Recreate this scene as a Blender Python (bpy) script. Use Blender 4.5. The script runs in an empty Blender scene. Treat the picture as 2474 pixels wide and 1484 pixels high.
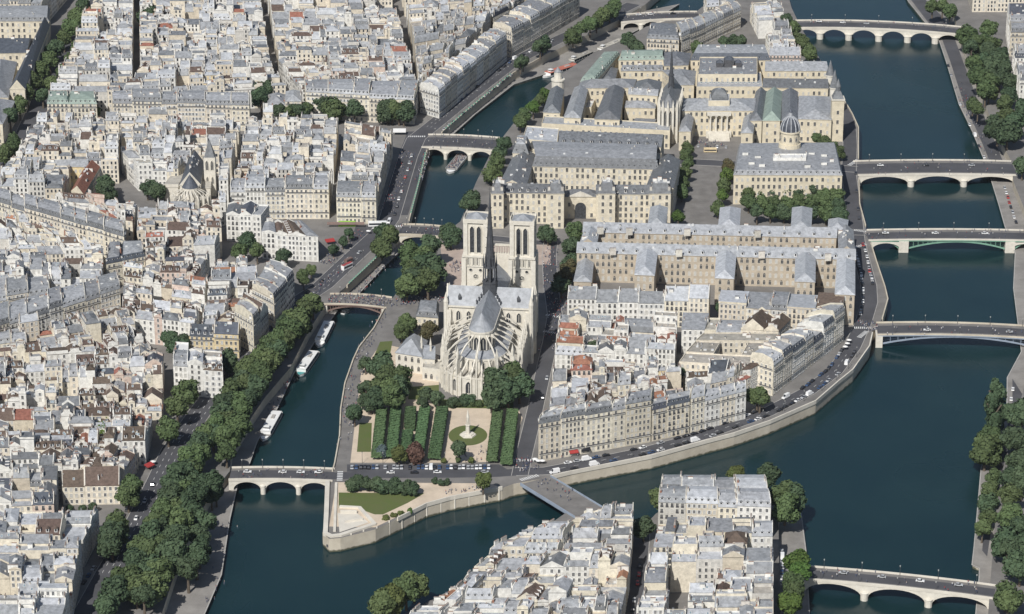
import bpy, math, random
from math import sin, cos, pi, radians, sqrt, atan2, hypot
random.seed(11)
sc = bpy.context.scene
COL = sc.collection

# ------------------------------------------------------------------ camera, sky, sun, exposure
PITCH, CAMH, FPX, PW, PH = radians(21.787), 675.7, 7281.4, 2473.0, 1484.0
CAMD = CAMH / math.tan(PITCH)
cd = bpy.data.cameras.new('camera'); cam = bpy.data.objects.new('camera', cd); COL.objects.link(cam)
cam.location = (0, -CAMD, CAMH); cam.rotation_euler = (pi/2 - PITCH, 0, 0)
cd.sensor_width = 36; cd.lens = 36*FPX/PW; cd.clip_start = 5; cd.clip_end = 12000
sc.camera = cam
SUN_EL, SUN_X, SUN_Y = radians(44), -0.38, -0.925          # horizontal direction towards the sun
world = bpy.data.worlds.new('World'); sc.world = world; world.use_nodes = True
wn = world.node_tree.nodes; wn.clear()
sky = wn.new('ShaderNodeTexSky'); sky.sky_type = 'NISHITA'; sky.sun_disc = False
sky.sun_elevation = SUN_EL; sky.sun_rotation = atan2(SUN_X, SUN_Y)
bg = wn.new('ShaderNodeBackground'); bg.inputs['Strength'].default_value = 0.062
wo = wn.new('ShaderNodeOutputWorld')
world.node_tree.links.new(sky.outputs[0], bg.inputs[0]); world.node_tree.links.new(bg.outputs[0], wo.inputs[0])
sd = bpy.data.lights.new('sun', 'SUN'); sun = bpy.data.objects.new('sun', sd); COL.objects.link(sun)
sd.energy = 4.1; sd.angle = radians(0.5); sd.color = (1.0, 0.972, 0.93)
sun.location = (0, 0, 900)
sun.rotation_euler = (pi/2 - SUN_EL, 0, atan2(-SUN_X, SUN_Y) + pi)
vs = sc.view_settings; vs.view_transform = 'Standard'; vs.look = 'None'; vs.exposure = 0.18; vs.gamma = 1.0
sc.cycles.pixel_filter_type = 'BLACKMAN_HARRIS'; sc.cycles.filter_width = 1.5; sc.cycles.max_bounces = 5; sc.cycles.diffuse_bounces = 3; sc.cycles.glossy_bounces = 2; sc.cycles.transmission_bounces = 2

WZ = -7.6                                                  # water level; streets are at 0
def P(x, y, z=0.0):
    """a place in the photograph (2473 x 1484 px) on the level z -> metres"""
    a = (x-PW/2)/FPX; b = (y-PH/2)/FPX
    dy = cos(PITCH) - b*sin(PITCH); dz = -sin(PITCH) - b*cos(PITCH)
    t = (z-CAMH)/dz
    return (a*t, -CAMD + dy*t, z)
def P2(x, y, z=0.0): return P(x, y, z)[:2]

# ------------------------------------------------------------------ materials
MATS = {}
def mat(name, col, rough=0.8, var=0.12, scale=0.3, bump=0.0, metal=0.0, col2=None, objvar=0.0, spec=0.3, scale2=None):
    m = bpy.data.materials.new(name); m.use_nodes = True
    nt = m.node_tree; n = nt.nodes; L = nt.links
    b = n['Principled BSDF']; b.inputs['Roughness'].default_value = rough; b.inputs['Metallic'].default_value = metal
    b.inputs['Specular IOR Level'].default_value = spec
    geo = n.new('ShaderNodeNewGeometry')
    t = n.new('ShaderNodeTexNoise'); t.inputs['Scale'].default_value = scale; t.inputs['Detail'].default_value = 6; t.inputs['Roughness'].default_value = 0.65
    L.new(geo.outputs['Position'], t.inputs['Vector'])
    ramp = n.new('ShaderNodeMapRange'); ramp.inputs[1].default_value = 0.3; ramp.inputs[2].default_value = 0.7
    L.new(t.outputs[0], ramp.inputs[0])
    mix = n.new('ShaderNodeMix'); mix.data_type = 'RGBA'
    c2 = col2 or tuple(c*(1-2*var) for c in col); c1 = col if col2 else tuple(min(1, c*(1+var)) for c in col)
    mix.inputs[6].default_value = (*c1, 1); mix.inputs[7].default_value = (*c2, 1)
    L.new(ramp.outputs[0], mix.inputs[0])
    out = mix.outputs[2]
    if objvar:
        oi = n.new('ShaderNodeObjectInfo'); hs = n.new('ShaderNodeHueSaturation')
        mr = n.new('ShaderNodeMapRange'); mr.inputs[3].default_value = 1-objvar; mr.inputs[4].default_value = 1+objvar
        L.new(oi.outputs['Random'], mr.inputs[0]); L.new(mr.outputs[0], hs.inputs['Value'])
        mh = n.new('ShaderNodeMapRange'); mh.inputs[3].default_value = 0.5-objvar*0.07; mh.inputs[4].default_value = 0.5+objvar*0.07
        w2 = n.new('ShaderNodeTexWhiteNoise'); w2.noise_dimensions = '1D'
        L.new(oi.outputs['Random'], w2.inputs['W']); L.new(w2.outputs['Value'], mh.inputs[0]); L.new(mh.outputs[0], hs.inputs['Hue'])
        L.new(out, hs.inputs['Color']); out = hs.outputs[0]
    L.new(out, b.inputs['Base Color'])
    if bump:
        bp = n.new('ShaderNodeBump'); bp.inputs['Strength'].default_value = bump; bp.inputs['Distance'].default_value = 0.3
        t2 = n.new('ShaderNodeTexNoise'); t2.inputs['Scale'].default_value = scale2 or scale*6; t2.inputs['Detail'].default_value = 5
        L.new(geo.outputs['Position'], t2.inputs['Vector']); L.new(t2.outputs[0], bp.inputs['Height']); L.new(bp.outputs[0], b.inputs['Normal'])
    MATS[name] = m
    return m
# walls
mat('cream', (.70, .64, .52), .85, .15, .45, objvar=.10)
mat('white', (.73, .715, .665), .85, .15, .45, objvar=.06)
mat('beige', (.62, .555, .44), .85, .15, .45, objvar=.10)
mat('greywall', (.58, .56, .51), .85, .15, .45, objvar=.10)
mat('pink', (.62, .50, .42), .85, .15, .45, objvar=.08)
mat('ochre', (.66, .55, .34), .85, .15, .45, objvar=.08)
mat('stone', (.66, .60, .475), .85, .14, .3, .1)
mat('stonelight', (.70, .665, .585), .85, .14, .45, .2, col2=(.55, .515, .44))
mat('stonegrey', (.46, .435, .38), .9, .16, .4, .2)
mat('stonebrown', (.485, .42, .33), .9, .12, .3)
mat('stoneyellow', (.65, .58, .44), .85, .10, .3)
mat('quaystone', (.60, .545, .44), .9, .12, .12, .25, col2=(.44, .39, .31))
mat('quaypale', (.64, .60, .52), .9, .08, .12, .15)
for wname_ in ('quaystone', 'quaypale'):
    nt = MATS[wname_].node_tree; n = nt.nodes; b = n['Principled BSDF']; src = b.inputs['Base Color'].links[0].from_socket
    geo = n.new('ShaderNodeNewGeometry'); sx_ = n.new('ShaderNodeSeparateXYZ'); nt.links.new(geo.outputs['Position'], sx_.inputs[0])
    tn = n.new('ShaderNodeTexNoise'); tn.inputs['Scale'].default_value = .35; tn.inputs['Detail'].default_value = 6; nt.links.new(geo.outputs['Position'], tn.inputs['Vector'])
    ad = n.new('ShaderNodeMath'); ad.operation = 'MULTIPLY_ADD'; ad.inputs[1].default_value = -2.2; nt.links.new(tn.outputs[0], ad.inputs[0]); nt.links.new(sx_.outputs[2], ad.inputs[2])
    mr = n.new('ShaderNodeMapRange'); mr.inputs[1].default_value = WZ-.5; mr.inputs[2].default_value = WZ+.25; nt.links.new(ad.outputs[0], mr.inputs[0])
    mx = n.new('ShaderNodeMix'); mx.data_type = 'RGBA'; mx.inputs[6].default_value = (.085, .085, .055, 1); nt.links.new(src, mx.inputs[7]); nt.links.new(mr.outputs[0], mx.inputs[0]); nt.links.new(mx.outputs[2], b.inputs['Base Color'])
# roofs
mat('zinc', (.32, .33, .342), .5, .22, .45, .08, objvar=.22, spec=.4)
mat('zinclight', (.44, .455, .475), .45, .18, .4, .08, objvar=.16, spec=.4)
mat('zincdark', (.195, .205, .22), .55, .25, .5, .08, objvar=.2)
mat('slate', (.085, .095, .115), .55, .2, .4, .1, objvar=.2)
mat('slategrey', (.165, .172, .18), .5, .2, .45, .1, objvar=.15)
mat('browntile', (.125, .092, .074), .9, .2, .6, .3, objvar=.22)
mat('redtile', (.30, .140, .095), .9, .2, .6, .3, objvar=.18)
mat('lead', (.31, .325, .345), .5, .18, .35, .12, spec=.4)
mat('leaddark', (.07, .074, .082), .55, .2, .5)
mat('copper', (.28, .345, .30), .6, .15, .3)
mat('glassroof', (.20, .26, .30), .25, .1, .3, spec=.6)
mat('flatroof', (.40, .375, .33), .9, .2, .35, objvar=.2)
mat('paleroof', (.66, .66, .64), .7, .08, .3)
# details
mat('pane', (.060, .064, .070), .25, .3, .8, spec=.6)
mat('panelight', (.50, .49, .455), .5, .1, .8)
mat('frame', (.62, .60, .55), .7, .06, .5)
mat('whiteframe', (.78, .77, .74), .7, .05, .5)
mat('shutter', (.55, .56, .55), .7, .08, .5, objvar=.1)
mat('iron', (.09, .09, .095), .5, .2, 1)
mat('potclay', (.26, .16, .12), .9, .15, 2)
mat('chimneywall', (.60, .565, .50), .9, .14, .6, objvar=.16)
mat('brick', (.33, .17, .12), .9, .15, 1.0)
# ground
mat('paving', (.20, .19, .178), .9, .14, .06, .1, scale2=1.5)
mat('asphalt', (.085, .085, .092), .9, .14, .05, .05, scale2=2)
mat('cobble', (.20, .19, .178), .9, .14, .12, .2, scale2=3)
mat('sand', (.60, .50, .385), .95, .10, .1)
mat('pinkpaving', (.44, .355, .30), .95, .10, .15)
mat('grass', (.098, .132, .036), .95, .25, .12, .4, col2=(.115, .128, .05), scale2=2)
mat('lowquay', (.27, .255, .235), .9, .16, .07, .1, scale2=1.2)
mat('paint', (.72, .72, .70), .8, .1, .5)
mat('kerb', (.40, .385, .36), .85, .1, .3)
# metal, boats, cars
mat('greensteel', (.20, .36, .27), .5, .1, .3)
mat('bluegrey', (.28, .33, .40), .5, .1, .3)
mat('brownsteel', (.20, .14, .12), .6, .1, .3)
mat('boatwhite', (.80, .80, .78), .45, .05, .3, spec=.5)
mat('boatdark', (.05, .06, .075), .4, .2, .3, spec=.5)
mat('boatteal', (.05, .27, .27), .4, .1, .3)
mat('boatred', (.50, .17, .12), .6, .1, .3)
for nm, c in (('carwhite', (.80, .80, .79)), ('carblack', (.02, .02, .023)), ('carsilver', (.45, .46, .47)), ('carblue', (.04, .08, .17)), ('carred', (.42, .04, .03)), ('busgreen', (.28, .55, .05)), ('busred', (.50, .05, .03)), ('awningred', (.36, .05, .045)), ('parasolwhite', (.80, .79, .76))):
    mat(nm, c, .35, .04, .5, spec=.5)
mat('tyre', (.02, .02, .02), .9, .1, 1)
mat('carglass', (.03, .035, .045), .15, .1, 1, spec=.7)
mat('cloth1', (.12, .13, .18), .9, .2, 3, objvar=0)
mat('cloth2', (.55, .50, .46), .9, .2, 3)
mat('skin', (.50, .33, .25), .8, .1, 3)
mat('bark', (.13, .105, .08), .95, .2, 2)
for nm, c, c2 in (('leaf_plane', (0.098, 0.134, 0.053), (0.060, 0.089, 0.038)), ('leaf_dark', (0.072, 0.104, 0.052), (0.044, 0.073, 0.039)), ('leaf_bright', (.085, .135, .030), (.055, .10, .026)),
                  ('leaf_hedge', (0.099, 0.157, 0.070), (0.070, 0.119, 0.052)), ('leaf_copper', (.12, .070, .050), (.085, .052, .04)), ('leaf_olive', (.11, .125, .040), (.075, .095, .03)),
                  ('leaf_rust', (.095, .080, .036), (.06, .066, .03)), ('leaf_blue', (.12, .165, .165), (.085, .12, .12)), ('leaf_vine', (.15, .21, .04), (.10, .15, .03))):
    mat(nm, c, .75, .2, .45, col2=c2, objvar=.22, spec=.25)
# water: dark, smooth, small ripples
m = mat('water', (.004, .020, .025), .07, .15, .010, col2=(.010, .031, .034), spec=.5)
nt = m.node_tree; n = nt.nodes; b = n['Principled BSDF']; b.inputs['IOR'].default_value = 1.33
geo = n.new('ShaderNodeNewGeometry'); mp = n.new('ShaderNodeMapping'); mp.inputs['Scale'].default_value = (.55, .30, 1)
nt.links.new(geo.outputs['Position'], mp.inputs['Vector'])
t1 = n.new('ShaderNodeTexNoise'); t1.inputs['Scale'].default_value = 1.0; t1.inputs['Detail'].default_value = 5; t1.inputs['Roughness'].default_value = .6
t2 = n.new('ShaderNodeTexNoise'); t2.inputs['Scale'].default_value = .06; t2.inputs['Detail'].default_value = 3
nt.links.new(mp.outputs[0], t1.inputs['Vector']); nt.links.new(mp.outputs[0], t2.inputs['Vector'])
mul = n.new('ShaderNodeMath'); mul.operation = 'MULTIPLY'; nt.links.new(t1.outputs[0], mul.inputs[0]); nt.links.new(t2.outputs[0], mul.inputs[1])
bp = n.new('ShaderNodeBump'); bp.inputs['Strength'].default_value = .38; bp.inputs['Distance'].default_value = .5
t3 = n.new('ShaderNodeTexNoise'); t3.inputs['Scale'].default_value = .018; t3.inputs['Detail'].default_value = 4; t3.inputs['Distortion'].default_value = .6; nt.links.new(mp.outputs[0], t3.inputs['Vector'])
mr3 = n.new('ShaderNodeMapRange'); mr3.inputs[1].default_value = .35; mr3.inputs[2].default_value = .65; mr3.inputs[3].default_value = .10; mr3.inputs[4].default_value = .32
nt.links.new(t3.outputs[0], mr3.inputs[0]); nt.links.new(mr3.outputs[0], b.inputs['Roughness'])
nt.links.new(mul.outputs[0], bp.inputs['Height']); nt.links.new(bp.outputs[0], b.inputs['Normal'])

# ------------------------------------------------------------------ mesh helpers
def lerp(a, b, t): return tuple(x+(y-x)*t for x, y in zip(a, b))
class MB:
    def __init__(s): s.v = []; s.f = []; s.m = []
    def face(s, pts, m):
        i = len(s.v); s.v.extend(pts); s.f.append(tuple(range(i, i+len(pts)))); s.m.append(m)
    def prism(s, poly, z0, z1, m, top=None, bottom=False):
        n_ = len(poly); ar = sum(poly[i][0]*poly[(i+1) % n_][1]-poly[(i+1) % n_][0]*poly[i][1] for i in range(n_))
        if ar < 0: poly = poly[::-1]
        za = z0 if callable(z0) else (lambda i: z0)
        for i in range(n_):
            a, b_ = poly[i], poly[(i+1) % n_]
            s.face([(a[0], a[1], z0), (b_[0], b_[1], z0), (b_[0], b_[1], z1), (a[0], a[1], z1)], m)
        s.face([(p[0], p[1], z1) for p in poly], top or m)
        if bottom: s.face([(p[0], p[1], z0) for p in poly[::-1]], m)
    def box(s, x0, x1, y0, y1, z0, z1, m, T=None, bottom=True):
        c = [(x0, y0), (x1, y0), (x1, y1), (x0, y1)]
        lo = [(x, y, z0) for x, y in c]; hi = [(x, y, z1) for x, y in c]
        if T: lo = [T(*p) for p in lo]; hi = [T(*p) for p in hi]
        for i in range(4):
            j = (i+1) % 4; s.face([lo[i], lo[j], hi[j], hi[i]], m)
        s.face(hi, m)
        if bottom: s.face(lo[::-1], m)
    def cone(s, x, y, z0, z1, r0, r1, n_, m, T=None, cap=True, ph=0, sy=1):
        T = T or (lambda *p: p)
        A = [2*pi*k/n_+ph for k in range(n_)]
        lo = [T(x+r0*cos(a), y+r0*sin(a)*sy, z0) for a in A]; hi = [T(x+r1*cos(a), y+r1*sin(a)*sy, z1) for a in A]
        for i in range(n_):
            j = (i+1) % n_
            if r1 < 1e-4: s.face([lo[i], lo[j], hi[i]], m)
            else: s.face([lo[i], lo[j], hi[j], hi[i]], m)
        if cap and r1 >= 1e-4: s.face(hi, m)
    def beam(s, a, b_, w, m):
        dx, dy, dz = (b_[i]-a[i] for i in range(3)); l = sqrt(dx*dx+dy*dy+dz*dz) or 1
        d = (dx/l, dy/l, dz/l); u = (0, 0, 1) if abs(d[2]) < .9 else (1, 0, 0)
        p = (d[1]*u[2]-d[2]*u[1], d[2]*u[0]-d[0]*u[2], d[0]*u[1]-d[1]*u[0]); pl = sqrt(sum(c*c for c in p)); p = tuple(c/pl*w/2 for c in p)
        q = (d[1]*p[2]-d[2]*p[1], d[2]*p[0]-d[0]*p[2], d[0]*p[1]-d[1]*p[0])
        def ring(o): return [tuple(o[i]+sp*p[i]+sq*q[i] for i in range(3)) for sp, sq in ((1, 1), (-1, 1), (-1, -1), (1, -1))]
        r0, r1 = ring(a), ring(b_)
        for i in range(4):
            j = (i+1) % 4; s.face([r0[i], r0[j], r1[j], r1[i]], m)
        s.face(r0[::-1], m); s.face(r1, m)
    def mesh(s, name, o=(0, 0, 0)):
        me = bpy.data.meshes.new(name)
        me.from_pydata([(x-o[0], y-o[1], z-o[2]) for x, y, z in s.v], [], s.f)
        names = list(dict.fromkeys(s.m))
        for k in names: me.materials.append(MATS[k])
        ix = {k: i for i, k in enumerate(names)}
        if len(names) > 1: me.polygons.foreach_set('material_index', [ix[k] for k in s.m])
        return me
    def build(s, name, parent=None, o=None, smooth=False):
        if parent is not None: o = parent['_o'] if '_o' in parent else tuple(parent.location)
        o = o or (0, 0, 0)
        me = s.mesh(name, o)
        if smooth: me.polygons.foreach_set('use_smooth', [True]*len(me.polygons))
        ob = bpy.data.objects.new(name, me); COL.objects.link(ob)
        if parent is not None: ob.parent = parent
        else: ob.location = o
        return ob
def tag(o, label=None, cat=None, group=None, kind=None):
    if label: o['label'] = label
    if cat: o['category'] = cat
    if group: o['group'] = group
    if kind: o['kind'] = kind
    return o
def thing(name, label, cat, loc, group=None):
    o = bpy.data.objects.new(name, None); COL.objects.link(o); o.location = loc; o.empty_display_size = 1
    return tag(o, label, cat, group)
def inst(name, me, parent, loc, rz=0.0, scale=None, rot=None, base=None):
    o = bpy.data.objects.new(name, me); COL.objects.link(o)
    if parent is not None:
        o.parent = parent; pl = base or parent.location; o.location = (loc[0]-pl[0], loc[1]-pl[1], loc[2]-pl[2])
    else: o.location = loc
    o.rotation_euler = rot or (0, 0, rz)
    if scale: o.scale = scale
    return o
def structure(name, mb): return tag(mb.build(name), kind='structure')
ONES = 'first second third fourth fifth sixth seventh eighth ninth tenth eleventh twelfth thirteenth fourteenth fifteenth sixteenth seventeenth eighteenth nineteenth'.split()
TENS = ['', '', 'twent', 'thirt', 'fort', 'fift', 'sixt', 'sevent', 'eight', 'ninet']
def ordw(k):
    if k <= 19: return ONES[k-1]
    t, u = divmod(k, 10)
    return TENS[t]+'ieth' if u == 0 else TENS[t]+'y-'+ONES[u-1]
# ------------------------------------------------------------------ setting: water, land, quays, streets
w = MB(); w.face([(-900, -700, WZ), (900, -700, WZ), (900, 1600, WZ), (-900, 1600, WZ)], 'water'); structure('river_water', w)
def px(pts, z=0.0): return [P2(x, y, z) for x, y in pts]
CITE = px([(779,1286),(800,1160),(808,1123),(820,1056),(823,989),(833,928),(853,871),(867,841),(903,795),(931,742),(972,690),(1063,572),(1112,535),(1150,440),(1188,365),(1225,318),(1262,270),(1310,215),(1348,185),(1430,130),(1500,100),(1560,65),(1680,30),(1730,-10),(1800,-60),(1890,-60),(1912,20),(1936,70),(1962,112),(1990,160),(2030,232),(2045,255),(2058,277),(2073,310),(2073,383),(2074,430),(2076,495),(2090,548),(2103,585),(2117,635),(2137,695),(2144,725),(2131,771),(2107,800),(2100,838),(2060,895),(2023,925),(1970,971),(1860,1019),(1773,1049),(1707,1066),(1573,1103),(1380,1141),(1330,1153),(1240,1169),(1213,1179),(1087,1203),(1030,1219),(907,1279),(822,1300),(795,1302)])
LEFT_UP = [(330,1620),(385,1500),(440,1330),(505,1200),(555,1138),(560,1090),(600,1020),(640,960),(700,890),(745,800),(792,728),(833,695),(905,630),(960,572),(988,538),(1010,450),(1032,362),(1067,322),(1130,268),(1240,178),(1330,128),(1420,84),(1500,46),(1560,10),(1640,-60)]
LEFT = px(LEFT_UP) + [(-700, 1500), (-900, 1500), (-900, -700), (-420, -700)]
RIGHT_UP = [(2240,-60),(2300,20),(2318,90),(2345,160),(2372,230),(2400,310),(2440,385),(2448,440),(2470,495),(2500,560),(2520,690),(2510,790),(2500,860),(2474,930),(2455,1010),(2420,1140),(2405,1240),(2398,1330),(2392,1400),(2386,1490),(2380,1640)]
RIGHT = px(RIGHT_UP) + [(900, -700), (900, 1500), (600, 1500)]
ISL = [(1440,1222),(1500,1248),(1560,1266),(1585,1240),(1640,1212),(1760,1188),(1850,1190),(1885,1225),(1880,1263),(1884,1484),(1890,1640),(760,1640),(880,1530),(1100,1420),(1280,1300),(1365,1240)]
ISLE = px(ISL)
for nm, poly in (('island_ground', CITE), ('left_bank_ground', LEFT), ('right_bank_ground', RIGHT), ('small_island_ground', ISLE)):
    g = MB(); g.prism(poly, WZ-2, 0.0, 'quaystone', top='paving'); structure(nm, g)
# lower quays
LQ = -5.6
def lower(nm, outer, inner, zz=LQ):
    g = MB(); g.prism(px(outer, zz)+px(inner[::-1], 0), WZ-2, zz, 'quaystone', top='lowquay'); structure(nm, g)
    k = MB(); ribbon_box(k, px(outer, zz), -0.6, 0.0, zz+.004, zz+.18, 'kerb'); structure(nm.replace('quay', 'quay_edge'), k)
def offs(pl, d):
    out = []
    for i in range(len(pl)):
        a = pl[max(0, i-1)]; b_ = pl[min(len(pl)-1, i+1)]
        dx, dy = b_[0]-a[0], b_[1]-a[1]; l = hypot(dx, dy) or 1
        out.append((pl[i][0]-dy/l*d, pl[i][1]+dx/l*d))
    return out
def ribbon(mb, pl, d0, d1, z, m):
    a, b_ = offs(pl, d0), offs(pl, d1)
    for i in range(len(pl)-1): mb.face([(*a[i], z), (*a[i+1], z), (*b_[i+1], z), (*b_[i], z)][::(-1 if d1 > d0 else 1)][::-1], m)
def ribbon_box(mb, pl, d0, d1, z0, z1, m):
    if d1 < d0: d0, d1 = d1, d0
    a, b_ = offs(pl, d0), offs(pl, d1)
    for i in range(len(pl)-1):
        A, B, C, D = a[i], a[i+1], b_[i+1], b_[i]
        mb.face([(*A, z1), (*B, z1), (*C, z1), (*D, z1)], m)
        mb.face([(*A, z0), (*B, z0), (*B, z1), (*A, z1)], m)
        mb.face([(*C, z0), (*D, z0), (*D, z1), (*C, z1)], m)
    for A, D in ((a[0], b_[0]), (a[-1], b_[-1])): mb.face([(*D, z0), (*A, z0), (*A, z1), (*D, z1)], m)
lower('lower_quay_left', [(420,1640),(492,1484),(533,1389),(553,1256),(572,1171),(600,1123),(620,1066),(667,989),(707,904),(757,828),(813,751)], [(330,1640),(385,1500),(440,1330),(505,1200),(555,1138),(560,1090),(600,1020),(640,960),(700,890),(745,800),(792,728)])
lower('lower_quay_left_west', [(828,742),(867,708),(930,640),(985,588),(992,560)], [(800,722),(833,695),(905,630),(960,572),(988,538)])
lower('lower_quay_barges', [(1087,330),(1147,276),(1240,204),(1307,182),(1440,124),(1537,74),(1640,10)], [(1067,322),(1130,268),(1240,178),(1330,128),(1420,84),(1500,46),(1560,10)])
lower('lower_quay_right', [(2170,-60),(2193,2),(2233,52),(2267,92),(2287,152),(2317,252),(2350,319),(2377,385),(2397,442),(2414,497),(2428,547),(2453,613),(2449,697),(2460,783),(2468,850),(2434,913),(2433,991),(2400,1060),(2371,1131),(2361,1245),(2354,1321),(2349,1365),(2367,1373),(2366,1398),(2358,1486),(2350,1640)], RIGHT_UP)
lower('lower_quay_isle', [(1850,1196),(1905,1212),(1936,1241),(1948,1335),(1956,1486),(1962,1640)], [(1850,1190),(1885,1225),(1880,1263),(1884,1484),(1890,1640)])
# parapets along the quays
PARA = []
def parapet(pts, label, z=0.0, h=1.0, m='quaystone', side=1):
    mb = MB(); ribbon_box(mb, px(pts, z), -.35, .35, z-1.2, z+h, m)
    cx = mb.v[0]; o = mb.build('quay_parapet', o=(cx[0], cx[1], z)); tag(o, label, 'parapet', 'stone parapets along the quays'); return o
parapet([(803,1140),(808,1123),(820,1056),(823,989),(833,928),(853,871),(867,841),(903,795),(929,747)], 'low stone parapet beside the river garden of the cathedral')
parapet([(1330,1153),(1380,1141),(1573,1103),(1707,1066),(1773,1049),(1860,1019),(1970,971),(2023,925),(2060,895),(2100,838),(2107,806)], 'long curved pale parapet in front of the island riverfront houses', m='quaypale')
parapet([(2131,771),(2144,725),(2137,695),(2117,635),(2103,590)], 'bowed stone parapet between the steel arch bridge and green arch bridge')
parapet([(2090,546),(2076,495),(2074,432)], 'short stone parapet below the domed court building')
parapet([(2073,383),(2073,310),(2058,277),(2045,255),(2030,232)], 'stone parapet below the round pointed towers')
parapet([(988,534),(1010,450),(1031,366)], 'stone parapet along the wide riverside road with kiosks')
parapet([(1067,322),(1130,268),(1240,178),(1330,128)], 'stone parapet above the upper left river wall')
parapet([(838,692),(905,630),(956,576)], 'stone parapet above the lower walk between the two short bridges')
parapet([(1213,1179),(1087,1203),(1030,1219),(960,1254)], 'stone parapet of the island point garden wall', m='quaypale')
# carriageways and paths, a few millimetres above the ground
def sheet(nm, pts, m, z=0.006, zp=0.0):
    g = MB(); poly = px(pts, zp); n_ = len(poly)
    if sum(poly[i][0]*poly[(i+1) % n_][1]-poly[(i+1) % n_][0]*poly[i][1] for i in range(n_)) < 0: poly = poly[::-1]
    g.face([(x, y, zp+z) for x, y in poly], m); return structure(nm, g)
def road(nm, pts, wd, m='asphalt', z=0.006, kerbs=True):
    pl = px(pts); g = MB()
    a, b_ = offs(pl, wd/2), offs(pl, -wd/2)
    for i in range(len(pl)-1): g.face([(*b_[i], z), (*b_[i+1], z), (*a[i+1], z), (*a[i], z)], m)
    structure(nm, g)
    if kerbs:
        k = MB()
        ribbon_box(k, pl, wd/2, wd/2+.35, 0, .12, 'kerb'); ribbon_box(k, pl, -wd/2-.35, -wd/2, 0, .12, 'kerb'); structure('kerb', k)
road('quay_road_left', [(160,1560),(215,1470),(262,1385),(330,1270),(385,1160),(420,1085),(480,1000),(530,935),(600,850),(690,750),(780,690),(860,615),(915,565),(940,530),(955,480),(985,380),(1005,335),(1040,308),(1130,235),(1240,150),(1340,100),(1440,55),(1530,10)], 13)
sheet('square_paving', [(950,520),(985,520),(1010,440),(1030,355),(1030,318),(985,318),(960,380),(940,440),(918,520)], 'asphalt', .014)
sheet('bridgehead_paving', [(860,545),(960,545),(985,530),(940,560),(870,600),(840,600)], 'asphalt', .010)
road('boulevard', [(0,430),(60,330),(120,200),(180,100),(240,0),(262,-60)], 15)
road('cathedral_street', [(1255,1150),(1268,1090),(1290,1000),(1312,900),(1330,820),(1340,760),(1330,690),(1326,620),(1330,585)], 8.5, z=.010)
road('island_quay_road', [(1245,1140),(1320,1138),(1420,1119),(1560,1090),(1700,1052),(1850,998),(1950,946),(2015,898),(2058,840),(2085,780),(2100,730),(2098,690),(2082,630),(2070,580),(2066,540),(2058,480),(2050,420),(2053,350),(2050,300),(2035,262)], 9.5)
road('archbishop_quay_road', [(800,1150),(900,1147),(1100,1146),(1200,1144),(1260,1140)], 8.5, z=.017, kerbs=False)
sheet('parking_apron', [(838,1122),(1205,1122),(1235,1140),(838,1140)], 'asphalt', .004)
road('court_boulevard', [(2070,410),(1960,402),(1800,398),(1680,392),(1600,388),(1420,378),(1190,352)], 12, z=.012)
road('flower_market_avenue', [(1668,555),(1690,470),(1706,400),(1712,345)], 15, 'cobble', z=.009, kerbs=False)
sheet('court_forecourt', [(1660,372),(1765,372),(1775,330),(1668,330)], 'cobble', .018)
road('city_street_bridge', [(2090,562),(2000,560)], 10, z=.012)
road('petit_pont_street', [(1065,560),(1180,575),(1330,590)], 9, z=.012)
sheet('cathedral_square', [(1062,585),(1330,592),(1330,640),(1300,640),(1240,660),(1070,650)], 'pinkpaving', .016)
sheet('pink_terrace', [(1070,640),(1125,615),(1120,690),(1072,690)], 'pinkpaving', .022)
sheet('south_cathedral_walk', [(940,722),(1085,712),(1085,735),(975,745),(930,800),(890,850),(868,905),(850,1000),(838,1110),(812,1110),(824,1000),(840,925),(862,868),(905,797)], 'cobble', .012)
road('isle_street', [(1552,1262),(1545,1350),(1528,1480),(1515,1600)], 8)
sheet('lower_road_right', [(2200,0),(2238,50),(2274,92),(2296,152),(2328,252),(2360,318),(2388,385),(2408,440),(2440,440),(2420,385),(2392,318),(2360,240),(2330,160),(2305,92),(2275,40),(2235,0)], 'asphalt', .006, LQ)
sheet('lower_road_right_south', [(2445,915),(2445,991),(2418,1075),(2395,1150),(2380,1240),(2372,1330),(2384,1345),(2400,1240),(2420,1150),(2450,1040),(2474,960)], 'asphalt', .006, LQ)
# cathedral garden and the island point
sheet('garden_gravel', [(846,1118),(860,1000),(872,900),(920,830),(1060,860),(1060,965),(1250,985),(1262,1010),(1232,1095),(1195,1116),(1100,1118)], 'sand', .018)
for k, (nm, pts) in enumerate((('lawn', [(862,1092),(896,1092),(898,1022),(868,1022)]), ('lawn', [(900,868),(940,868),(948,824),(918,826)]), ('lawn', [(872,970),(890,970),(898,920),(880,918)]), ('lawn', [(985,965),(1060,968),(1060,930),(990,935)]), ('lawn', [(1060,985),(1240,988),(1240,968),(1060,965)]))):
    sheet(nm, pts, 'grass', .034)
g = MB(); c = P2(1130,1052); g.face([(c[0]+10.6*cos(a), c[1]+13.5*sin(a), .04) for a in [2*pi*k/40 for k in range(40)]], 'grass'); structure('lawn', g)
sheet('point_gravel', [(795,1272),(812,1165),(1180,1168),(1205,1176),(1085,1200),(1030,1216),(905,1274)], 'sand', .008)
sheet('lawn', [(818,1190),(1025,1192),(985,1215),(925,1243),(905,1243),(862,1228),(818,1228)], 'grass', .024)
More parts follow.
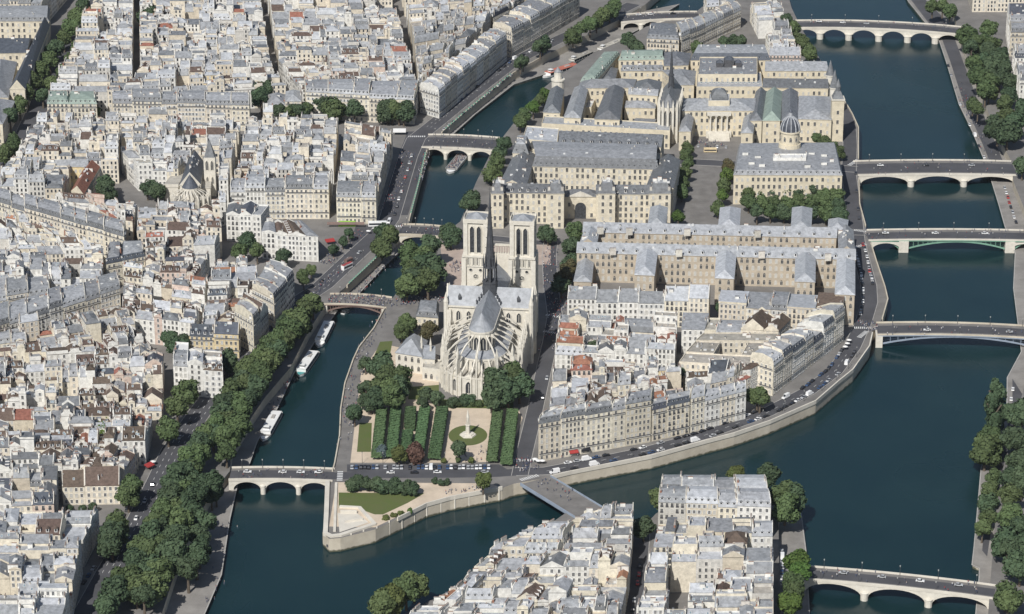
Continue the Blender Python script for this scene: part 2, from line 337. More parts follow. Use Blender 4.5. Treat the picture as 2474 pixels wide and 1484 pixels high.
# ------------------------------------------------------------------ bridges
def bridge(name, label, A, B, wd, spans, style='stone', za=0.0, zb=0.0, crown=0.8, spring=-5.6, m='stonelight', par='quaypale', pier_w=3.6, ab=2.0, depth=1.2, roadm='asphalt', walk=3.0, low=None, lamps=5):
    """A, B: deck centre at both banks (metres). spans: clear widths of the arches"""
    L = hypot(B[0]-A[0], B[1]-A[1]); ux, uy = (B[0]-A[0])/L, (B[1]-A[1])/L; nx, ny = -uy, ux
    T = lambda x, y, z: (A[0]+ux*x+nx*y, A[1]+uy*x+ny*y, z)
    root = thing(name, label, 'bridge', (*T(L/2, 0, 0)[:2], 0))
    tot = sum(spans)+pier_w*(len(spans)-1); k = (L-2*ab)/tot; spans = [s_*k for s_ in spans]; pw = pier_w*k
    zt = lambda x: za+(zb-za)*x/L + crown*(1-(2*x/L-1)**2)
    # underside samples
    xs = [(0, None)]; x = ab; ranges = []
    for i, s_ in enumerate(spans): ranges.append((x, x+s_)); x += s_+pw
    zs = spring if low is None else low
    def under(x):
        for a, b_ in ranges:
            if a <= x <= b_:
                c = (a+b_)/2; t = (x-c)/((b_-a)/2); top = zt(c)-depth
                return zs+(top-zs)*(sqrt(max(0, 1-t*t)) if style == 'stone' else 1-t*t)
        return WZ-1.5
    X = [0]
    for a, b_ in ranges:
        X += [a-.01]+[a+(b_-a)*(.5-.5*cos(pi*j/16)) for j in range(17)]+[b_+.01]
    X += [L]
    h = wd/2
    if style in ('stone',):
        body = MB()
        for i in range(len(X)-1):
            a, b_ = X[i], X[i+1]; ua, ub, ta, tb = under(a), under(b_), zt(a)-.05, zt(b_)-.05
            body.face([T(a, -h, ua), T(b_, -h, ub), T(b_, -h, tb), T(a, -h, ta)], m)
            body.face([T(b_, h, ub), T(a, h, ua), T(a, h, ta), T(b_, h, tb)], m)
            body.face([T(a, h, ua), T(b_, h, ub), T(b_, -h, ub), T(a, -h, ua)], m)
        body.build('arch_span', root)
        for (a0, b0), (a1, b1) in zip(ranges, ranges[1:]):       # cutwaters
            for sgn in (-1, 1):
                p = MB(); p.cone((b0+a1)/2, sgn*h, WZ-1, zs+2.4, pw*.55, pw*.55, 12, m, T); p.cone((b0+a1)/2, sgn*h, zs+2.4, zs+3.2, pw*.62, pw*.05, 12, m, T); p.build('cutwater', root)
        for a, b_ in ranges:                                      # arch rings
            for sgn in (-1, 1):
                r = MB(); q = [a+(b_-a)*(.5-.5*cos(pi*j/14)) for j in range(15)]
                for i in range(14):
                    x0, x1 = q[i], q[i+1]; y = sgn*(h+.12)
                    e0, e1 = under(x0), under(x1)
                    f = [T(x0, y, e0), T(x1, y, e1), T(x1, y, min(zt(x1)-.3, e1+.9)), T(x0, y, min(zt(x0)-.3, e0+.9))]
                    r.face(f if sgn < 0 else f[::-1], par)
                    f = [T(x0, sgn*(h-.2), e0), T(x1, sgn*(h-.2), e1), T(x1, y, e1), T(x0, y, e0)]; r.face(f, par)
                r.build('arch_ring', root)
    else:
        # abutments, then iron ribs
        for a, b_ in ((0, ranges[0][0]), (ranges[-1][1], L)):
            p = MB(); p.box(a-1, b_, -h-.6, h+.6, WZ-1.5, -.4, 'stonelight', T); p.build('abutment', root)
        for (a0, b0), (a1, b1) in zip(ranges, ranges[1:]):
            p = MB(); p.box(b0, a1, -h-.8, h+.8, WZ-1.5, zt(b0)-.4, 'stonelight', T); p.build('pier', root)
        nr = 5
        for a, b_ in ranges:
            for r_ in range(nr):
                y = -h+.5+(wd-1)*r_/(nr-1); rb = MB(); q = [a+(b_-a)*j/20 for j in range(21)]
                for i in range(20):
                    x0, x1 = q[i], q[i+1]; e0, e1 = under(x0), under(x1)
                    for yy, o in ((y-.2, 1), (y+.2, -1)):
                        f = [T(x0, yy, e0-.5), T(x1, yy, e1-.5), T(x1, yy, e1+.5), T(x0, yy, e0+.5)]; rb.face(f[::o], m)
                    rb.face([T(x0, y+.2, e0-.5), T(x1, y+.2, e1-.5), T(x1, y-.2, e1-.5), T(x0, y-.2, e0-.5)], m)
                    rb.face([T(x0, y-.2, e0+.5), T(x1, y-.2, e1+.5), T(x1, y+.2, e1+.5), T(x0, y+.2, e0+.5)], m)
                rb.build('arch_rib', root)
                if r_ in (0, nr-1):
                    for j in range(1, 20):
                        x0 = a+(b_-a)*j/20; e0 = under(x0)+.5
                        if zt(x0)-.7-e0 > .5:
                            po = MB(); po.box(x0-.16, x0+.16, y-.16, y+.16, e0, zt(x0)-.6, m, T); po.build('spandrel_post', root)
    # deck, walks, parapets
    N = 16; dk = MB(); rd = MB()
    for i in range(N):
        a, b_ = L*i/N, L*(i+1)/N; za_, zb_ = zt(a), zt(b_)
        for y0, y1, dz, mm, tgt in ((-h-.25, h+.25, 0, 'cobble', dk), (-h+walk, h-walk, .006, roadm, rd)):
            tgt.face([T(a, y0, za_+dz), T(b_, y0, zb_+dz), T(b_, y1, zb_+dz), T(a, y1, za_+dz)], mm)
        for sgn in (-1, 1):
            y = sgn*(h+.25); f = [T(a, y, za_-.7), T(b_, y, zb_-.7), T(b_, y, zb_), T(a, y, za_)]; dk.face(f[::-sgn], par if style == 'stone' else m)
        dk.face([T(a, h+.25, za_-.7), T(b_, h+.25, zb_-.7), T(b_, -h-.25, zb_-.7), T(a, -h-.25, za_-.7)], m)
    dk.build('deck', root); rd.build('carriageway', root)
    for sgn in (-1, 1):
        pp = MB(); y0, y1 = sgn*(h-.1), sgn*(h+.3); y0, y1 = min(y0, y1), max(y0, y1)
        for i in range(N):
            a, b_ = L*i/N, L*(i+1)/N; za_, zb_ = zt(a)+.01, zt(b_)+.01; hh = 1.0
            pp.face([T(a, y0, za_+hh), T(b_, y0, zb_+hh), T(b_, y1, zb_+hh), T(a, y1, za_+hh)], par)
            pp.face([T(a, y0, za_), T(b_, y0, zb_), T(b_, y0, zb_+hh), T(a, y0, za_+hh)], par)
            pp.face([T(b_, y1, zb_), T(a, y1, za_), T(a, y1, za_+hh), T(b_, y1, zb_+hh)], par)
        pp.build('parapet', root)
        for j in range(lamps):
            x = L*(j+.5)/lamps; lp = MB(); z = zt(x); lp.cone(x, sgn*(h-.5), z, z+4.6, .14, .09, 6, 'iron', T); lp.cone(x, sgn*(h-.5), z+4.6, z+5.3, .22, .32, 6, 'panelight', T); lp.build('lamp_post', root)
    return root
def mid(a, b_): return ((a[0]+b_[0])/2, (a[1]+b_[1])/2)
bridge('stone_bridge', 'three-arched pale stone bridge below the boats at left', P2(556,1146), P2(806,1149), 15, [15, 17, 15], pier_w=2.6, crown=.6, spring=-5.2, ab=2.5)
bridge('footbridge', 'brownish cast iron arch bridge full of people beside the cathedral', P2(790,724), P2(940,733), 17, [31], 'iron', spring=-4.2, m='brownsteel', par='quaystone', crown=.9, depth=1.0, roadm='cobble', lamps=3)
bridge('stone_bridge', 'short single-arch stone bridge behind the big riverside trees', P2(965,556), P2(1072,562), 19, [30], spring=-5.5, crown=.6, par='quaystone', ab=3)
bridge('stone_bridge', 'three-arched stone bridge with the loaded tour boat under it', P2(1026,342), P2(1200,350), 28, [17, 18, 17], spring=-5.5, crown=.7, pier_w=3, roadm='asphalt', walk=5)
bridge('stone_bridge', 'distant stone bridge over the narrow river arm at top', P2(1494,47), P2(1690,38), 20, [15, 16, 16, 15], spring=-4.5, crown=.9, pier_w=4.2, walk=4)
bridge('stone_bridge', 'many-arched old stone bridge across the wide river at top', P2(1918,60), P2(2325,76), 21, [16, 18, 19, 18, 17, 16], spring=-5.2, crown=2.0, pier_w=5, ab=3, walk=4.5)
bridge('stone_bridge', 'wide flat stone bridge with three broad arches below the domed building', P2(2066,408), P2(2450,408), 29, [31, 31, 31], spring=-5.6, crown=.9, pier_w=4, ab=2.5, walk=5)
br = bridge('arch_bridge', 'bridge with a green steel centre arch between two stone arches', P2(2094,570), P2(2520,572), 19, [17, 60, 17], 'iron', spring=-5.0, m='greensteel', par='quaypale', crown=.9, pier_w=6, walk=4)
bridge('arch_bridge', 'low single-span dark steel bridge at the right edge', P2(2118,796), P2(2512,806), 19, [80], 'iron', spring=-5.2, m='bluegrey', par='quaystone', crown=1.3, ab=3, depth=1.1, walk=4)
bridge('stone_bridge', 'stone bridge with elliptical arches and round pier medallions at bottom right', P2(1940,1385), P2(2402,1432), 14, [31, 32, 31], spring=-6.0, crown=1.0, pier_w=4, ab=2.5, m='stonelight', par='quaypale', walk=3)
# stone end arches in front of the iron bridge
for s0, s1 in (((2103,570), (2174,571)), ((2434,572), (2510,572))):
    A, B = P2(*s0), P2(*s1); L = hypot(B[0]-A[0], B[1]-A[1]); ux, uy = (B[0]-A[0])/L, (B[1]-A[1])/L
    T = lambda x, y, z: (A[0]+ux*x-uy*y, A[1]+uy*x+ux*y, z)
    sp = MB(); n_ = 14
    for i in range(n_):
        a, b_ = L*i/n_, L*(i+1)/n_; f = lambda x: -6.2+5.0*sqrt(max(0, 1-(2*x/L-1)**2))
        for y, o in ((-10.1, 1), (10.1, -1)):
            q = [T(a, y, f(a)), T(b_, y, f(b_)), T(b_, y, -.3), T(a, y, -.3)]; sp.face(q[::o], 'stonelight')
        sp.face([T(a, 10.1, f(a)), T(b_, 10.1, f(b_)), T(b_, -10.1, f(b_)), T(a, -10.1, f(a))], 'stonelight')
    sp.build('stone_arch', br)
# flat girder bridge between the two islands
a, b_, c, d = P2(1257,1171), P2(1421,1272), P2(1500,1255), P2(1330,1153)
root = thing('girder_bridge', 'flat grey girder bridge linking the two islands at bottom centre', 'bridge', (*mid(a, c), 0))
g = MB(); g.prism([a, b_, c, d], -.4, .35, 'cobble'); g.build('deck', root)
g = MB(); cc = mid(a, c); q = [lerp(p_, cc, .12) for p_ in (a, b_, c, d)]; g.prism(q, -2.0, -.41, 'bluegrey', bottom=True); g.build('box_girder', root)
for (u, v) in ((a, b_), (d, c)):
    g = MB(); ribbon_box(g, [lerp(u, v, t/8) for t in range(9)], -.25, .25, -.6, 1.1, 'bluegrey'); g.build('railing', root)
# ------------------------------------------------------------------ shared small parts
def mk_window(w_, h_, pane='pane', frame='frame', shut=None, rail=False, arch=False):
    mb = MB(); x = w_/2; f = .13
    mb.face([(-x, -.03, 0), (x, -.03, 0), (x, -.03, h_), (-x, -.03, h_)], pane)
    for x0, x1, z0, z1 in ((-x-f, -x, -.1, h_+f), (x, x+f, -.1, h_+f), (-x, x, h_, h_+f)):
        mb.box(x0, x1, -.14, 0, z0, z1, frame, bottom=False)
    mb.box(-x-f, x+f, -.22, 0, -.22, -.1, frame)
    mb.face([(-.05, -.05, 0), (.05, -.05, 0), (.05, -.05, h_), (-.05, -.05, h_)], frame)
    if shut:
        for s_ in (-1, 1):
            a, b_ = s_*(x+f), s_*(x+f+w_*.48); mb.box(min(a, b_), max(a, b_), -.10, 0, 0, h_, shut, bottom=False)
    if rail: mb.box(-x-f, x+f, -.32, -.24, -.05, .85, 'iron', bottom=False)
    if arch:
        pts = [(x*cos(t), h_+x*sin(t)) for t in [pi*k/8 for k in range(9)]]
        mb.face([(px_, -.03, pz) for px_, pz in pts[::-1]][::-1], pane)
    return mb.mesh('window')
WIN = {'plain': mk_window(1.15, 2.0), 'white': mk_window(1.15, 2.0, frame='whiteframe'), 'shut': mk_window(1.05, 1.9, frame='whiteframe', shut='shutter'), 'rail': mk_window(1.2, 2.15, rail=True),
       'blind': mk_window(1.15, 2.0, pane='panelight'), 'tall': mk_window(1.5, 2.7, frame='stonelight'), 'arch': mk_window(1.5, 2.2, frame='stonelight', arch=True), 'small': mk_window(1.0, 1.2), 'shop': mk_window(2.2, 2.6, frame='brownsteel'), 'archblind': mk_window(1.5, 2.2, pane='panelight', frame='stonelight', arch=True)}
WSIZE = {'plain': (1.15, 2.0), 'white': (1.15, 2.0), 'shut': (1.05, 1.9), 'rail': (1.2, 2.15), 'blind': (1.15, 2.0), 'tall': (1.5, 2.7), 'arch': (1.5, 2.7), 'archblind': (1.5, 2.7), 'small': (1.0, 1.2), 'shop': (2.2, 2.6)}
def mk_dormer(roofm, w_=1.5, h_=1.9, d=2.2, round_=False):
    mb = MB(); x = w_/2
    mb.box(-x, x, -.05, d, 0, h_, 'whiteframe' if not round_ else roofm, bottom=False)
    mb.face([(-x+.25, -.08, .35), (x-.25, -.08, .35), (x-.25, -.08, h_-.15), (-x+.25, -.08, h_-.15)], 'pane')
    mb.face([(-x-.15, -.25, h_), (x+.15, -.25, h_), (x+.15, d, h_+.0), (-x-.15, d, h_)], roofm)
    R0, R1 = (0, -.25, h_+.55), (0, d, h_+.55)
    mb.face([(-x-.15, -.25, h_), R0, R1, (-x-.15, d, h_)][::-1], roofm); mb.face([(x+.15, -.25, h_), (x+.15, d, h_), R1, R0], roofm)
    mb.face([(-x-.15, -.25, h_), (x+.15, -.25, h_), R0], roofm)
    return mb.mesh('dormer')
DORM = {k: mk_dormer(k) for k in ('zinc', 'zinclight', 'zincdark', 'slate', 'slategrey', 'browntile', 'redtile', 'lead', 'copper')}
def mk_chimney(L, t, h_, wm, pots=True):
    mb = MB(); mb.box(-L/2, L/2, -t/2, t/2, -2.5, h_, wm, bottom=False); mb.box(-L/2-.08, L/2+.08, -t/2-.08, t/2+.08, h_, h_+.15, 'kerb', bottom=False)
    if pots:
        n_ = max(2, int(L/.55))
        for i in range(n_):
            x = -L/2+(i+.5)*L/n_; mb.cone(x, 0, h_+.15, h_+.6, .13, .10, 5, 'potclay')
    return mb.mesh('chimney')
CHIM = [mk_chimney(L, t, h_, wm) for L, t, h_, wm in ((2.6, .6, 1.6, 'chimneywall'), (4.0, .6, 2.0, 'chimneywall'), (1.6, .7, 1.8, 'chimneywall'), (3.2, .65, 2.4, 'white'), (1.4, .8, 1.3, 'brick'), (5.0, .55, 1.5, 'white'))]
CDIM = [(2.6, .6, 1.6, 'chimneywall'), (4.0, .6, 2.0, 'chimneywall'), (1.6, .7, 1.8, 'chimneywall'), (3.2, .65, 2.4, 'white'), (1.4, .8, 1.3, 'brick'), (5.0, .55, 1.5, 'white')]
mb = MB(); mb.box(-.55, .55, -.8, .8, 0, .14, 'frame', bottom=False); mb.face([(-.42, -.67, .15), (.42, -.67, .15), (.42, .67, .15), (-.42, .67, .15)], 'glassroof'); SKYL = mb.mesh('skylight')
mb = MB(); mb.box(-1.2, 1.2, -1.0, 1.0, -1, 1.7, 'white', bottom=False); mb.box(-1.3, 1.3, -1.1, 1.1, 1.7, 1.82, 'zinc', bottom=False); HUT = mb.mesh('roof_hut')
mb = MB(); mb.box(-.45, .45, -.4, .4, -.6, 1.0, 'chimneywall', bottom=False); mb.box(-.55, .55, -.5, .5, 1.0, 1.1, 'zincdark', bottom=False); VENT = [mb.mesh('roof_vent')]
mb = MB(); mb.cone(0, 0, -.5, 1.3, .16, .16, 6, 'zinclight'); mb.cone(0, 0, 1.3, 1.6, .28, .05, 6, 'zincdark'); VENT.append(mb.mesh('roof_vent'))
mb = MB(); mb.box(-1.3, 1.3, -.3, .3, -.8, 1.5, 'white', bottom=False); mb.box(-1.3, 1.3, -.1, .1, 1.5, 1.85, 'potclay', bottom=False); VENT.append(mb.mesh('roof_vent'))
mb = MB(); mb.box(-.9, .9, -.7, .7, -.5, .45, 'paleroof', bottom=False); VENT.append(mb.mesh('roof_vent'))
FAR = MB()
CAMXY = (0.0, -CAMD)
def facing(p, n_):
    dx, dy = CAMXY[0]-p[0], CAMXY[1]-p[1]; l = hypot(dx, dy); return (dx*n_[0]+dy*n_[1])/l
def body(root, q, z0, h, roof, rh, wm, rm, expo=(None, None, 0, None), win='plain', floor=3.1, space=2.5, wbase=1.0, dorm=0, party=True, over=.25, chim=0, skyl=0, hut=False, mh=3.0, wname='wall', rname='roof', cornice=None, wvar=None, wset=None, balc=False, clut=0, rng=random):
    """one house body on quad q = far-left, far-right, near-right, near-left; expo: lowest visible height of the far/right/near/left face or None"""
    A, B, C, D = q; indiv = root is not None
    W_ = (hypot(B[0]-A[0], B[1]-A[1])+hypot(C[0]-D[0], C[1]-D[1]))/2; D_ = (hypot(A[0]-D[0], A[1]-D[1])+hypot(B[0]-C[0], B[1]-C[1]))/2
    def Q(s_, t, z):
        a = lerp(A, B, s_); b_ = lerp(D, C, s_); p = lerp(a, b_, t); return (p[0], p[1], z)
    wl = MB() if indiv else FAR; rf = MB() if indiv else FAR
    zt = z0+h
    cs = [Q(0, 0, 0), Q(1, 0, 0), Q(1, 1, 0), Q(0, 1, 0)]
    for i in range(4):
        a, b_ = cs[i], cs[(i+1) % 4]
        wl.face([(b_[0], b_[1], z0), (a[0], a[1], z0), (a[0], a[1], zt), (b_[0], b_[1], zt)], wm)
    es, et = over/W_, over/D_
    def slab(pts, m_): rf.face(pts, m_)
    pu = rng.choice((.3, .3, .5, .9, 1.3))
    def party_wall(side, prof):
        """gable slab: prof = [(t, z)...] along the party line, 0.35 m thick and 0.35 m above the roof"""
        th = .35
        if side in 'lr':
            s0 = 0 if side == 'l' else 1-th/W_; s1 = s0+th/W_
            a = [Q(s0, t, z+pu) for t, z in prof]; b_ = [Q(s1, t, z+pu) for t, z in prof]
        else:
            t0 = 0 if side == 'f' else 1-th/D_; t1 = t0+th/D_
            a = [Q(s_, t0, z+pu) for s_, z in prof]; b_ = [Q(s_, t1, z+pu) for s_, z in prof]
        base = lambda l: [(p[0], p[1], zt-.02) for p in (l[0], l[-1])]
        la, lb = base(a), base(b_)
        wl.face([la[0]]+a+[la[1]], wm); wl.face(([lb[0]]+b_+[lb[1]])[::-1], wm)
        for i in range(len(a)-1): wl.face([a[i], a[i+1], b_[i+1], b_[i]], 'white' if wm == 'white' else 'chimneywall')
        wl.face([la[0], lb[0], b_[0], a[0]], wm); wl.face([la[1], a[-1], b_[-1], lb[1]], wm)
    zr = zt+rh
    dslots = []                       # (side, inset position on slope)
    def eavebox(z):
        e = [Q(-es, -et, z), Q(1+es, -et, z), Q(1+es, 1+et, z), Q(-es, 1+et, z)]
        if roof in ('gs', 'ms') and party: e = [Q(.0, -et, z), Q(1, -et, z), Q(1, 1+et, z), Q(.0, 1+et, z)]
        if roof in ('gt', 'mt') and party: e = [Q(-es, 0, z), Q(1+es, 0, z), Q(1+es, 1, z), Q(-es, 1, z)]
        return e
    if roof == 'flat':
        pw = .35; e = [Q(0, 0, zt+.0), Q(1, 0, zt), Q(1, 1, zt), Q(0, 1, zt)]
        rf.face(e[::-1], rm)
        for side in range(4):
            a, b_ = e[side], e[(side+1) % 4]; cxy = Q(.5, .5, 0); ai, bi = lerp(a, (cxy[0], cxy[1], zt), pw/(W_/2)), lerp(b_, (cxy[0], cxy[1], zt), pw/(W_/2))
            up = lambda p: (p[0], p[1], zt+.7)
            wl.face([b_, a, up(a), up(b_)], wm); wl.face([ai, bi, up(bi), up(ai)], wm); wl.face([up(a), up(ai), up(bi), up(b_)], wm)
    else:
        e = eavebox(zt); lo = [(p[0], p[1], zt-.22) for p in e]
        for i in range(4):
            j = (i+1) % 4; rf.face([lo[j], lo[i], e[i], e[j]], cornice or rm)
        rf.face(lo, cornice or rm)
        s0, s1 = (e_ for e_ in ((0, 1) if (roof in ('gs', 'ms') and party) else (-es, 1+es))); t0, t1 = ((0, 1) if (roof in ('gt', 'mt') and party) else (-et, 1+et))
        if roof == 'gs':
            R0, R1 = Q(s0, .5, zr), Q(s1, .5, zr); slab([e[3], e[2], R1, R0], rm); slab([e[1], e[0], R0, R1], rm)
            if party: party_wall('l', [(0, zt), (.5, zr), (1, zt)]); party_wall('r', [(0, zt), (.5, zr), (1, zt)])
            else: slab([e[0], e[3], R0], wm); slab([e[2], e[1], R1], wm)
        elif roof == 'gt':
            R0, R1 = Q(.5, t0, zr), Q(.5, t1, zr); slab([e[0], e[3], R1, R0], rm); slab([e[2], e[1], R0, R1], rm)
            if party: party_wall('f', [(0, zt), (.5, zr), (1, zt)]); party_wall('n', [(0, zt), (.5, zr), (1, zt)])
            else: slab([e[1], e[0], R0], wm); slab([e[3], e[2], R1], wm)
        elif roof == 'shed':
            k = rng.random() < .5; zf, zn = (zr, zt) if k else (zt, zr)
            F = [(e[0][0], e[0][1], zf), (e[1][0], e[1][1], zf), (e[2][0], e[2][1], zn), (e[3][0], e[3][1], zn)]
            slab(F[::-1], rm)
            slab([e[3], F[3], F[0], e[0]][::-1], wm); slab([e[1], F[1], F[2], e[2]][::-1], wm)
            if k: slab([e[1], e[0], F[0], F[1]], wm)
            else: slab([e[3], e[2], F[2], F[3]], wm)
        elif roof == 'hip':
            if W_ >= D_:
                k = min(.48, D_/2/W_); R0, R1 = Q(k, .5, zr), Q(1-k, .5, zr)
                slab([e[3], e[2], R1, R0], rm); slab([e[1], e[0], R0, R1], rm); slab([e[0], e[3], R0], rm); slab([e[2], e[1], R1], rm)
            else:
                k = min(.48, W_/2/D_); R0, R1 = Q(.5, k, zr), Q(.5, 1-k, zr)
                slab([e[0], e[3], R1, R0], rm); slab([e[2], e[1], R0, R1], rm); slab([e[1], e[0], R0], rm); slab([e[3], e[2], R1], rm)
        elif roof in ('ms', 'mt', 'mh'):
            inn = .3*mh/D_*1.0+.25/D_; ins = .3*mh/W_+.25/W_; zm = zt+mh; top = zr+mh if rh < 2.5 else zr
            top = zm+min(rh, 1.6)
            si, ti = (ins if roof != 'ms' else (0 if party else ins)), (inn if roof != 'mt' else (0 if party else inn))
            m_ = [Q(si, ti, zm), Q(1-si, ti, zm), Q(1-si, 1-ti, zm), Q(si, 1-ti, zm)]
            steep = rm; flatm = {'slate': 'zinc', 'slategrey': 'zinc'}.get(rm, rm)
            if roof in ('ms', 'mh'): slab([e[3], e[2], m_[2], m_[3]], steep); slab([e[1], e[0], m_[0], m_[1]], steep)
            if roof in ('mt', 'mh'): slab([e[0], e[3], m_[3], m_[0]], steep); slab([e[2], e[1], m_[1], m_[2]], steep)
            if roof == 'mt':
                R0, R1 = Q(.5, ti, top), Q(.5, 1-ti, top); slab([m_[0], m_[3], R1, R0], flatm); slab([m_[2], m_[1], R0, R1], flatm)
                if party: party_wall('f', [(0, zt), (ins, zm), (.5, top), (1-ins, zm), (1, zt)]); party_wall('n', [(0, zt), (ins, zm), (.5, top), (1-ins, zm), (1, zt)])
            elif roof == 'ms':
                R0, R1 = Q(si, .5, top), Q(1-si, .5, top); slab([m_[3], m_[2], R1, R0], flatm); slab([m_[1], m_[0], R0, R1], flatm)
                if party: party_wall('l', [(0, zt), (inn, zm), (.5, top), (1-inn, zm), (1, zt)]); party_wall('r', [(0, zt), (inn, zm), (.5, top), (1-inn, zm), (1, zt)])
            else:
                if W_ >= D_:
                    k = min(.48, D_/2/W_); R0, R1 = Q(k, .5, top), Q(1-k, .5, top); slab([m_[3], m_[2], R1, R0], flatm); slab([m_[1], m_[0], R0, R1], flatm); slab([m_[0], m_[3], R0], flatm); slab([m_[2], m_[1], R1], flatm)
                else:
                    k = min(.48, W_/2/D_); R0, R1 = Q(.5, k, top), Q(.5, 1-k, top); slab([m_[0], m_[3], R1, R0], flatm); slab([m_[2], m_[1], R0, R1], flatm); slab([m_[1], m_[0], R0], flatm); slab([m_[3], m_[2], R1], flatm)
            zr = top
    if indiv:
        wl.build(wname, root); ro = rf.build(rname, root); rb = root.location
    # windows on faces that can be seen
    edges = [(cs[1], cs[0]), (cs[2], cs[1]), (cs[3], cs[2]), (cs[0], cs[3])]
    for i, (a, b_) in enumerate(edges):
        if expo[i] is None: continue
        dx, dy = b_[0]-a[0], b_[1]-a[1]; l = hypot(dx, dy)
        if l < 2.2: continue
        n_ = (dy/l, -dx/l)
        mx, my = (a[0]+b_[0])/2, (a[1]+b_[1])/2
        cx, cy = Q(.5, .5, 0)[:2]
        if n_[0]*(mx-cx)+n_[1]*(my-cy) < 0: n_ = (-n_[0], -n_[1])
        if facing((mx, my), n_) < .06: continue
        nw = max(1, int((l-.8)/space)); nf = max(1, int((h-.6)/floor)); rz = atan2(n_[0], -n_[1])
        for f in range(nf):
            z = z0+wbase+f*floor*(h-.4)/(nf*floor) if nf > 1 else z0+wbase
            if z < expo[i] or z+2.2 > zt: continue
            for k in range(nw):
                kind = wset(f, k, nf, nw) if wset else (win if rng.random() > .30 else 'blind')
                if kind is None: continue
                t = (k+.5)/nw*(1-.8/l)+.4/l; x, y = a[0]+dx*t, a[1]+dy*t
                if indiv: inst('window', WIN[kind], root, (x, y, z), rz)
                else:
                    w2, h2 = WSIZE[kind]; ux, uy = -n_[1]*w2/2, n_[0]*w2/2
                    for o, g_, mm in ((.025, .14, 'frame'), (.05, 0, 'panelight' if kind == 'blind' else 'pane')):
                        X, Y = x+n_[0]*o, y+n_[1]*o; gx = 1+g_*2/w2
                        FAR.face([(X-ux*gx, Y-uy*gx, z-g_), (X+ux*gx, Y+uy*gx, z-g_), (X+ux*gx, Y+uy*gx, z+h2+g_), (X-ux*gx, Y-uy*gx, z+h2+g_)][::1], mm)
        if balc and indiv and expo[i] < 3 and nf > 3:
            for f in (1, nf-1):
                z = z0+wbase+f*(h-.4)/nf-.15; o = MB(); TT = lambda X, Y, Z: (a[0]+dx*X/l+n_[0]*Y, a[1]+dy*X/l+n_[1]*Y, Z)
                o.box(.3, l-.3, 0, .55, z-.18, z, 'frame', TT); o.build('balcony', root)
                o = MB(); o.box(.3, l-.3, .47, .53, z+.25, z+.75, 'iron', TT); o.build('balcony_rail', root)
        # dormers
        if dorm and ((roof in ('ms', 'gs') and i in (0, 2)) or (roof in ('mt', 'gt') and i in (1, 3)) or roof in ('mh', 'hip')):
            nd = max(1, int(l/dorm)); back = .45 if roof[0] == 'm' else .9
            zb = zt+.35 if roof[0] == 'm' else zt+.25+rh*.12
            for k in range(nd):
                t = (k+.5)/nd
                if (t*l < 1.1 or (1-t)*l < 1.1): continue
                x, y = a[0]+dx*t-n_[0]*back, a[1]+dy*t-n_[1]*back
                if indiv: inst('dormer', DORM[rm if rm in DORM else 'zinc'], ro, (x, y, zb), rz, base=rb)
                else:
                    TT = lambda X, Y, Z: (x+X*cos(rz)-Y*sin(rz), y+X*sin(rz)+Y*cos(rz), zb+Z)
                    FAR.box(-.75, .75, -.05, 1.8, 0, 1.9, 'whiteframe', TT, False); FAR.face([TT(-.5, -.08, .35), TT(.5, -.08, .35), TT(.5, -.08, 1.7), TT(-.5, -.08, 1.7)], 'pane')
                    FAR.face([TT(-.9, -.2, 1.95), TT(.9, -.2, 1.95), TT(.9, 2, 2.1), TT(-.9, 2, 2.1)], rm)
    # chimney stacks along the party lines
    for c_ in range(chim):
        i = rng.randrange(len(CHIM)); side = rng.choice((.06, .94)) if roof in ('gs', 'ms', 'flat', 'shed', 'mh', 'hip') else rng.uniform(.25, .75)
        tt = rng.uniform(.25, .75) if roof in ('gs', 'ms', 'flat', 'shed', 'mh', 'hip') else rng.choice((.06, .94))
        p = Q(side, tt, 0); dx, dy = (D[0]-A[0], D[1]-A[1]) if roof in ('gs', 'ms', 'flat', 'shed', 'mh', 'hip') else (B[0]-A[0], B[1]-A[1])
        zc = zt+(rh*.5 if roof[0] == 'g' else (mh+.6 if roof[0] == 'm' else .5)); rz = atan2(dy, dx)
        if indiv: inst('chimney', CHIM[i], ro, (p[0], p[1], zc), rz, base=rb)
        else:
            L, t_, h2, wm2 = CDIM[i]; TT = lambda X, Y, Z: (p[0]+X*cos(rz)-Y*sin(rz), p[1]+X*sin(rz)+Y*cos(rz), zc+Z)
            FAR.box(-L/2, L/2, -t_/2, t_/2, -2.5, h2, wm2, TT, False); FAR.box(-L/2+.2, L/2-.2, -.08, .08, h2, h2+.35, 'potclay', TT, False)
    if hut:
        p = Q(rng.uniform(.25, .7), rng.uniform(.25, .7), 0); zc = zt+(.4 if roof in ('flat', 'shed') else (mh+.7 if roof[0] == 'm' else rh*.6))
        if indiv: inst('roof_hut', HUT, ro, (p[0], p[1], zc), atan2(B[1]-A[1], B[0]-A[0]), base=rb)
        else: FAR.box(-1.2, 1.2, -1, 1, -1, 1.6, 'white', lambda X, Y, Z: (p[0]+X, p[1]+Y, zc+Z), False)
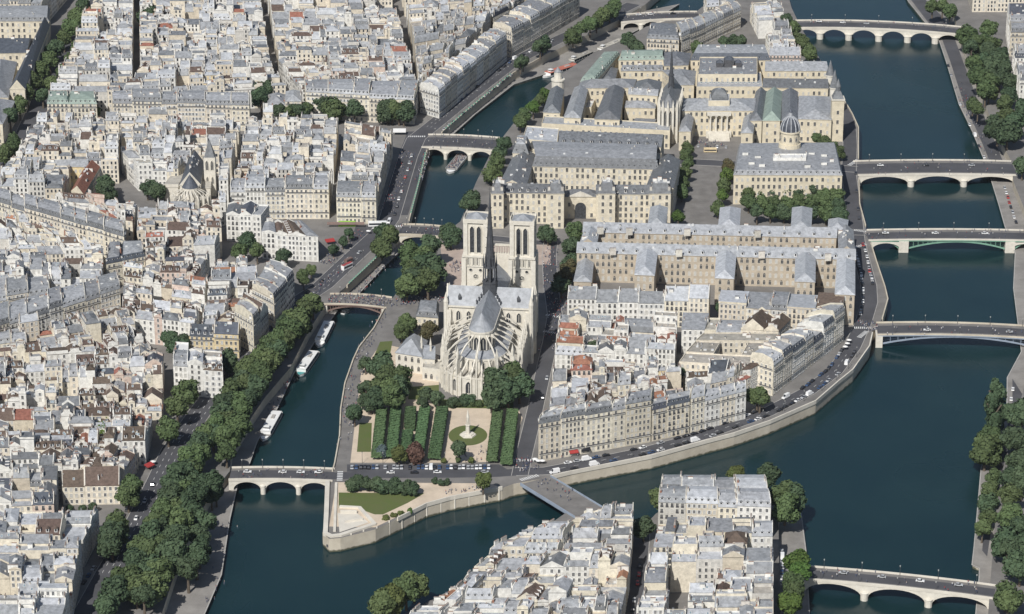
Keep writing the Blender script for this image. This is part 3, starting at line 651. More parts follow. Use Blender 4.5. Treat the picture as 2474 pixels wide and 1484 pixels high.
    for _ in range(clut):
        s_, t = rng.uniform(.08, .92), rng.uniform(.2, .8); p = Q(s_, t, 0)
        z = zt+(rh*(1-abs(2*t-1)) if roof == 'gs' else rh*(1-abs(2*s_-1)) if roof == 'gt' else mh+.35 if roof[0] == 'm' else .05)
        if roof in ('hip', 'shed'): continue
        if indiv: inst('roof_vent', rng.choice(VENT), ro, (p[0], p[1], z), atan2(B[1]-A[1], B[0]-A[0])+rng.choice((0, pi/2)), base=rb)
        else:
            wv, lv, hv = rng.choice(((.45, .4, 1.1), (1.2, .3, 1.5), (.9, .7, .45), (.2, .2, 1.5))); FAR.box(-wv, wv, -lv, lv, -.6, hv, rng.choice(('white', 'chimneywall', 'zinclight', 'zincdark')), lambda X, Y, Z: (p[0]+X, p[1]+Y, z+Z), False)
    if skyl and roof in ('gs', 'hip', 'flat') and indiv:
        for _ in range(skyl):
            s_, t = rng.uniform(.15, .85), rng.uniform(.62, .88); p = Q(s_, t, 0)
            z = zt+.02 if roof == 'flat' else zt+rh*(1-t)*2+.05; sl = 0 if roof == 'flat' else atan2(rh, D_/2)
            if roof == 'hip' and (W_ < D_ or s_ < .3 or s_ > .7): continue
            inst('skylight', SKYL, ro, (p[0], p[1], z), rot=(sl, 0, atan2(B[1]-A[1], B[0]-A[0])), base=rb)
    return zr

WALLNAME = {'cream': 'cream', 'white': 'white', 'beige': 'beige', 'greywall': 'grey', 'pink': 'pinkish', 'ochre': 'yellowish', 'stone': 'stone'}
ROOFNAME = {'zinc': 'grey zinc', 'zinclight': 'pale zinc', 'zincdark': 'dark zinc', 'slate': 'dark slate', 'slategrey': 'grey slate', 'browntile': 'brown tiled', 'redtile': 'red tiled', 'flatroof': 'flat gravel', 'paleroof': 'white', 'copper': 'green copper'}
def pick(d, rng):
    r = rng.random()*sum(d.values())
    for k, v in d.items():
        r -= v
        if r <= 0: return k
    return k
MIX = {
 'haus': dict(wall={'cream': 5, 'white': 2, 'beige': 2}, roof={'zinc': 5, 'slate': 2, 'slategrey': 2, 'zinclight': 1}, form={'ms': 6, 'mh': 1, 'gs': 1}, h=(18, 21)),
 'old': dict(wall={'white': 7, 'cream': 5, 'beige': 2, 'pink': 1.2, 'greywall': 1, 'ochre': .6}, roof={'zinc': 5, 'zinclight': 3, 'browntile': 2.6, 'zincdark': 1.6, 'redtile': .35, 'slate': .6, 'flatroof': .5}, form={'gs': 5, 'gt': 1.0, 'ms': 2.4, 'flat': 1.4, 'shed': 2.2, 'hip': 1.0}, h=(13.5, 20)),
 'brown': dict(wall={'white': 6, 'cream': 5, 'beige': 2, 'pink': 1.5}, roof={'browntile': 6, 'zinc': 3.2, 'zinclight': 1.6, 'redtile': .8, 'slate': 1, 'slategrey': 1}, form={'gs': 6, 'gt': 1.6, 'ms': 1.2, 'shed': 1.6, 'hip': 1}, h=(11.5, 18)),
 'grey': dict(wall={'cream': 5, 'white': 5, 'beige': 2, 'greywall': 1.5}, roof={'zinc': 6, 'zinclight': 4, 'zincdark': 2, 'slategrey': 1, 'browntile': .7, 'redtile': .25, 'paleroof': .2, 'flatroof': .6}, form={'gs': 4, 'gt': .7, 'ms': 3.4, 'flat': 1.6, 'shed': 2, 'hip': 1}, h=(15, 21)),
}
HOUSES = 0
BC = {}
def block(bname, quad, mix='old', lot=(10.5, 11.5), zr=17.0, indiv=True, empty=.15, seed=1, rows=None, cols=None, form=None, roofm=None, wallm=None, hh=None, dorm=None, win=None, group=None, cat='house', nm='town_house', ground=False, front='near', chimf=1.0, skip=()):
    """a patch of houses: quad = roof edge in the photograph (far-left, far-right, near-right, near-left) at height zr"""
    global HOUSES
    rng = random.Random(seed*977+len(bname)); M = MIX[mix]
    A, B, C, D = [P2(x, y, zr) if not ground else P2(x, y, 0) for x, y in quad]
    W_ = (hypot(B[0]-A[0], B[1]-A[1])+hypot(C[0]-D[0], C[1]-D[1]))/2; D_ = (hypot(A[0]-D[0], A[1]-D[1])+hypot(B[0]-C[0], B[1]-C[1]))/2
    n = cols or max(1, round(W_/lot[0])); m_ = rows or max(1, round(D_/lot[1]))
    def Q(s_, t): return lerp(lerp(A, B, s_), lerp(D, C, s_), t)
    tl = [0]+[(j+rng.uniform(-.18, .18))/m_ for j in range(1, m_)]+[1]
    sl = [[0]+[(i+rng.uniform(-.25, .25))/n for i in range(1, n)]+[1] for j in range(m_)]
    lo, hi = hh or M['h']
    H = [[0 if (m_ > 2 and 0 < j < m_-1 and rng.random() < empty) or ((i, j) in skip) else rng.uniform(lo, hi)+(rng.random() < .15)*rng.uniform(1, 4)-(0 < j < m_-1)*(rng.random() < .3)*rng.uniform(2, 7) for i in range(n)] for j in range(m_)]
    for j in range(m_):
        for i in range(n):
            h = H[j][i]
            if not h: continue
            s0, s1, t0, t1 = sl[j][i], sl[j][i+1], tl[j], tl[j+1]
            g = .03; q = [Q(s0, t0), Q(s1, t0), Q(s1, t1), Q(s0, t1)]
            c = (sum(p[0] for p in q)/4, sum(p[1] for p in q)/4)
            q = [(p[0]+(c[0]-p[0])*.004, p[1]+(c[1]-p[1])*.004) for p in q]
            near = 0 if j == m_-1 else max(0, min(H[j+1][max(0, i-1):i+2])+.8); far = 0 if j == 0 else None
            right = 0 if i == n-1 else H[j][i+1]+1.0; left = 0 if i == 0 else H[j][i-1]+1.0
            wm = wallm or pick(M['wall'], rng); rm = roofm or pick(M['roof'], rng); fm = form or pick(M['form'], rng)
            if isinstance(rm, (list, tuple)): rm = rng.choice(rm)
            if isinstance(wm, (list, tuple)): wm = rng.choice(wm)
            if rm == 'flatroof' or rm == 'paleroof': fm = 'flat'
            if fm == 'flat' and rm not in ('flatroof', 'paleroof'): rm = rng.choice(('flatroof', 'zinclight', 'zinc'))
            if rm in ('browntile', 'redtile') and fm[0] == 'm': fm = 'gs'
            if rm in ('slate', 'slategrey') and fm in ('gt', 'shed'): fm = 'ms'
            d_ = hypot(q[0][0]-q[3][0], q[0][1]-q[3][1]); w_ = hypot(q[0][0]-q[1][0], q[0][1]-q[1][1])
            root = None
            if indiv:
                HOUSES += 1; BC[bname, nm] = BC.get((bname, nm), 0)+1
                where = (('sole house' if n == m_ == 1 else ordw(i+1)+' from left' if m_ == 1 else ordw(m_-j)+' up' if n == 1 else ordw(i+1)+' from left, '+ordw(m_-j)+' row up'))
                root = thing(nm, '%s house, %s roof, %s, %s' % (WALLNAME[wm], ROOFNAME[rm], where, bname), cat, (c[0], c[1], 0), group or 'houses of '+bname)
            wk = win or rng.choice(('plain', 'white', 'white', 'shut', 'plain', 'rail'))
            def put(q_, h_, fm_, rm_, ex):
                if ex[2] and rng.random() < .5: ex = (ex[0], ex[1], None, ex[3])
                d2 = hypot(q_[0][0]-q_[3][0], q_[0][1]-q_[3][1]); w2 = hypot(q_[0][0]-q_[1][0], q_[0][1]-q_[1][1])
                if fm_ in ('gs', 'gt') and not form: fm_ = ('gs' if w2*rng.uniform(.9, 1.8) >= d2 else 'gt')
                rh = {'gs': d2*rng.uniform(.26, .42), 'gt': w2*rng.uniform(.26, .40), 'shed': rng.uniform(1, 2.6), 'hip': min(d2, w2)*rng.uniform(.22, .36), 'flat': .5}.get(fm_, 1.3)
                if rm_ in ('zinc', 'zinclight', 'zincdark') and fm_[0] == 'g': rh *= .72
                dm = dorm if dorm is not None else (3.0 if fm_[0] == 'm' else (3.4 if rm_ in ('browntile', 'slate') and rng.random() < .6 else 0))
                body(root, q_, 0, h_, fm_, rh, wm, rm_, ex, wk, rng.uniform(2.9, 3.2), rng.uniform(2.2, 2.9), dorm=dm, chim=int(chimf*(1+(rng.random() < .7)+(rng.random() < .45))), skyl=(rng.random() < .6)*rng.randint(1, 3), hut=rng.random() < .09, balc=mix == 'haus' and indiv, clut=rng.randint(2, 5) if mix == 'haus' else rng.randint(0, 3), rng=rng)
            if m_ > 1 and not form and rng.random() < .8 and w_ > 5.5 and d_ > 6:
                k = rng.uniform(.36, .64); h2 = max(7, h+rng.choice((-1, 1))*rng.uniform(1.2, 5.0)); fm2, rm2 = pick(M['form'], rng), (rm if roofm else pick(M['roof'], rng))
                if isinstance(rm2, (list, tuple)): rm2 = rng.choice(rm2)
                if rm2 in ('flatroof', 'paleroof'): fm2 = 'flat'
                elif fm2 == 'flat': rm2 = 'zinclight'
                elif rm2 in ('browntile', 'redtile') and fm2[0] == 'm': fm2 = 'gs'
                A_, B_, C_, D__ = q
                if rng.random() < (.65 if w_ > d_ else .35):
                    m0, m1 = lerp(A_, B_, k), lerp(D__, C_, k); m0b, m1b = lerp(A_, B_, k+.006), lerp(D__, C_, k+.006)
                    put([A_, m0, m1, D__], h, fm, rm, (far, h2+.8, near, left)); put([m0b, B_, C_, m1b], h2, fm2, rm2, (far, right, near, h+.8))
                else:
                    m0, m1 = lerp(A_, D__, k), lerp(B_, C_, k); m0b, m1b = lerp(A_, D__, k+.006), lerp(B_, C_, k+.006)
                    put([A_, B_, m1, m0], h2, fm2, rm2, (far, right, h+.8, left)); put([m0b, m1b, C_, D__], h, fm, rm, (None, right, near, left))
            else: put(q, h, fm, rm, (far, right, near, left))
# ------------------------------------------------------------------ houses (quads are the roof edges seen in the photograph)
# far left bank, beyond counting: one mass
F = dict(indiv=False)
block('far a', [(262,-60),(322,-60),(318,228),(122,228)], 'grey', (11.5, 11.5), seed=1, **F)
block('far b', [(338,-60),(618,-60),(652,150),(338,150)], 'grey', (11.5, 11.5), seed=2, **F)
block('far c', [(338,155),(654,155),(690,204),(300,224)], 'old', (10.5, 11), seed=3, **F)
block('far d', [(638,-60),(930,-60),(985,140),(674,140)], 'grey', (11.5, 11.5), seed=4, **F)
block('far e', [(672,146),(990,146),(1005,200),(728,204)], 'old', (10.5, 11), seed=5, **F)
block('far f', [(965,-60),(1270,-60),(1165,70),(1000,100)], 'grey', (11.5, 11.5), seed=6, **F)
block('far g', [(1000,108),(1160,78),(1035,190),(1012,196)], 'grey', (10.5, 11), seed=7, **F)
block('far h', [(-40,-60),(170,-60),(100,20),(-60,20)], 'haus', (18, 15), seed=8, roofm='slategrey', **F)
block('far k', [(2330,-80),(2560,-80),(2560,-20),(2350,-20)], 'haus', (22, 18), seed=9, **F)
# terraces that can be told apart, far side of the left bank
block('terrace above the street trees', [(270,232),(604,236),(602,258),(272,254)], 'haus', (17, 12), 18, seed=21, rows=1, roofm='slategrey', form='ms', wallm='cream', nm='terrace_house')
block('green roofed terrace beside the boulevard', [(118,234),(232,234),(234,256),(114,256)], 'haus', (17, 12), 18, seed=22, rows=1, roofm='copper', form='mh', wallm='cream', nm='terrace_house')
block('curved terrace behind square trees', [(735,205),(1012,200),(1000,240),(738,226)], 'haus', (15, 13), 19, seed=23, rows=1, roofm=('slategrey', 'zinc'), form='ms', wallm='cream', nm='terrace_house', dorm=2.4)
block('low roof behind square trees', [(648,228),(730,228),(728,252),(646,252)], 'haus', (14, 13), 13, seed=24, rows=1, form='hip', roofm='zinc', hh=(12, 13), nm='terrace_house')
block('upper left quay terrace', [(1014,212),(1180,80),(1224,90),(1060,226)], 'haus', (13, 15), 19, seed=25, rows=1, hh=(18, 20.5), wallm=('cream', 'beige', 'white'), form='ms', roofm=('zinc', 'slategrey', 'zinclight'), nm='quay_house')
block('top quay terrace by trees', [(1190,68),(1330,-30),(1400,-14),(1236,82)], 'haus', (17, 15), 19, seed=26, rows=1, hh=(18, 21), wallm=('cream', 'beige'), form='ms', roofm=('zinc', 'slategrey'), nm='quay_house')
block('block above top quay terrace', [(1275,-60),(1330,-60),(1230,20),(1190,40)], 'haus', (15, 14), 19, seed=27, nm='terrace_house')
# left bank between the boulevard and the church
block('rooftops beside the boulevard', [(98,288),(288,292),(285,386),(28,386)], 'grey', (9.5, 10.5), seed=31, indiv=False)
block('rooftops above the church', [(292,290),(580,294),(566,362),(292,362)], 'grey', (9.5, 10.5), seed=32, indiv=False)
block('row above the church garden', [(296,366),(480,366),(430,404),(332,404)], 'grey', (13, 12), seed=33, hh=(14, 17), wallm=('white', 'cream'))
block('corner below the boulevard trees', [(20,390),(170,392),(150,462),(-30,462)], 'grey', (12, 12), seed=34, indiv=False)
block('strip between church and dark lane', [(530,372),(563,368),(545,486),(528,486)], 'grey', (11, 11), seed=35, indiv=False)
block('rooftops between the two dark lanes', [(602,290),(818,292),(798,440),(566,440)], 'grey', (9.5, 10.5), seed=36, indiv=False)
block('terrace between the dark lanes', [(562,446),(796,446),(794,470),(556,470)], 'haus', (12, 11), seed=37, rows=1, form='ms', roofm=('slategrey', 'zinc'))
block('row below the beige terrace', [(552,496),(650,500),(630,526),(546,522)], 'old', (8, 11), 17, seed=38, hh=(16, 19), wallm='white', rows=1)
block('curved row above small park', [(640,540),(728,534),(768,572),(632,564)], 'old', (7.5, 11), 17, seed=39, hh=(15.5, 18), wallm='white', rows=1, roofm=('browntile', 'zinc', 'slate'))
block('narrow riverside block', [(836,300),(948,322),(914,440),(816,440)], 'grey', (10.5, 12), seed=40, indiv=False, hh=(16, 19))
block('hotel front facing the bridge', [(816,446),(912,448),(908,478),(812,476)], 'haus', (11, 11), 18, seed=41, rows=1, form='ms', hh=(17.5, 18.5), wallm=('cream', 'white'), roofm='zinc')
# diagonal terrace and its surroundings
block('long diagonal mansard terrace', [(-20,462),(304,552),(300,580),(-20,488)], 'haus', (14, 12), 18, seed=42, rows=1, form='ms', roofm='slategrey', wallm='cream', dorm=2.6, nm='terrace_house')
block('roofs behind the diagonal terrace', [(120,472),(330,486),(320,540),(270,534)], 'old', (11, 12), seed=43, indiv=False)
block('roofs below the church', [(335,500),(530,502),(535,560),(330,552)], 'old', (11, 12), seed=44, indiv=False)
block('below the diagonal terrace', [(-20,520),(110,548),(250,604),(-20,612)], 'old', (11, 12.5), seed=45)
block('dark mansard corner house row', [(262,590),(345,588),(350,616),(256,634)], 'haus', (14, 13), 17, seed=46, rows=1, form='mh', roofm='slate', hh=(16, 17), nm='terrace_house')
block('beside the park trees', [(352,575),(530,566),(470,650),(352,650)], 'brown', (11, 12), seed=47)
block('left of the park hedge', [(520,636),(618,632),(622,676),(510,680)], 'old', (12, 12), seed=48, wallm=('white', 'cream'))
block('above the long street', [(-20,622),(250,618),(245,672),(-20,674)], 'old', (11.5, 12), seed=49)
block('long street terrace', [(-20,690),(116,668),(120,700),(-20,724)], 'haus', (14, 12), 17, seed=50, rows=1, form='ms', roofm='zinc', hh=(15, 16.5), nm='terrace_house')
block('second long street terrace', [(-20,752),(150,726),(285,668),(288,700),(150,770),(-20,796)][:0] or [(-20,748),(283,662),(290,694),(-20,792)], 'haus', (13, 12), 17, seed=51, rows=1, form='ms', roofm=('zinc', 'slategrey'), hh=(15, 17.5), nm='terrace_house', wallm=('cream', 'white'))
block('upper old quarter', [(300,662),(505,690),(470,790),(296,770)], 'brown', (9.5, 11), 14, seed=52)
block('behind the quay terrace', [(512,690),(630,690),(560,770),(486,780)], 'brown', (10, 11), 15, seed=53)
block('quay terrace above tree row', [(650,640),(710,668),(612,786),(566,760)], 'haus', (14, 13), 18, seed=54, cols=1, form='mt', roofm=('slate', 'browntile', 'slategrey'), hh=(17, 19), nm='quay_house')
block('yellow house beside quay terrace', [(462,786),(580,790),(576,812),(456,806)], 'haus', (18, 11), 14, seed=55, rows=1, form='gs', roofm='slate', wallm='ochre', hh=(12, 13))
block('old quarter middle', [(-20,806),(290,752),(380,850),(-20,880)], 'brown', (9.5, 11), 14, seed=56)
block('old quarter lower', [(-20,890),(395,862),(390,985),(-20,985)], 'brown', (9.8, 11.5), 14, seed=57)
block('corner building by tree row', [(424,828),(535,836),(538,892),(418,884)], 'grey', (13, 14), 18, seed=58, hh=(16.5, 18.5), wallm='white', rows=2)
block('left of the vine wall', [(-20,992),(366,992),(350,1064),(-20,1070)], 'brown', (10.5, 12), 15, seed=59)
block('around the garden courts', [(-20,1078),(335,1072),(300,1130),(-20,1140)], 'brown', (12, 12), 14, seed=60, roofm=('slate', 'slategrey', 'browntile', 'zinc'))
block('garden court house', [(150,1140),(292,1134),(288,1172),(150,1174)], 'brown', (16, 13), 11, seed=61, rows=1, form='gs', roofm='browntile', hh=(10.5, 11), wallm='cream')
block('lower left by garden', [(-20,1148),(140,1146),(130,1220),(-20,1226)], 'brown', (12, 13), 14, seed=62, roofm=('slate', 'zinc', 'slategrey'))
block('bottom left zinc roofs', [(-20,1236),(238,1230),(200,1300),(-20,1300)], 'grey', (12, 13), 16, seed=63, hh=(14, 17))
block('bottom left corner block', [(-20,1308),(196,1308),(150,1500),(-20,1500)], 'grey', (12, 13), 18, seed=64, hh=(17, 19.5), roofm=('zinc', 'zinclight', 'zincdark'))
# big island
block('north cathedral street row', [(1376,694),(1716,700),(1712,728),(1370,722)], 'grey', (15, 13), 17, seed=71, rows=1, hh=(15, 18), form='gs', roofm=('zinclight', 'zinc'), wallm=('cream', 'white'), nm='city_house')
block('row before hospital right wing', [(1742,700),(2040,716),(2030,752),(1736,732)], 'grey', (14, 14), 17, seed=72, rows=1, hh=(15, 18), nm='city_house')
block('island courtyard roofs', [(1352,762),(1636,778),(1630,862),(1340,846)], 'old', (15, 14), 15, seed=73, hh=(11, 17), nm='city_house', roofm=('zinc', 'zinclight', 'redtile', 'flatroof', 'zinc', 'slategrey'))
block('roofs around flat-roofed court', [(1650,770),(1910,776),(1880,806),(1646,800)], 'old', (13, 13), 14, seed=74, rows=1, hh=(11, 16), nm='city_house')
block('inside the riverfront', [(1654,884),(1836,884),(1788,912),(1664,940)], 'brown', (12, 13), 15, seed=75, nm='city_house')
block('curving riverfront row', [(1968,766),(2040,756),(1868,886),(1812,868)], 'haus', (12, 13), 18, seed=76, cols=1, hh=(17, 19.5), form='mt', roofm=('zinc', 'slate', 'zinclight'), wallm=('cream', 'white'), nm='riverfront_house')
block('corner riverfront facade row', [(1325,1096),(1578,1050),(1571,1068),(1300,1116)], 'haus', (13, 13), ground=True, seed=78, rows=1, cols=5, hh=(22.2, 24), form='ms', roofm=('zinc', 'slategrey', 'zincdark'), wallm=('cream', 'beige', 'cream'), nm='riverfront_house', win='plain', dorm=2.6)
block('slate-dormered riverfront row', [(1580,1049),(1670,1029),(1664,1047),(1573,1067)], 'haus', (12, 13), ground=True, seed=77, rows=1, cols=2, hh=(18.6, 19.4), form='ms', roofm='slate', wallm='beige', nm='riverfront_house', win='rail', dorm=2.4)
block('white riverfront row', [(1672,1028),(1796,996),(1800,1012),(1666,1046)], 'haus', (11, 13), ground=True, seed=79, rows=1, cols=4, hh=(16.2, 17.5), form='ms', roofm=('zinc', 'zinclight'), wallm=('white', 'white', 'cream'), nm='riverfront_house', win='white', dorm=3.2)
block('behind the corner riverfront', [(1338,872),(1640,884),(1655,942),(1326,1010)], 'old', (11.5, 11), 16, seed=80, hh=(13, 19), nm='city_house', roofm=('zinc', 'zinclight', 'redtile', 'zincdark', 'zinc', 'browntile'), chimf=1.5)
# smaller island
block('front block, small island', [(1600,1160),(1846,1160),(1862,1226),(1590,1216)], 'grey', (14, 14), 19, seed=81, hh=(18, 20), nm='isle_house', form='ms', roofm=('zinc', 'zinclight', 'slategrey'))
block('right block, small island', [(1592,1262),(1866,1262),(1868,1500),(1532,1500)], 'grey', (12.5, 13), 18, seed=82, hh=(15.5, 19.5), nm='isle_house')
block('left block, small island', [(1360,1240),(1530,1240),(1522,1340),(1180,1340)], 'grey', (12, 13), 18, seed=83, hh=(15.5, 19.5), nm='isle_house')
block('bottom block, small island', [(1178,1344),(1522,1344),(1492,1500),(985,1500)], 'grey', (12, 13), 18, seed=84, hh=(15.5, 19), nm='isle_house')
# right bank
block('shaded block at top right', [(2432,30),(2530,30),(2530,200),(2462,200)], 'haus', (20, 18), 19, seed=91, nm='terrace_house')
print('houses', HOUSES); [print('  ', k, v) for k, v in BC.items()]
tag(FAR.build('distant_houses'), 'dense far-off mass of pale Parisian rooftops along the top left', 'rooftops', kind='stuff')
# ------------------------------------------------------------------ the cathedral
CX, CY, AW = -12.6, -76.5, radians(6.7)
def N(w, v, z): return (CX+w*sin(AW)+v*cos(AW), CY+w*cos(AW)-v*sin(AW), z)
RZ = -AW                                                       # rotation of +x (north, right) in the plan
cath = thing('cathedral', 'great pale gothic cathedral with two square towers, dark spire and flying buttresses', 'cathedral', (*N(0, 0, 0)[:2], 0))
cath_o = cath.location
def ring(r, k, n_=8, w0=-40.0): a = pi*k/n_; return (w0-r*sin(a), r*cos(a))       # k = 0 north ... n south, round the apse
def lancet(w_, h_, n_=6):
    """pointed arch outline in x, z"""
    s = h_-w_*.9; pts = [(-w_/2, 0), (w_/2, 0)]
    for k in range(n_+1): t = k/n_*pi/3; pts.append((w_/2-w_*(1-cos(t)), s+w_*sin(t)))
    for k in range(n_-1, -1, -1): t = k/n_*pi/3; pts.append((-w_/2+w_*(1-cos(t)), s+w_*sin(t)))
    return pts
def mk_lancet(w_, h_, frame=.35, dep=.45, m='stonelight', mull=True):
    mb = MB(); a = lancet(w_, h_); b_ = lancet(w_+2*frame, h_+frame*1.6)
    mb.face([(x, -.05, z) for x, z in a], 'pane')
    n_ = len(a)
    for i in range(1, n_):
        j = (i+1) % n_
        mb.face([(a[i][0], -dep, a[i][1]), (a[j][0], -dep, a[j][1]), (b_[j][0], -dep, b_[j][1]), (b_[i][0], -dep, b_[i][1])][::-1], m)
        mb.face([(a[i][0], -.05, a[i][1]), (a[j][0], -.05, a[j][1]), (a[j][0], -dep, a[j][1]), (a[i][0], -dep, a[i][1])], m)
        mb.face([(b_[i][0], 0, b_[i][1]), (b_[j][0], 0, b_[j][1]), (b_[j][0], -dep, b_[j][1]), (b_[i][0], -dep, b_[i][1])][::-1], m)
    if mull: mb.box(-.12, .12, -.25, -.04, 0, h_-w_*.5, m, bottom=False)
    return mb.mesh('lancet_window')
def mk_rose(r, spokes=8, m='stonelight'):
    mb = MB(); n_ = 20; A = [2*pi*k/n_ for k in range(n_)]
    mb.face([(r*cos(a), -.05, r*sin(a)) for a in A], 'pane')
    for i in range(n_):
        a, b_ = A[i], A[(i+1) % n_]; R = r*1.22
        mb.face([(r*cos(a), -.35, r*sin(a)), (r*cos(b_), -.35, r*sin(b_)), (R*cos(b_), -.35, R*sin(b_)), (R*cos(a), -.35, R*sin(a))][::-1], m)
        mb.face([(r*cos(a), -.05, r*sin(a)), (r*cos(b_), -.05, r*sin(b_)), (r*cos(b_), -.35, r*sin(b_)), (r*cos(a), -.35, r*sin(a))], m)
        mb.face([(R*cos(a), 0, R*sin(a)), (R*cos(b_), 0, R*sin(b_)), (R*cos(b_), -.35, R*sin(b_)), (R*cos(a), -.35, R*sin(a))][::-1], m)
    for k in range(spokes):
        a = 2*pi*k/spokes; mb.beam((0, -.12, 0), (r*cos(a), -.12, r*sin(a)), .16*max(1, r/2), m)
    return mb.mesh('rose_window')
L_CL, L_CH, L_TW, L_TR, L_SM = mk_lancet(3.2, 8.0), mk_lancet(3.4, 7.2), mk_lancet(2.5, 16.5, .35, .8, mull=False), mk_lancet(2.4, 6.0), mk_lancet(1.2, 4.5, .25)
R_S, R_M, R_L = mk_rose(.9, 0), mk_rose(1.35, 6), mk_rose(5.0, 16)
def wn_(name, me, w, v, z, dw, dv, off=.02):
    """window on the wall at (w, v) whose outward direction is (dw, dv)"""
    x, y, _ = N(dw, dv, 0); nx, ny = x-CX, y-CY; l = hypot(nx, ny); p = N(w, v, z)
    return inst(name, me, cath, (p[0]+nx/l*off, p[1]+ny/l*off, z), atan2(nx, -ny))
S, SG = 'stonelight', 'stonegrey'
def part(name, fn, par=None):
    mb = MB(); fn(mb); return mb.build(name, par or cath) if par is None else None
def npr(mb, pts, z0, z1, m, top=None): mb.prism([N(w, v, 0)[:2] for w, v in pts], z0, z1, m, top)
# vessel walls
mb = MB(); npr(mb, [(7, -7), (45, -7), (45, 7), (7, 7)], 0, 33, S); mb.build('nave_wall', cath)
mb = MB(); npr(mb, [(-7, 7), (-40, 7)]+[ring(7, k) for k in range(1, 8)]+[(-40, -7), (-7, -7)], 0, 33, S); mb.build('choir_wall', cath)
for sgn, nm in ((1, 'north'), (-1, 'south')):
    mb = MB(); npr(mb, [(-7, sgn*7), (7, sgn*7), (7, sgn*25), (-7, sgn*25)], 0, 33, S)
    v = sgn*25; th = .9
    a = [N(-7, v, 33), N(7, v, 33), N(0, v, 44.2)]; b_ = [N(-7, v-sgn*th, 33), N(7, v-sgn*th, 33), N(0, v-sgn*th, 44.2)]
    mb.face(a, S); mb.face(b_[::-1], S)
    for i in range(3): mb.face([a[i], a[(i+1) % 3], b_[(i+1) % 3], b_[i]], S)
    mb.build('transept_wall', cath)
    wn_('rose_window', R_L, 0, sgn*25, 24.5, 0, sgn); wn_('rose_window', R_M, 0, sgn*25, 37, 0, sgn)
    for w in (-4, 0, 4): wn_('lancet_window', L_TR, w, sgn*25, 9, 0, sgn)
    for w in (-7.6, 7.6):                                        # corner turrets
        mb = MB(); c = (w, sgn*24.6); x, y, _ = N(*c, 0); mb.cone(x, y, 0, 36, 1.5, 1.4, 8, S); mb.cone(x, y, 36, 42, 1.55, .0, 8, S); mb.build('turret', cath)
# main roofs
def roof2(name, pts_fn):
    mb = MB(); pts_fn(mb); return mb.build(name, cath)
def naveroof(mb):
    E, R = 7.7, 43.2
    for v in (-1, 1):
        f = [N(6, v*E, 33.2), N(41.6, v*E, 33.2), N(37, 0, R), N(0, 0, R), ]; mb.face(f if v < 0 else f[::-1], 'lead')
    mb.face([N(41.6, -E, 33.2), N(41.6, E, 33.2), N(37, 0, R)], 'lead')
    mb.face([N(6, -E, 33.15), N(41.6, -E, 33.15), N(41.6, E, 33.15), N(6, E, 33.15)][::-1], 'lead')
roof2('nave_roof', naveroof)
def choirroof(mb):
    E, R = 7.05, 42.6
    for v in (-1, 1):
        f = [N(-6, v*7.4, 33.2), N(-40, v*E, 33.2), N(-38.5, 0, R), N(0, 0, 43.2)]; mb.face(f if v > 0 else f[::-1], 'lead')
    pr = [ring(E, k) for k in range(9)]
    for k in range(8): mb.face([N(*pr[k], 33.2), N(*pr[k+1], 33.2), N(-38.5, 0, R)], 'lead')
roof2('choir_roof', choirroof)
for sgn in (-1, 1):
    def tr(mb):
        E, R = 7.7, 43.2
        for w in (-1, 1):
            f = [N(w*E, sgn*6, 33.2), N(w*E, sgn*24.2, 33.2), N(0, sgn*24.2, R), N(0, 0, R)]; mb.face(f if w*sgn < 0 else f[::-1], 'lead')
    roof2('transept_roof', tr)
# eave balustrades
def balu(pts, z, m=S, t=.3, h=1.1):
    pl = [N(w, v, 0)[:2] for w, v in pts]; mb = MB(); ribbon_box(mb, pl, -t/2, t/2, z, z+h, m); return mb.build('balustrade', cath)
for sgn in (-1, 1):
    balu([(8, sgn*7.7), (41, sgn*7.7)], 32.6); balu([(-8, sgn*7.4), (-40, sgn*7.2)], 32.6)
    balu([(-7.7, sgn*8), (-7.7, sgn*24)], 32.6); balu([(7.7, sgn*8), (7.7, sgn*24)], 32.6)
balu([ring(7.2, k) for k in range(9)], 32.6)
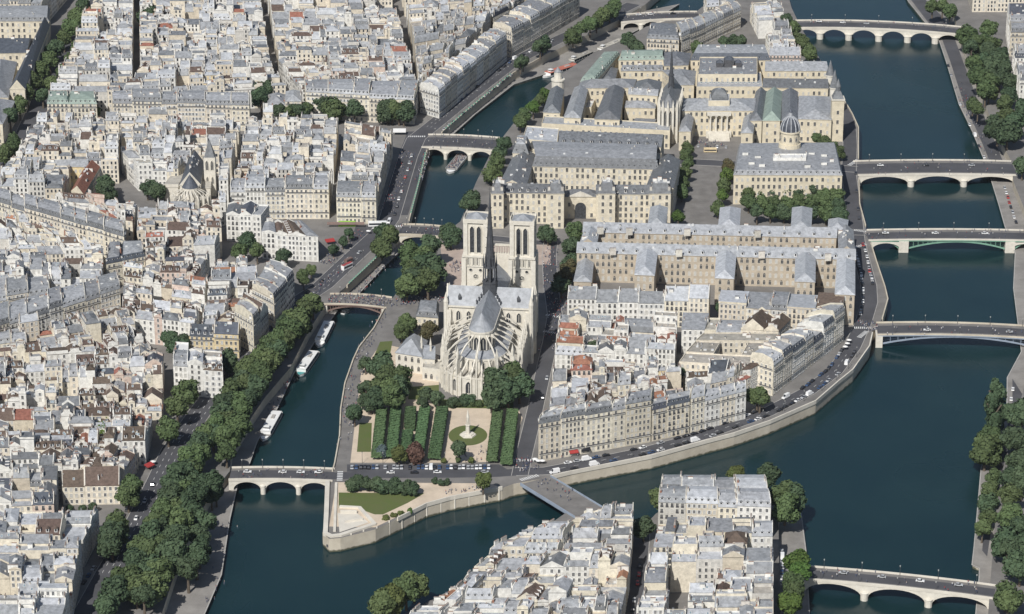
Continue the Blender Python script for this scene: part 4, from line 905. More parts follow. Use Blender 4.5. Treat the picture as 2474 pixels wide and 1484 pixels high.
# galleries (aisle level) and chapels
def lean(mb, a, b_, c, d, z0, z1, m): mb.face([N(*a, z0), N(*b_, z0), N(*c, z1), N(*d, z1)], m)
for w0, w1, nm in ((7, 41, 'nave'), (-7, -40, 'choir')):
    for sgn in (-1, 1):
        mb = MB(); npr(mb, [(w0, sgn*7), (w1, sgn*7), (w1, sgn*14.5), (w0, sgn*14.5)], 0, 19.5, S); mb.build('gallery_wall', cath)
        mb = MB(); f = [N(w0, sgn*14.9, 19.6), N(w1, sgn*14.9, 19.6), N(w1, sgn*7.05, 22.6), N(w0, sgn*7.05, 22.6)]; mb.face(f if sgn*(w1-w0) > 0 else f[::-1], 'lead')
        for w in (w0, w1): mb.face([N(w, sgn*14.9, 19.6), N(w, sgn*7.05, 22.6), N(w, sgn*7.05, 19.6)], SG)
        mb.build('gallery_roof', cath)
        mb = MB(); npr(mb, [(w0, sgn*14.5), (w1, sgn*14.5), (w1, sgn*21), (w0, sgn*21)], 0, 11.5, S, SG); mb.build('chapel_wall', cath)
        mb = MB(); f = [N(w0, sgn*21.2, 11.7), N(w1, sgn*21.2, 11.7), N(w1, sgn*14.55, 13.2), N(w0, sgn*14.55, 13.2)]; mb.face(f if sgn*(w1-w0) > 0 else f[::-1], SG); mb.build('chapel_roof', cath)
        balu([(w0, sgn*21.1), (w1, sgn*21.1)], 11.6); balu([(w0, sgn*14.8), (w1, sgn*14.8)], 19.4)
        n_ = 5 if w0 > 0 else 5
        for k in range(n_):
            w = w0+(w1-w0)*(k+.5)/n_
            wn_('lancet_window', L_CH, w, sgn*21, 3, 0, sgn); wn_('lancet_window', L_CL, w, sgn*7, 23.2, 0, sgn); wn_('lancet_window', L_SM, w, sgn*14.5, 14.2, 0, sgn)
mb = MB(); npr(mb, [ring(14.5, k) for k in range(9)], 0, 19.5, S); mb.build('gallery_wall', cath)
mb = MB()
for k in range(8): mb.face([N(*ring(14.9, k), 19.6), N(*ring(14.9, k+1), 19.6), N(*ring(7.05, k+1), 22.6), N(*ring(7.05, k), 22.6)], 'lead')
mb.build('gallery_roof', cath)
for k in range(8):                                              # radiating chapels, each with its own gabled roof
    a, b_ = ring(14.4, k), ring(14.4, k+1); c, d = ring(23, k+.93), ring(23, k+.07)
    mb = MB(); npr(mb, [a, b_, c, d], 0, 11.5, S, SG); mb.build('chapel_wall', cath)
    m1, m2 = ring(14.45, k+.5), ring(22.4, k+.5); mb = MB()
    mb.face([N(*d, 11.6), N(*m2, 14.4), N(*m1, 15.4), N(*a, 11.6)], SG); mb.face([N(*c, 11.6), N(*b_, 11.6), N(*m1, 15.4), N(*m2, 14.4)], SG); mb.face([N(*d, 11.6), N(*c, 11.6), N(*m2, 14.4)], S); mb.build('chapel_roof', cath)
    o = ring(22.62, k+.5); an = pi*(k+.5)/8; wn_('lancet_window', L_CH, o[0], o[1], 3, -sin(an), cos(an), .12)
    o = ring(14.2, k+.5); wn_('lancet_window', L_SM, o[0], o[1], 14.6, -sin(an), cos(an), .12)
for k in range(6):
    o = ring(6.95, k+.5, 6); an = pi*(k+.5)/6; wn_('lancet_window', L_CL, o[0], o[1], 23.0, -sin(an), cos(an), .12)
balu([ring(23.0, k/2) for k in range(17)], 11.6); balu([ring(14.8, k) for k in range(9)], 19.4)
# flying buttresses: pier and long straight-backed flyer
def mk_fly(r0, r1, zw, zp, th=1.1, pr=3.0, low=8.5):
    mb = MB(); n_ = 10
    arc = [(r0+(r1-r0)*cos(t), zp-4.6+(zw-1.7-(zp-4.6))*sin(t)) for t in [pi/2*k/n_ for k in range(n_+1)]]
    poly = arc[::-1]+[(r1, zp)]+[(r0, zw)]
    poly = [(r0, zw)]+arc[::-1]+[(r1, 0), (r1+pr, 0), (r1+pr, zp-3.5), (r1+pr-.6, zp-1), (r1, zp)]
    h = th/2
    A = [(r, -h, z) for r, z in poly]; B = [(r, h, z) for r, z in poly]
    mb.face(A, S); mb.face(B[::-1], S)
    for i in range(len(poly)):
        j = (i+1) % len(poly); mb.face([A[j], A[i], B[i], B[j]], S)
    return mb.mesh('flying_buttress')
FLY = mk_fly(7.0, 20.4, 31.8, 23.5, .85, 3.0); FLY2 = mk_fly(14.5, 22.0, 20.5, 15.0, .8, 1.8)
mb = MB(); mb.box(-.7, .7, -.7, .7, 0, 2.6, S, bottom=False); mb.cone(0, 0, 2.6, 7.2, .95, 0, 4, S, ph=pi/4); PIN = mb.mesh('pinnacle')
mb = MB(); mb.box(-.4, .4, -.4, .4, 0, 1.4, S, bottom=False); mb.cone(0, 0, 1.4, 4, .55, 0, 4, S, ph=pi/4); PIN2 = mb.mesh('pinnacle')
def put_fly(w, v0, ang, me=FLY, rp=22.0, zp=22.6, pin=PIN):
    p = N(w, v0, 0); o = inst('flying_buttress', me, cath, p, ang)
    q = (p[0]+rp*cos(ang), p[1]+rp*sin(ang), zp); inst('pinnacle', pin, cath, q, ang)
for sgn in (-1, 1):
    a = RZ if sgn > 0 else RZ+pi
    for w in (13.5, 20.3, 27.1, 33.9, 39.8, -12.6, -19.4, -26.2, -33.0): put_fly(w, 0, a)
for k in range(0, 7): put_fly(-40, 0, RZ-pi*k/6)
for k in range(0, 12): put_fly(-40, 0, RZ-pi*(k+.5)/12, FLY2, 23.0, 13.0, PIN2)
# windows of the transept seen from the east
for sgn in (-1, 1):
    for v in (11.5, 17.5): wn_('lancet_window', L_TR, -7, sgn*v, 24.5, -1, 0); wn_('rose_window', R_M, -7, sgn*v, 21.8, -1, 0)
    mb = MB(); npr(mb, [(-7, sgn*21.5), (-9, sgn*21.5), (-9, sgn*24), (-7, sgn*24)], 0, 31, S); mb.build('buttress', cath)
    for v in (9, 17): 
        mb = MB(); x, y, _ = N(-4.6, sgn*v, 0)
        if v == 17: mb.box(-.9, .9, -1.2, 1.6, 36.8, 38.2, 'leaddark', lambda X, Y, Z: (x+X, y+Y, Z)); mb.cone(x, y-.2, 38.2, 40.4, 1.4, 0, 4, 'leaddark', ph=pi/4); mb.build('roof_lucarne', cath)
# towers
for sgn in (-1, 1):
    v0, v1 = (6.6, 20.8); vc = sgn*(v0+v1)/2; wc = 47.6; hw = 6.6
    tw = MB(); npr(tw, [(wc-hw, sgn*v0), (wc+hw, sgn*v0), (wc+hw, sgn*v1), (wc-hw, sgn*v1)], 0, 46, S); tower = tw.build('tower', cath)
    g = MB(); npr(g, [(wc-hw-.8, vc-sgn*7.9), (wc+hw+.8, vc-sgn*7.9), (wc+hw+.8, vc+sgn*7.9), (wc-hw-.8, vc+sgn*7.9)], 45.2, 46.4, S); g.build('gallery_ledge', cath)
    g = MB(); npr(g, [(wc-hw-.5, vc-sgn*7.5), (wc+hw+.5, vc-sgn*7.5), (wc+hw+.5, vc+sgn*7.5), (wc-hw-.5, vc+sgn*7.5)], 39.2, 40.0, S); g.build('string_course', cath)
    b_ = MB(); npr(b_, [(wc-hw+.6, vc-6.2), (wc+hw-.6, vc-6.2), (wc+hw-.6, vc+6.2), (wc-hw+.6, vc+6.2)], 46.4, 66.5, S); b_.build('belfry', cath)
    for a in (-1, 1):
        for c in (-1, 1):
            bt = MB(); cw, cv = wc+a*5.7, vc+c*5.9; npr(bt, [(cw-1.25, cv-1.25), (cw+1.25, cv-1.25), (cw+1.25, cv+1.25), (cw-1.25, cv+1.25)], 46.4, 67.2, S); bt.build('corner_buttress', cath)
            bt = MB(); cw, cv = wc+a*6.6, vc+c*6.9; npr(bt, [(cw-1.3, cv-1.3), (cw+1.3, cv-1.3), (cw+1.3, cv+1.3), (cw-1.3, cv+1.3)], 0, 44.6, S); bt.build('corner_buttress', cath)
            inst('pinnacle', PIN2, cath, N(wc+a*6.3, vc+c*6.6, 66.8), RZ)
    for dw, dv in ((-1, 0), (1, 0), (0, 1), (0, -1)):
        for k in (-1, 1): wn_('lancet_window', L_TW, wc+dw*6.0+(k*2.0 if dv else 0), vc+dv*6.2+(k*2.0 if dw else 0), 48, dw, dv)
    for k in range(7):
        cv = vc-5.4+k*1.8; cl = MB(); x, y, _ = N(wc-hw-.45, cv, 0); cl.cone(x, y, 40.0, 45.2, .22, .22, 6, S); cl.build('colonnette', cath)
    t_ = MB(); npr(t_, [(wc-7.1, vc-7.3), (wc+7.1, vc-7.3), (wc+7.1, vc+7.3), (wc-7.1, vc+7.3)], 66.5, 67.6, S); t_.build('cornice', cath)
    for pts in ([(wc-7, vc-7.2), (wc-7, vc+7.2)], [(wc+7, vc-7.2), (wc+7, vc+7.2)], [(wc-7, vc-7.2), (wc+7, vc-7.2)], [(wc-7, vc+7.2), (wc+7, vc+7.2)]): balu(pts, 67.6, h=1.4)
    r_ = MB(); c4 = [(wc-6.2, vc-6.4), (wc+6.2, vc-6.4), (wc+6.2, vc+6.4), (wc-6.2, vc+6.4)]
    for i in range(4): r_.face([N(*c4[i], 67.9), N(*c4[(i+1) % 4], 67.9), N(wc, vc, 71.2)][::-1], 'lead')
    r_.build('tower_roof', cath)
    for v in (vc-2.9, vc+2.9): wn_('rose_window', R_S, wc-hw, v, 37.2, -1, 0)
    wn_('rose_window', R_M, wc-hw, vc, 33.2, -1, 0)
    for v in (vc-4.1, vc-1.4, vc+1.4, vc+4.1): wn_('lancet_window', L_SM, wc-hw, v, 40.4, -1, 0)
tg = MB(); npr(tg, [(50, -6.6), (54, -6.6), (54, 6.6), (50, 6.6)], 0, 44, S); tg.build('west_front', cath)
wn_('rose_window', R_L, 54, 0, 31, 1, 0)
for k in range(9): cl = MB(); x, y, _ = N(52, -6+k*1.5, 0); cl.cone(x, y, 44, 49, .25, .25, 6, S); cl.build('colonnette', cath)
g = MB(); npr(g, [(51.2, -6.6), (52.8, -6.6), (52.8, 6.6), (51.2, 6.6)], 49, 50, S); g.build('gallery_ledge', cath)
# spire over the crossing, with the statues going up the valleys of the roof
sx, sy, _ = N(0, 0, 0)
sp = MB(); sp.cone(sx, sy, 37, 46, 5.2, 4.2, 8, 'leaddark'); sp.cone(sx, sy, 46, 47, 4.6, 4.5, 8, 'leaddark'); spire = sp.build('spire', cath)
sp = MB(); sp.cone(sx, sy, 55.4, 56.4, 4.0, 3.8, 8, 'leaddark'); sp.build('spire_gallery', cath)
sp = MB(); sp.cone(sx, sy, 56.4, 101, 2.8, .1, 8, 'leaddark'); sp.build('spire_needle', cath)
sp = MB(); sp.cone(sx, sy, 47, 55.4, 1.7, 1.6, 8, 'pane'); sp.build('belfry_core', cath)
for k in range(8):
    a = 2*pi*k/8; sp = MB(); sp.beam((sx+3.9*cos(a), sy+3.9*sin(a), 47), (sx+3.5*cos(a), sy+3.5*sin(a), 55.5), .8, 'leaddark'); sp.build('spire_shaft', cath)
    sp = MB(); sp.cone(sx+3.7*cos(a), sy+3.7*sin(a), 56, 64, .6, 0, 6, 'leaddark'); sp.build('pinnacle', cath)
    for j in range(6):
        z = 61+j*6; r = 2.8*(101-z)/44.6; sp = MB(); x, y = sx+r*cos(a), sy+r*sin(a); sp.beam((x, y, z), (x+.5*cos(a), y+.5*sin(a), z+.5), .28, 'leaddark'); sp.build('crocket', cath)
sp = MB(); sp.beam((sx, sy, 100), (sx, sy, 104), .22, 'iron'); sp.beam((sx-.9, sy, 102.6), (sx+.9, sy, 102.6), .2, 'iron'); sp.build('cross', cath)
st = MB(); st.cone(0, 0, 0, 1.5, .45, .36, 7, 'leaddark'); st.cone(0, 0, 1.5, 2.5, .48, .24, 7, 'leaddark'); st.cone(0, 0, 2.5, 2.75, .13, .13, 6, 'leaddark'); st.cone(0, 0, 2.72, 3.05, .2, .19, 7, 'leaddark'); st.cone(0, 0, 3.05, 3.2, .19, .05, 7, 'leaddark'); st.beam((.3, 0, 2.2), (.55, -.25, 1.5), .2, 'leaddark'); st.beam((-.3, 0, 2.2), (-.55, -.25, 1.5), .2, 'leaddark'); STAT = st.mesh('statue')
for a in (-1, 1):
    for c in (-1, 1):
        for j in range(4):
            d = 3.4+j*1.15; z = 43.2-10*d/7.7+.2; inst('statue', STAT, cath, N(a*d, c*d, z+.5), RZ)
# sacristy and presbytery beside the choir
sac = thing('sacristy', 'small gothic sacristy with grey hipped roof attached beside the choir', 'building', P(1010,905))
def wq(pts, z): return [P2(x, y, z) for x, y in pts]
body(sac, wq([(982,818),(1032,824),(1020,862),(955,852)], 11), 0, 11, 'hip', 7, 'stonelight', 'lead', (None, 0, 0, None), 'arch', 4.5, 3.2, 1.5, over=.3, party=False)
body(sac, wq([(1030,832),(1052,838),(1050,868),(1020,866)], 10), 0, 10, 'gs', 4, 'stonelight', 'lead', (None, 0, 0, None), 'arch', 4.3, 3.2, 1.2, party=False)
body(sac, wq([(1024,868),(1066,872),(1064,896),(1020,890)], 7), 0, 7, 'flat', .5, 'stonelight', 'stonegrey', (None, 0, 0, None), 'arch', 4, 3.2, 1.2)
for x, y in ((1018,836), (1040,842)):
    pp = P(x, y, 14); mb = MB(); mb.box(-.5, .5, -.5, .5, -3, 2.2, 'stonelight', lambda X, Y, Z: (pp[0]+X, pp[1]+Y, 14+Z)); mb.cone(pp[0], pp[1], 16.2, 21, .8, 0, 6, 'stonelight'); mb.build('pinnacle', sac)
pre = thing('presbytery', 'small grey-roofed presbytery behind the round garden trees', 'building', P(1032,790))
body(pre, wq([(1012,734),(1060,736),(1058,768),(1005,764)], 9), 0, 9, 'mh', 1.4, 'stone', 'slategrey', (None, 0, 0, 0), 'plain', 3.4, 3, 1.0, dorm=4, party=False)
# ------------------------------------------------------------------ public buildings of the island (eave corners read at eave height)
def wing(root, pts, h, roof, rh, wm, rm, **k):
    k.setdefault('party', False); k.setdefault('expo', (0, 0, 0, 0)); k.setdefault('over', .35); k.setdefault('cornice', wm); k.setdefault('clut', 9)
    return body(root, wq(pts, h), 0, h, roof, rh, wm, rm, rng=random.Random(int(pts[0][0]*7+pts[0][1])), **k)
# hospital: two long ranges joined by pavilions
hosp = thing('hospital', 'huge symmetrical hospital of brown stone ranges under pale zinc roofs', 'hospital', P(1725,660))
hr = random.Random(3)
hw = lambda f, k, nf, nw: 'archblind' if hr.random() < .42 else 'arch'
HK = dict(floor=4.2, space=3.5, wbase=1.3, wset=hw)
wing(hosp, [(1412,541),(2022,555),(2020,575),(1408,561)], 19, 'gs', 4.2, 'stonebrown', 'zinclight', dorm=9, **HK)
wing(hosp, [(1397,590),(2064,607),(2066,628),(1393,611)], 19, 'gs', 4.4, 'stonebrown', 'zinclight', dorm=8, **HK)
for pts in ([(1541,604),(1588,605),(1580,666),(1533,664)], [(1731,609),(1778,610),(1772,674),(1727,672)], [(1922,613),(1969,614),(1968,682),(1920,680)], [(2022,628),(2064,630),(2064,713),(2017,711)]):
    wing(hosp, pts, 19.4, 'hip', 3.4, 'stonebrown', 'zinclight', **HK)
wing(hosp, [(1398,624),(1434,624),(1428,682),(1386,680)], 13, 'hip', 3, 'stonebrown', 'zinc', **HK)
for pts in ([(1572,500),(1612,502),(1607,548),(1565,546)], [(1740,502),(1788,504),(1785,552),(1735,550)], [(1914,502),(1961,504),(1958,556),(1911,554)], [(2002,530),(2048,532),(2044,560),(2000,558)]):
    wing(hosp, pts, 20.5, 'hip', 3.6, 'stonebrown', 'zinclight', **HK)
wing(hosp, [(2024,556),(2060,557),(2064,610),(2026,608)], 19.2, 'gt', 4, 'stonebrown', 'zinc', **HK)
wing(hosp, [(1410,560),(1446,561),(1440,592),(1400,590)], 19.2, 'gt', 4, 'stonebrown', 'zinclight', **HK)
for x, y, z in ((1450,548,24), (1520,550,24), (1660,552,24), (1830,556,24), (1480,598,24), (1640,602,24), (1840,606,24), (2000,612,24)): p_ = P(x, y, z); inst('chimney', CHIM[1], hosp, (p_[0], p_[1], 21.5), .1)
# police headquarters round a square court
pol = thing('police_headquarters', 'big square cream stone headquarters with slate corner pavilions around a court', 'building', P(1410,520))
PK = dict(floor=4.0, space=3.4, wbase=1.2, win='tall')
Wp, Rp = 'stone', 'zinc'
wing(pol, [(1198,447),(1364,450),(1364,468),(1186,466)], 21, 'gs', 4, Wp, 'slategrey', dorm=5, **PK)
wing(pol, [(1440,450),(1612,452),(1622,470),(1440,470)], 21, 'gs', 4, Wp, 'slategrey', dorm=5, **PK)
wing(pol, [(1362,462),(1442,462),(1444,476),(1360,476)], 15, 'hip', 3.5, Wp, 'slategrey', floor=6, space=6, win='tall')
wing(pol, [(1243,372),(1292,374),(1270,452),(1204,450)], 21, 'gt', 4.5, Wp, 'slategrey', **PK)
wing(pol, [(1588,386),(1642,388),(1626,456),(1560,454)], 21, 'gt', 4.5, Wp, 'slategrey', **PK)
wing(pol, [(1276,360),(1596,370),(1592,410),(1286,402)], 21, 'ms', 1.0, Wp, 'slategrey', dorm=3.6, mh=6.5, **PK)
ea, eb = wq([(1286,402),(1592,410)], 21)
for k in range(22):
    e_ = lerp(ea, eb, (k+.5)/22); inst('dormer', DORM['zinclight'], pol, (e_[0], e_[1]+1.7, 24.4), atan2(eb[1]-ea[1], eb[0]-ea[0]), (.8, 1, .8))
wing(pol, [(1352,318),(1604,328),(1596,356),(1350,348)], 20, 'gs', 5, Wp, 'zincdark', dorm=6, **PK)
wing(pol, [(1272,306),(1350,312),(1346,346),(1262,338)], 19, 'flat', .5, Wp, 'zinclight', **PK)
for a, b_ in ((1322, 1362), (1445, 1486), (1568, 1620), (1187, 1216)):
    wing(pol, [(a+3,454),(b_+1,455),(b_,468),(a,468)], 24, 'mh', .5, Wp, 'slategrey', mh=6.5, **PK)
    for x in (a+4, b_-4): p_ = P(x, 460, 26); inst('chimney', CHIM[2], pol, (p_[0], p_[1], 26), 0, (1, 1, 1.2))
wing(pol, [(1243,346),(1280,347),(1276,372),(1238,370)], 24, 'mh', 1.6, Wp, 'slategrey', dorm=4, mh=6, **PK)
p_ = P(1402,512); g = MB(); arch = [(-3.6+0, 0), (-3.6, 7.5)]+[(3.6*-cos(pi*k/10), 7.5+3.6*sin(pi*k/10)) for k in range(1, 10)]+[(3.6, 7.5), (3.6, 0)]
q0 = wq([(1360,476),(1444,476)], 15); gx, gy = mid(*q0); g.face([(gx+x, gy-.25, z+.05) for x, z in arch], 'pane'); g.build('gate_arch', pol)
g = MB(); g.face([(gx-8, gy-.6, 15.2), (gx+8, gy-.6, 15.2), (gx, gy-.6, 18.6)], 'stonelight'); g.face([(gx-8, gy+1, 15.2), (gx-8, gy-.6, 15.2), (gx, gy-.6, 18.6), (gx, gy+1, 18.6)][::-1], 'stonelight'); g.face([(gx+8, gy+1, 15.2), (gx+8, gy-.6, 15.2), (gx, gy-.6, 18.6), (gx, gy+1, 18.6)], 'stonelight'); g.build('pediment', pol)
# commercial court with the dome
com = thing('domed_court', 'square cream commercial court with a slate dome and drum', 'building', P(1905,470))
wing(com, [(1784,356),(2018,354),(2034,424),(1772,423)], 20.5, 'mh', 1.3, 'stoneyellow', 'zinc', dorm=3.6, mh=3.2, floor=4.6, space=3.5, win='tall')
wing(com, [(1868,374),(1948,374),(1947,384),(1867,384)], 25.8, 'flat', .4, 'white', 'paleroof', floor=3, space=3, expo=(None, 24.2, 24.2, None), win='small')
dx_, dy_, _ = P(1907,352,25)
for nm, z0_, z1_, r0_, r1_ in (('drum', 22, 35, 6.6, 6.4), ('drum_cornice', 35, 36, 7.1, 7.1), ('drum_base', 22, 27, 7.6, 7.4)):
    g = MB(); g.cone(dx_, dy_, z0_, z1_, r0_, r1_, 20, 'stoneyellow'); g.build(nm, com)
for k in range(10): 
    a = 2*pi*k/10+.3; o = inst('window', WIN['arch'], com, (dx_+6.5*cos(a), dy_+6.5*sin(a), 29.5), atan2(cos(a), -sin(a)))
g = MB(); n_ = 8
for k in range(n_):
    a0, a1 = pi/2*k/n_, pi/2*(k+1)/n_; g.cone(dx_, dy_, 36+9.5*sin(a0), 36+9.5*sin(a1), 6.5*cos(a0), max(.9, 6.5*cos(a1)), 24, 'slate', cap=k == n_-1)
g.build('dome', com)
for r_ in range(12):
    g = MB(); a = 2*pi*r_/12
    pts = [(dx_+6.62*cos(pi/2*k/n_)*cos(a), dy_+6.62*cos(pi/2*k/n_)*sin(a), 36+9.7*sin(pi/2*k/n_)) for k in range(n_)]
    for u, v in zip(pts, pts[1:]): g.beam(u, v, .55, 'zinclight')
    g.build('dome_rib', com)
g = MB(); g.cone(dx_, dy_, 45, 48.6, 1.3, 1.2, 8, 'zinclight'); g.cone(dx_, dy_, 48.6, 51.5, 1.5, 0, 8, 'slate'); g.build('lantern', com)
# law courts
law = thing('law_courts', 'sprawling law courts with columned portico, square dome and many grey ranges', 'palace', P(1735,300))
LK = dict(floor=4.6, space=3.8, wbase=1.2, win='tall'); SY = 'stoneyellow'
wing(law, [(1652,238),(1824,238),(1822,268),(1648,268)], 19, 'hip', 4.5, SY, 'zinc', **LK)
wing(law, [(1650,280),(1676,281),(1668,318),(1640,318)], 14, 'hip', 3.5, SY, 'zinc', **LK)
wing(law, [(1798,280),(1824,280),(1818,322),(1790,322)], 14, 'hip', 3.5, SY, 'zinc', **LK)
wing(law, [(1713,226),(1763,226),(1762,246),(1711,246)], 24, 'flat', .4, SY, 'zinclight', floor=4, space=4.5, win='small', expo=(None, 21, 21, None))
cx_, cy_, _ = P(1737,236,24)
g = MB(); hw_ = 5.8; n_ = 6
for k in range(n_):
    s0, s1 = cos(pi/2*k/n_), cos(pi/2*(k+1)/n_) if k < n_-1 else .22; z0_, z1_ = 24.4+6.5*sin(pi/2*k/n_), 24.4+6.5*sin(pi/2*(k+1)/n_)
    lo = [(cx_+sx_*hw_*s0, cy_+sy_*hw_*s0, z0_) for sx_, sy_ in ((-1, -1), (1, -1), (1, 1), (-1, 1))]; hi = [(cx_+sx_*hw_*s1, cy_+sy_*hw_*s1, z1_) for sx_, sy_ in ((-1, -1), (1, -1), (1, 1), (-1, 1))]
    for i in range(4): g.face([lo[i], lo[(i+1) % 4], hi[(i+1) % 4], hi[i]], 'slategrey')
g.face(hi, 'zinc'); g.build('square_dome', law)
pa, pb = wq([(1709,270),(1763,270)], 18); px0, px1, py0 = pa[0], pb[0], pa[1]-3.4
for k in range(4):
    x = px0+(px1-px0)*(k+.5)/4; g = MB(); g.cone(x, py0, 5, 15.6, .75, .62, 12, 'stonelight'); g.box(-1, 1, -1, 1, 15.6, 16.3, 'stonelight', lambda X, Y, Z: (x+X, py0+Y, Z)); g.box(-1, 1, -1, 1, 4.4, 5, 'stonelight', lambda X, Y, Z: (x+X, py0+Y, Z)); g.build('column', law)
g = MB(); g.box(px0-.5, px1+.5, py0-1.2, py0+3.0, 16.3, 18.2, 'stonelight'); g.build('entablature', law)
g = MB(); g.box(px0-1, px1+1, py0-1.6, py0+3.2, 0, 4.4, 'stonelight'); g.build('portico_base', law)
for k in range(8):
    g = MB(); g.box(px0+.5, px1-.5, py0-1.6-.9*(k+1), py0-1.6-.9*k, 0, 4.2-.5*k, 'stonelight'); g.build('step', law)
# the great hall behind, the rear range and the right ranges
wing(law, [(1690,140),(1829,140),(1829,182),(1686,182)], 22, 'flat', .4, SY, 'zinc', **LK)
wing(law, [(1684,176),(1838,176),(1842,212),(1682,212)], 17, 'flat', .4, SY, 'zinclight', **LK)
wing(law, [(1682,122),(1850,122),(1860,146),(1668,146)], 20, 'mh', 1.0, SY, 'slate', dorm=5, mh=5, **LK)
for x, w_, h_ in ((1760, 7, 5.5), (1738, 5, 3), (1782, 5, 3)):
    p_ = P(x, 160, 22); g = MB(); g.box(-w_/2, w_/2, -3.5, 3.5, 0, h_, 'iron', lambda X, Y, Z: (p_[0]+X, p_[1]+Y, 22+Z)); g.cone(p_[0], p_[1], 22+h_, 22+h_+2.2, w_*.7, 0, 4, 'slate', ph=pi/4); g.build('roof_lantern', law)
wing(law, [(1850,150),(1990,150),(2000,172),(1848,172)], 19, 'gs', 4, SY, 'zinc', **LK)
wing(law, [(1846,192),(1996,194),(2000,214),(1842,212)], 18, 'gs', 4, SY, 'slategrey', **LK)
wing(law, [(1930,232),(2006,234),(2008,290),(1928,288)], 17, 'hip', 4, SY, 'zinc', **LK)
wing(law, [(1826,222),(1850,222),(1840,292),(1812,292)], 17, 'hip', 5, SY, 'zincdark', **LK)
wing(law, [(1852,222),(1888,222),(1884,292),(1842,292)], 17, 'hip', 5.5, SY, 'copper', **LK)
wing(law, [(1890,222),(1926,222),(1926,292),(1888,292)], 17, 'hip', 5, SY, 'zincdark', **LK)
# left ranges towards the narrow arm
wing(law, [(1540,196),(1598,198),(1590,224),(1528,222)], 19, 'hip', 5, SY, 'slategrey', **LK)
wing(law, [(1520,216),(1590,220),(1588,232),(1518,228)], 18, 'gs', 3, SY, 'zinc', **LK)
wing(law, [(1388,212),(1420,214),(1402,286),(1362,284)], 17, 'hip', 4, SY, 'zinc', **LK)
wing(law, [(1466,212),(1508,214),(1496,290),(1436,288)], 17, 'hip', 5, SY, 'slategrey', **LK)
wing(law, [(1330,216),(1362,218),(1352,274),(1312,272)], 16, 'hip', 5, SY, 'zincdark', **LK)
wing(law, [(1314,282),(1620,300),(1618,318),(1308,300)], 13, 'flat', .5, SY, 'zinc', **LK)
wing(law, [(1456,134),(1496,132),(1438,196),(1402,198)], 18, 'mh', 1.2, SY, 'copper', dorm=5, **LK)
wing(law, [(1500,130),(1604,128),(1604,144),(1494,146)], 19, 'ms', 1.2, SY, 'copper', dorm=4, **LK)
wing(law, [(1508,158),(1600,158),(1600,172),(1500,172)], 15, 'gs', 2.5, SY, 'zinc', dorm=5, **LK)
wing(law, [(1462,168),(1492,166),(1484,196),(1448,198)], 13, 'hip', 3, SY, 'slategrey', **LK)
wing(law, [(1424,214),(1462,214),(1452,226),(1412,226)], 14, 'hip', 3, SY, 'zinclight', **LK)
wing(law, [(1408,236),(1440,236),(1428,262),(1394,262)], 9, 'flat', .5, SY, 'zinclight', **LK)
wing(law, [(1512,244),(1584,246),(1582,262),(1508,260)], 12, 'hip', 3, SY, 'zinc', **LK)
wing(law, [(1536,286),(1584,288),(1580,304),(1530,302)], 10, 'shed', 2.5, SY, 'zinc', **LK)
wing(law, [(1606,212),(1642,214),(1640,238),(1650,238)], 15, 'hip', 3, SY, 'zinclight', **LK)
for (x, y) in ((1700,150),(1715,150),(1800,150),(1815,150),(1700,170),(1730,176),(1790,176),(1815,170)): p_ = P(x, y, 22.2); inst('skylight', SKYL, law, (p_[0], p_[1], 22.05), 0, (2, 2, 2))
for k in range(14): p_ = P(1694+k*10.5, 200, 17.2); inst('skylight', SKYL, law, (p_[0], p_[1], 17.05), 0, (1.6, 2, 2))
for (x, y) in ((1800,372),(1830,380),(1960,372),(1990,376),(1815,395),(1990,396),(1840,400),(1950,402)): p_ = P(x, y, 24.6); inst('roof_hut', HUT, com, (p_[0], p_[1], 24.6), 0, (1.6, 1, .7))
wing(law, [(1602,128),(1668,130),(1662,158),(1604,160)], 19, 'hip', 4.5, SY, 'zincdark', **LK)
wing(law, [(1404,196),(1536,192),(1530,212),(1396,214)], 18, 'hip', 4, SY, 'zinc', **LK)
wing(law, [(1600,170),(1680,172),(1676,206),(1640,206)], 17, 'hip', 4, SY, 'zinc', **LK)
g = MB(); tx, ty, _ = P(1347,258); g.cone(tx, ty, 0, 20, 4.6, 4.6, 14, 'stonelight'); g.cone(tx, ty, 20, 21, 5.1, 5.1, 14, 'stonelight'); g.cone(tx, ty, 21, 26.5, 2.9, 2.7, 12, 'stonelight'); g.cone(tx, ty, 26.5, 30, 3.0, 0, 12, 'zinc'); g.build('corner_tower', law)
# the royal chapel in the courtyard
chp = thing('gothic_chapel', 'tall narrow gothic chapel with slate roof and needle spire among the courts', 'chapel', P(1615,310))
ax0, ay0, _ = P(1613,262,26); ax1, ay1, _ = P(1626,214,26); L = hypot(ax1-ax0, ay1-ay0); ux, uy = (ax1-ax0)/L, (ay1-ay0)/L
def CT(x, y, z): return (ax0+ux*x+uy*y, ay0+uy*x-ux*y, z)       # x away from the viewer, y to the right
hw_ = 6.6; ap = [(5.5-5.5*sin(pi*k/6), hw_*cos(pi*k/6)) for k in range(7)]
ol = [(L, hw_)]+ap+[(L, -hw_)]
g = MB(); g.prism([CT(x, y, 0)[:2] for x, y in ol], 0, 26, 'stonelight'); g.build('wall', chp)
g = MB()
for sgn in (-1, 1):
    f = [CT(5.5, sgn*hw_*1.05, 26.1), CT(L, sgn*hw_*1.05, 26.1), CT(L, 0, 35), CT(5.5, 0, 35)]; g.face(f if sgn > 0 else f[::-1], 'slategrey')
for k in range(6): g.face([CT(*[c*1.03 for c in ap[k]], 26.1), CT(*[c*1.03 for c in ap[k+1]], 26.1), CT(5.5, 0, 35)], 'slategrey')
g.face([CT(L, -hw_, 26), CT(L, hw_, 26), CT(L, 0, 35)], 'stonelight'); g.build('roof', chp)
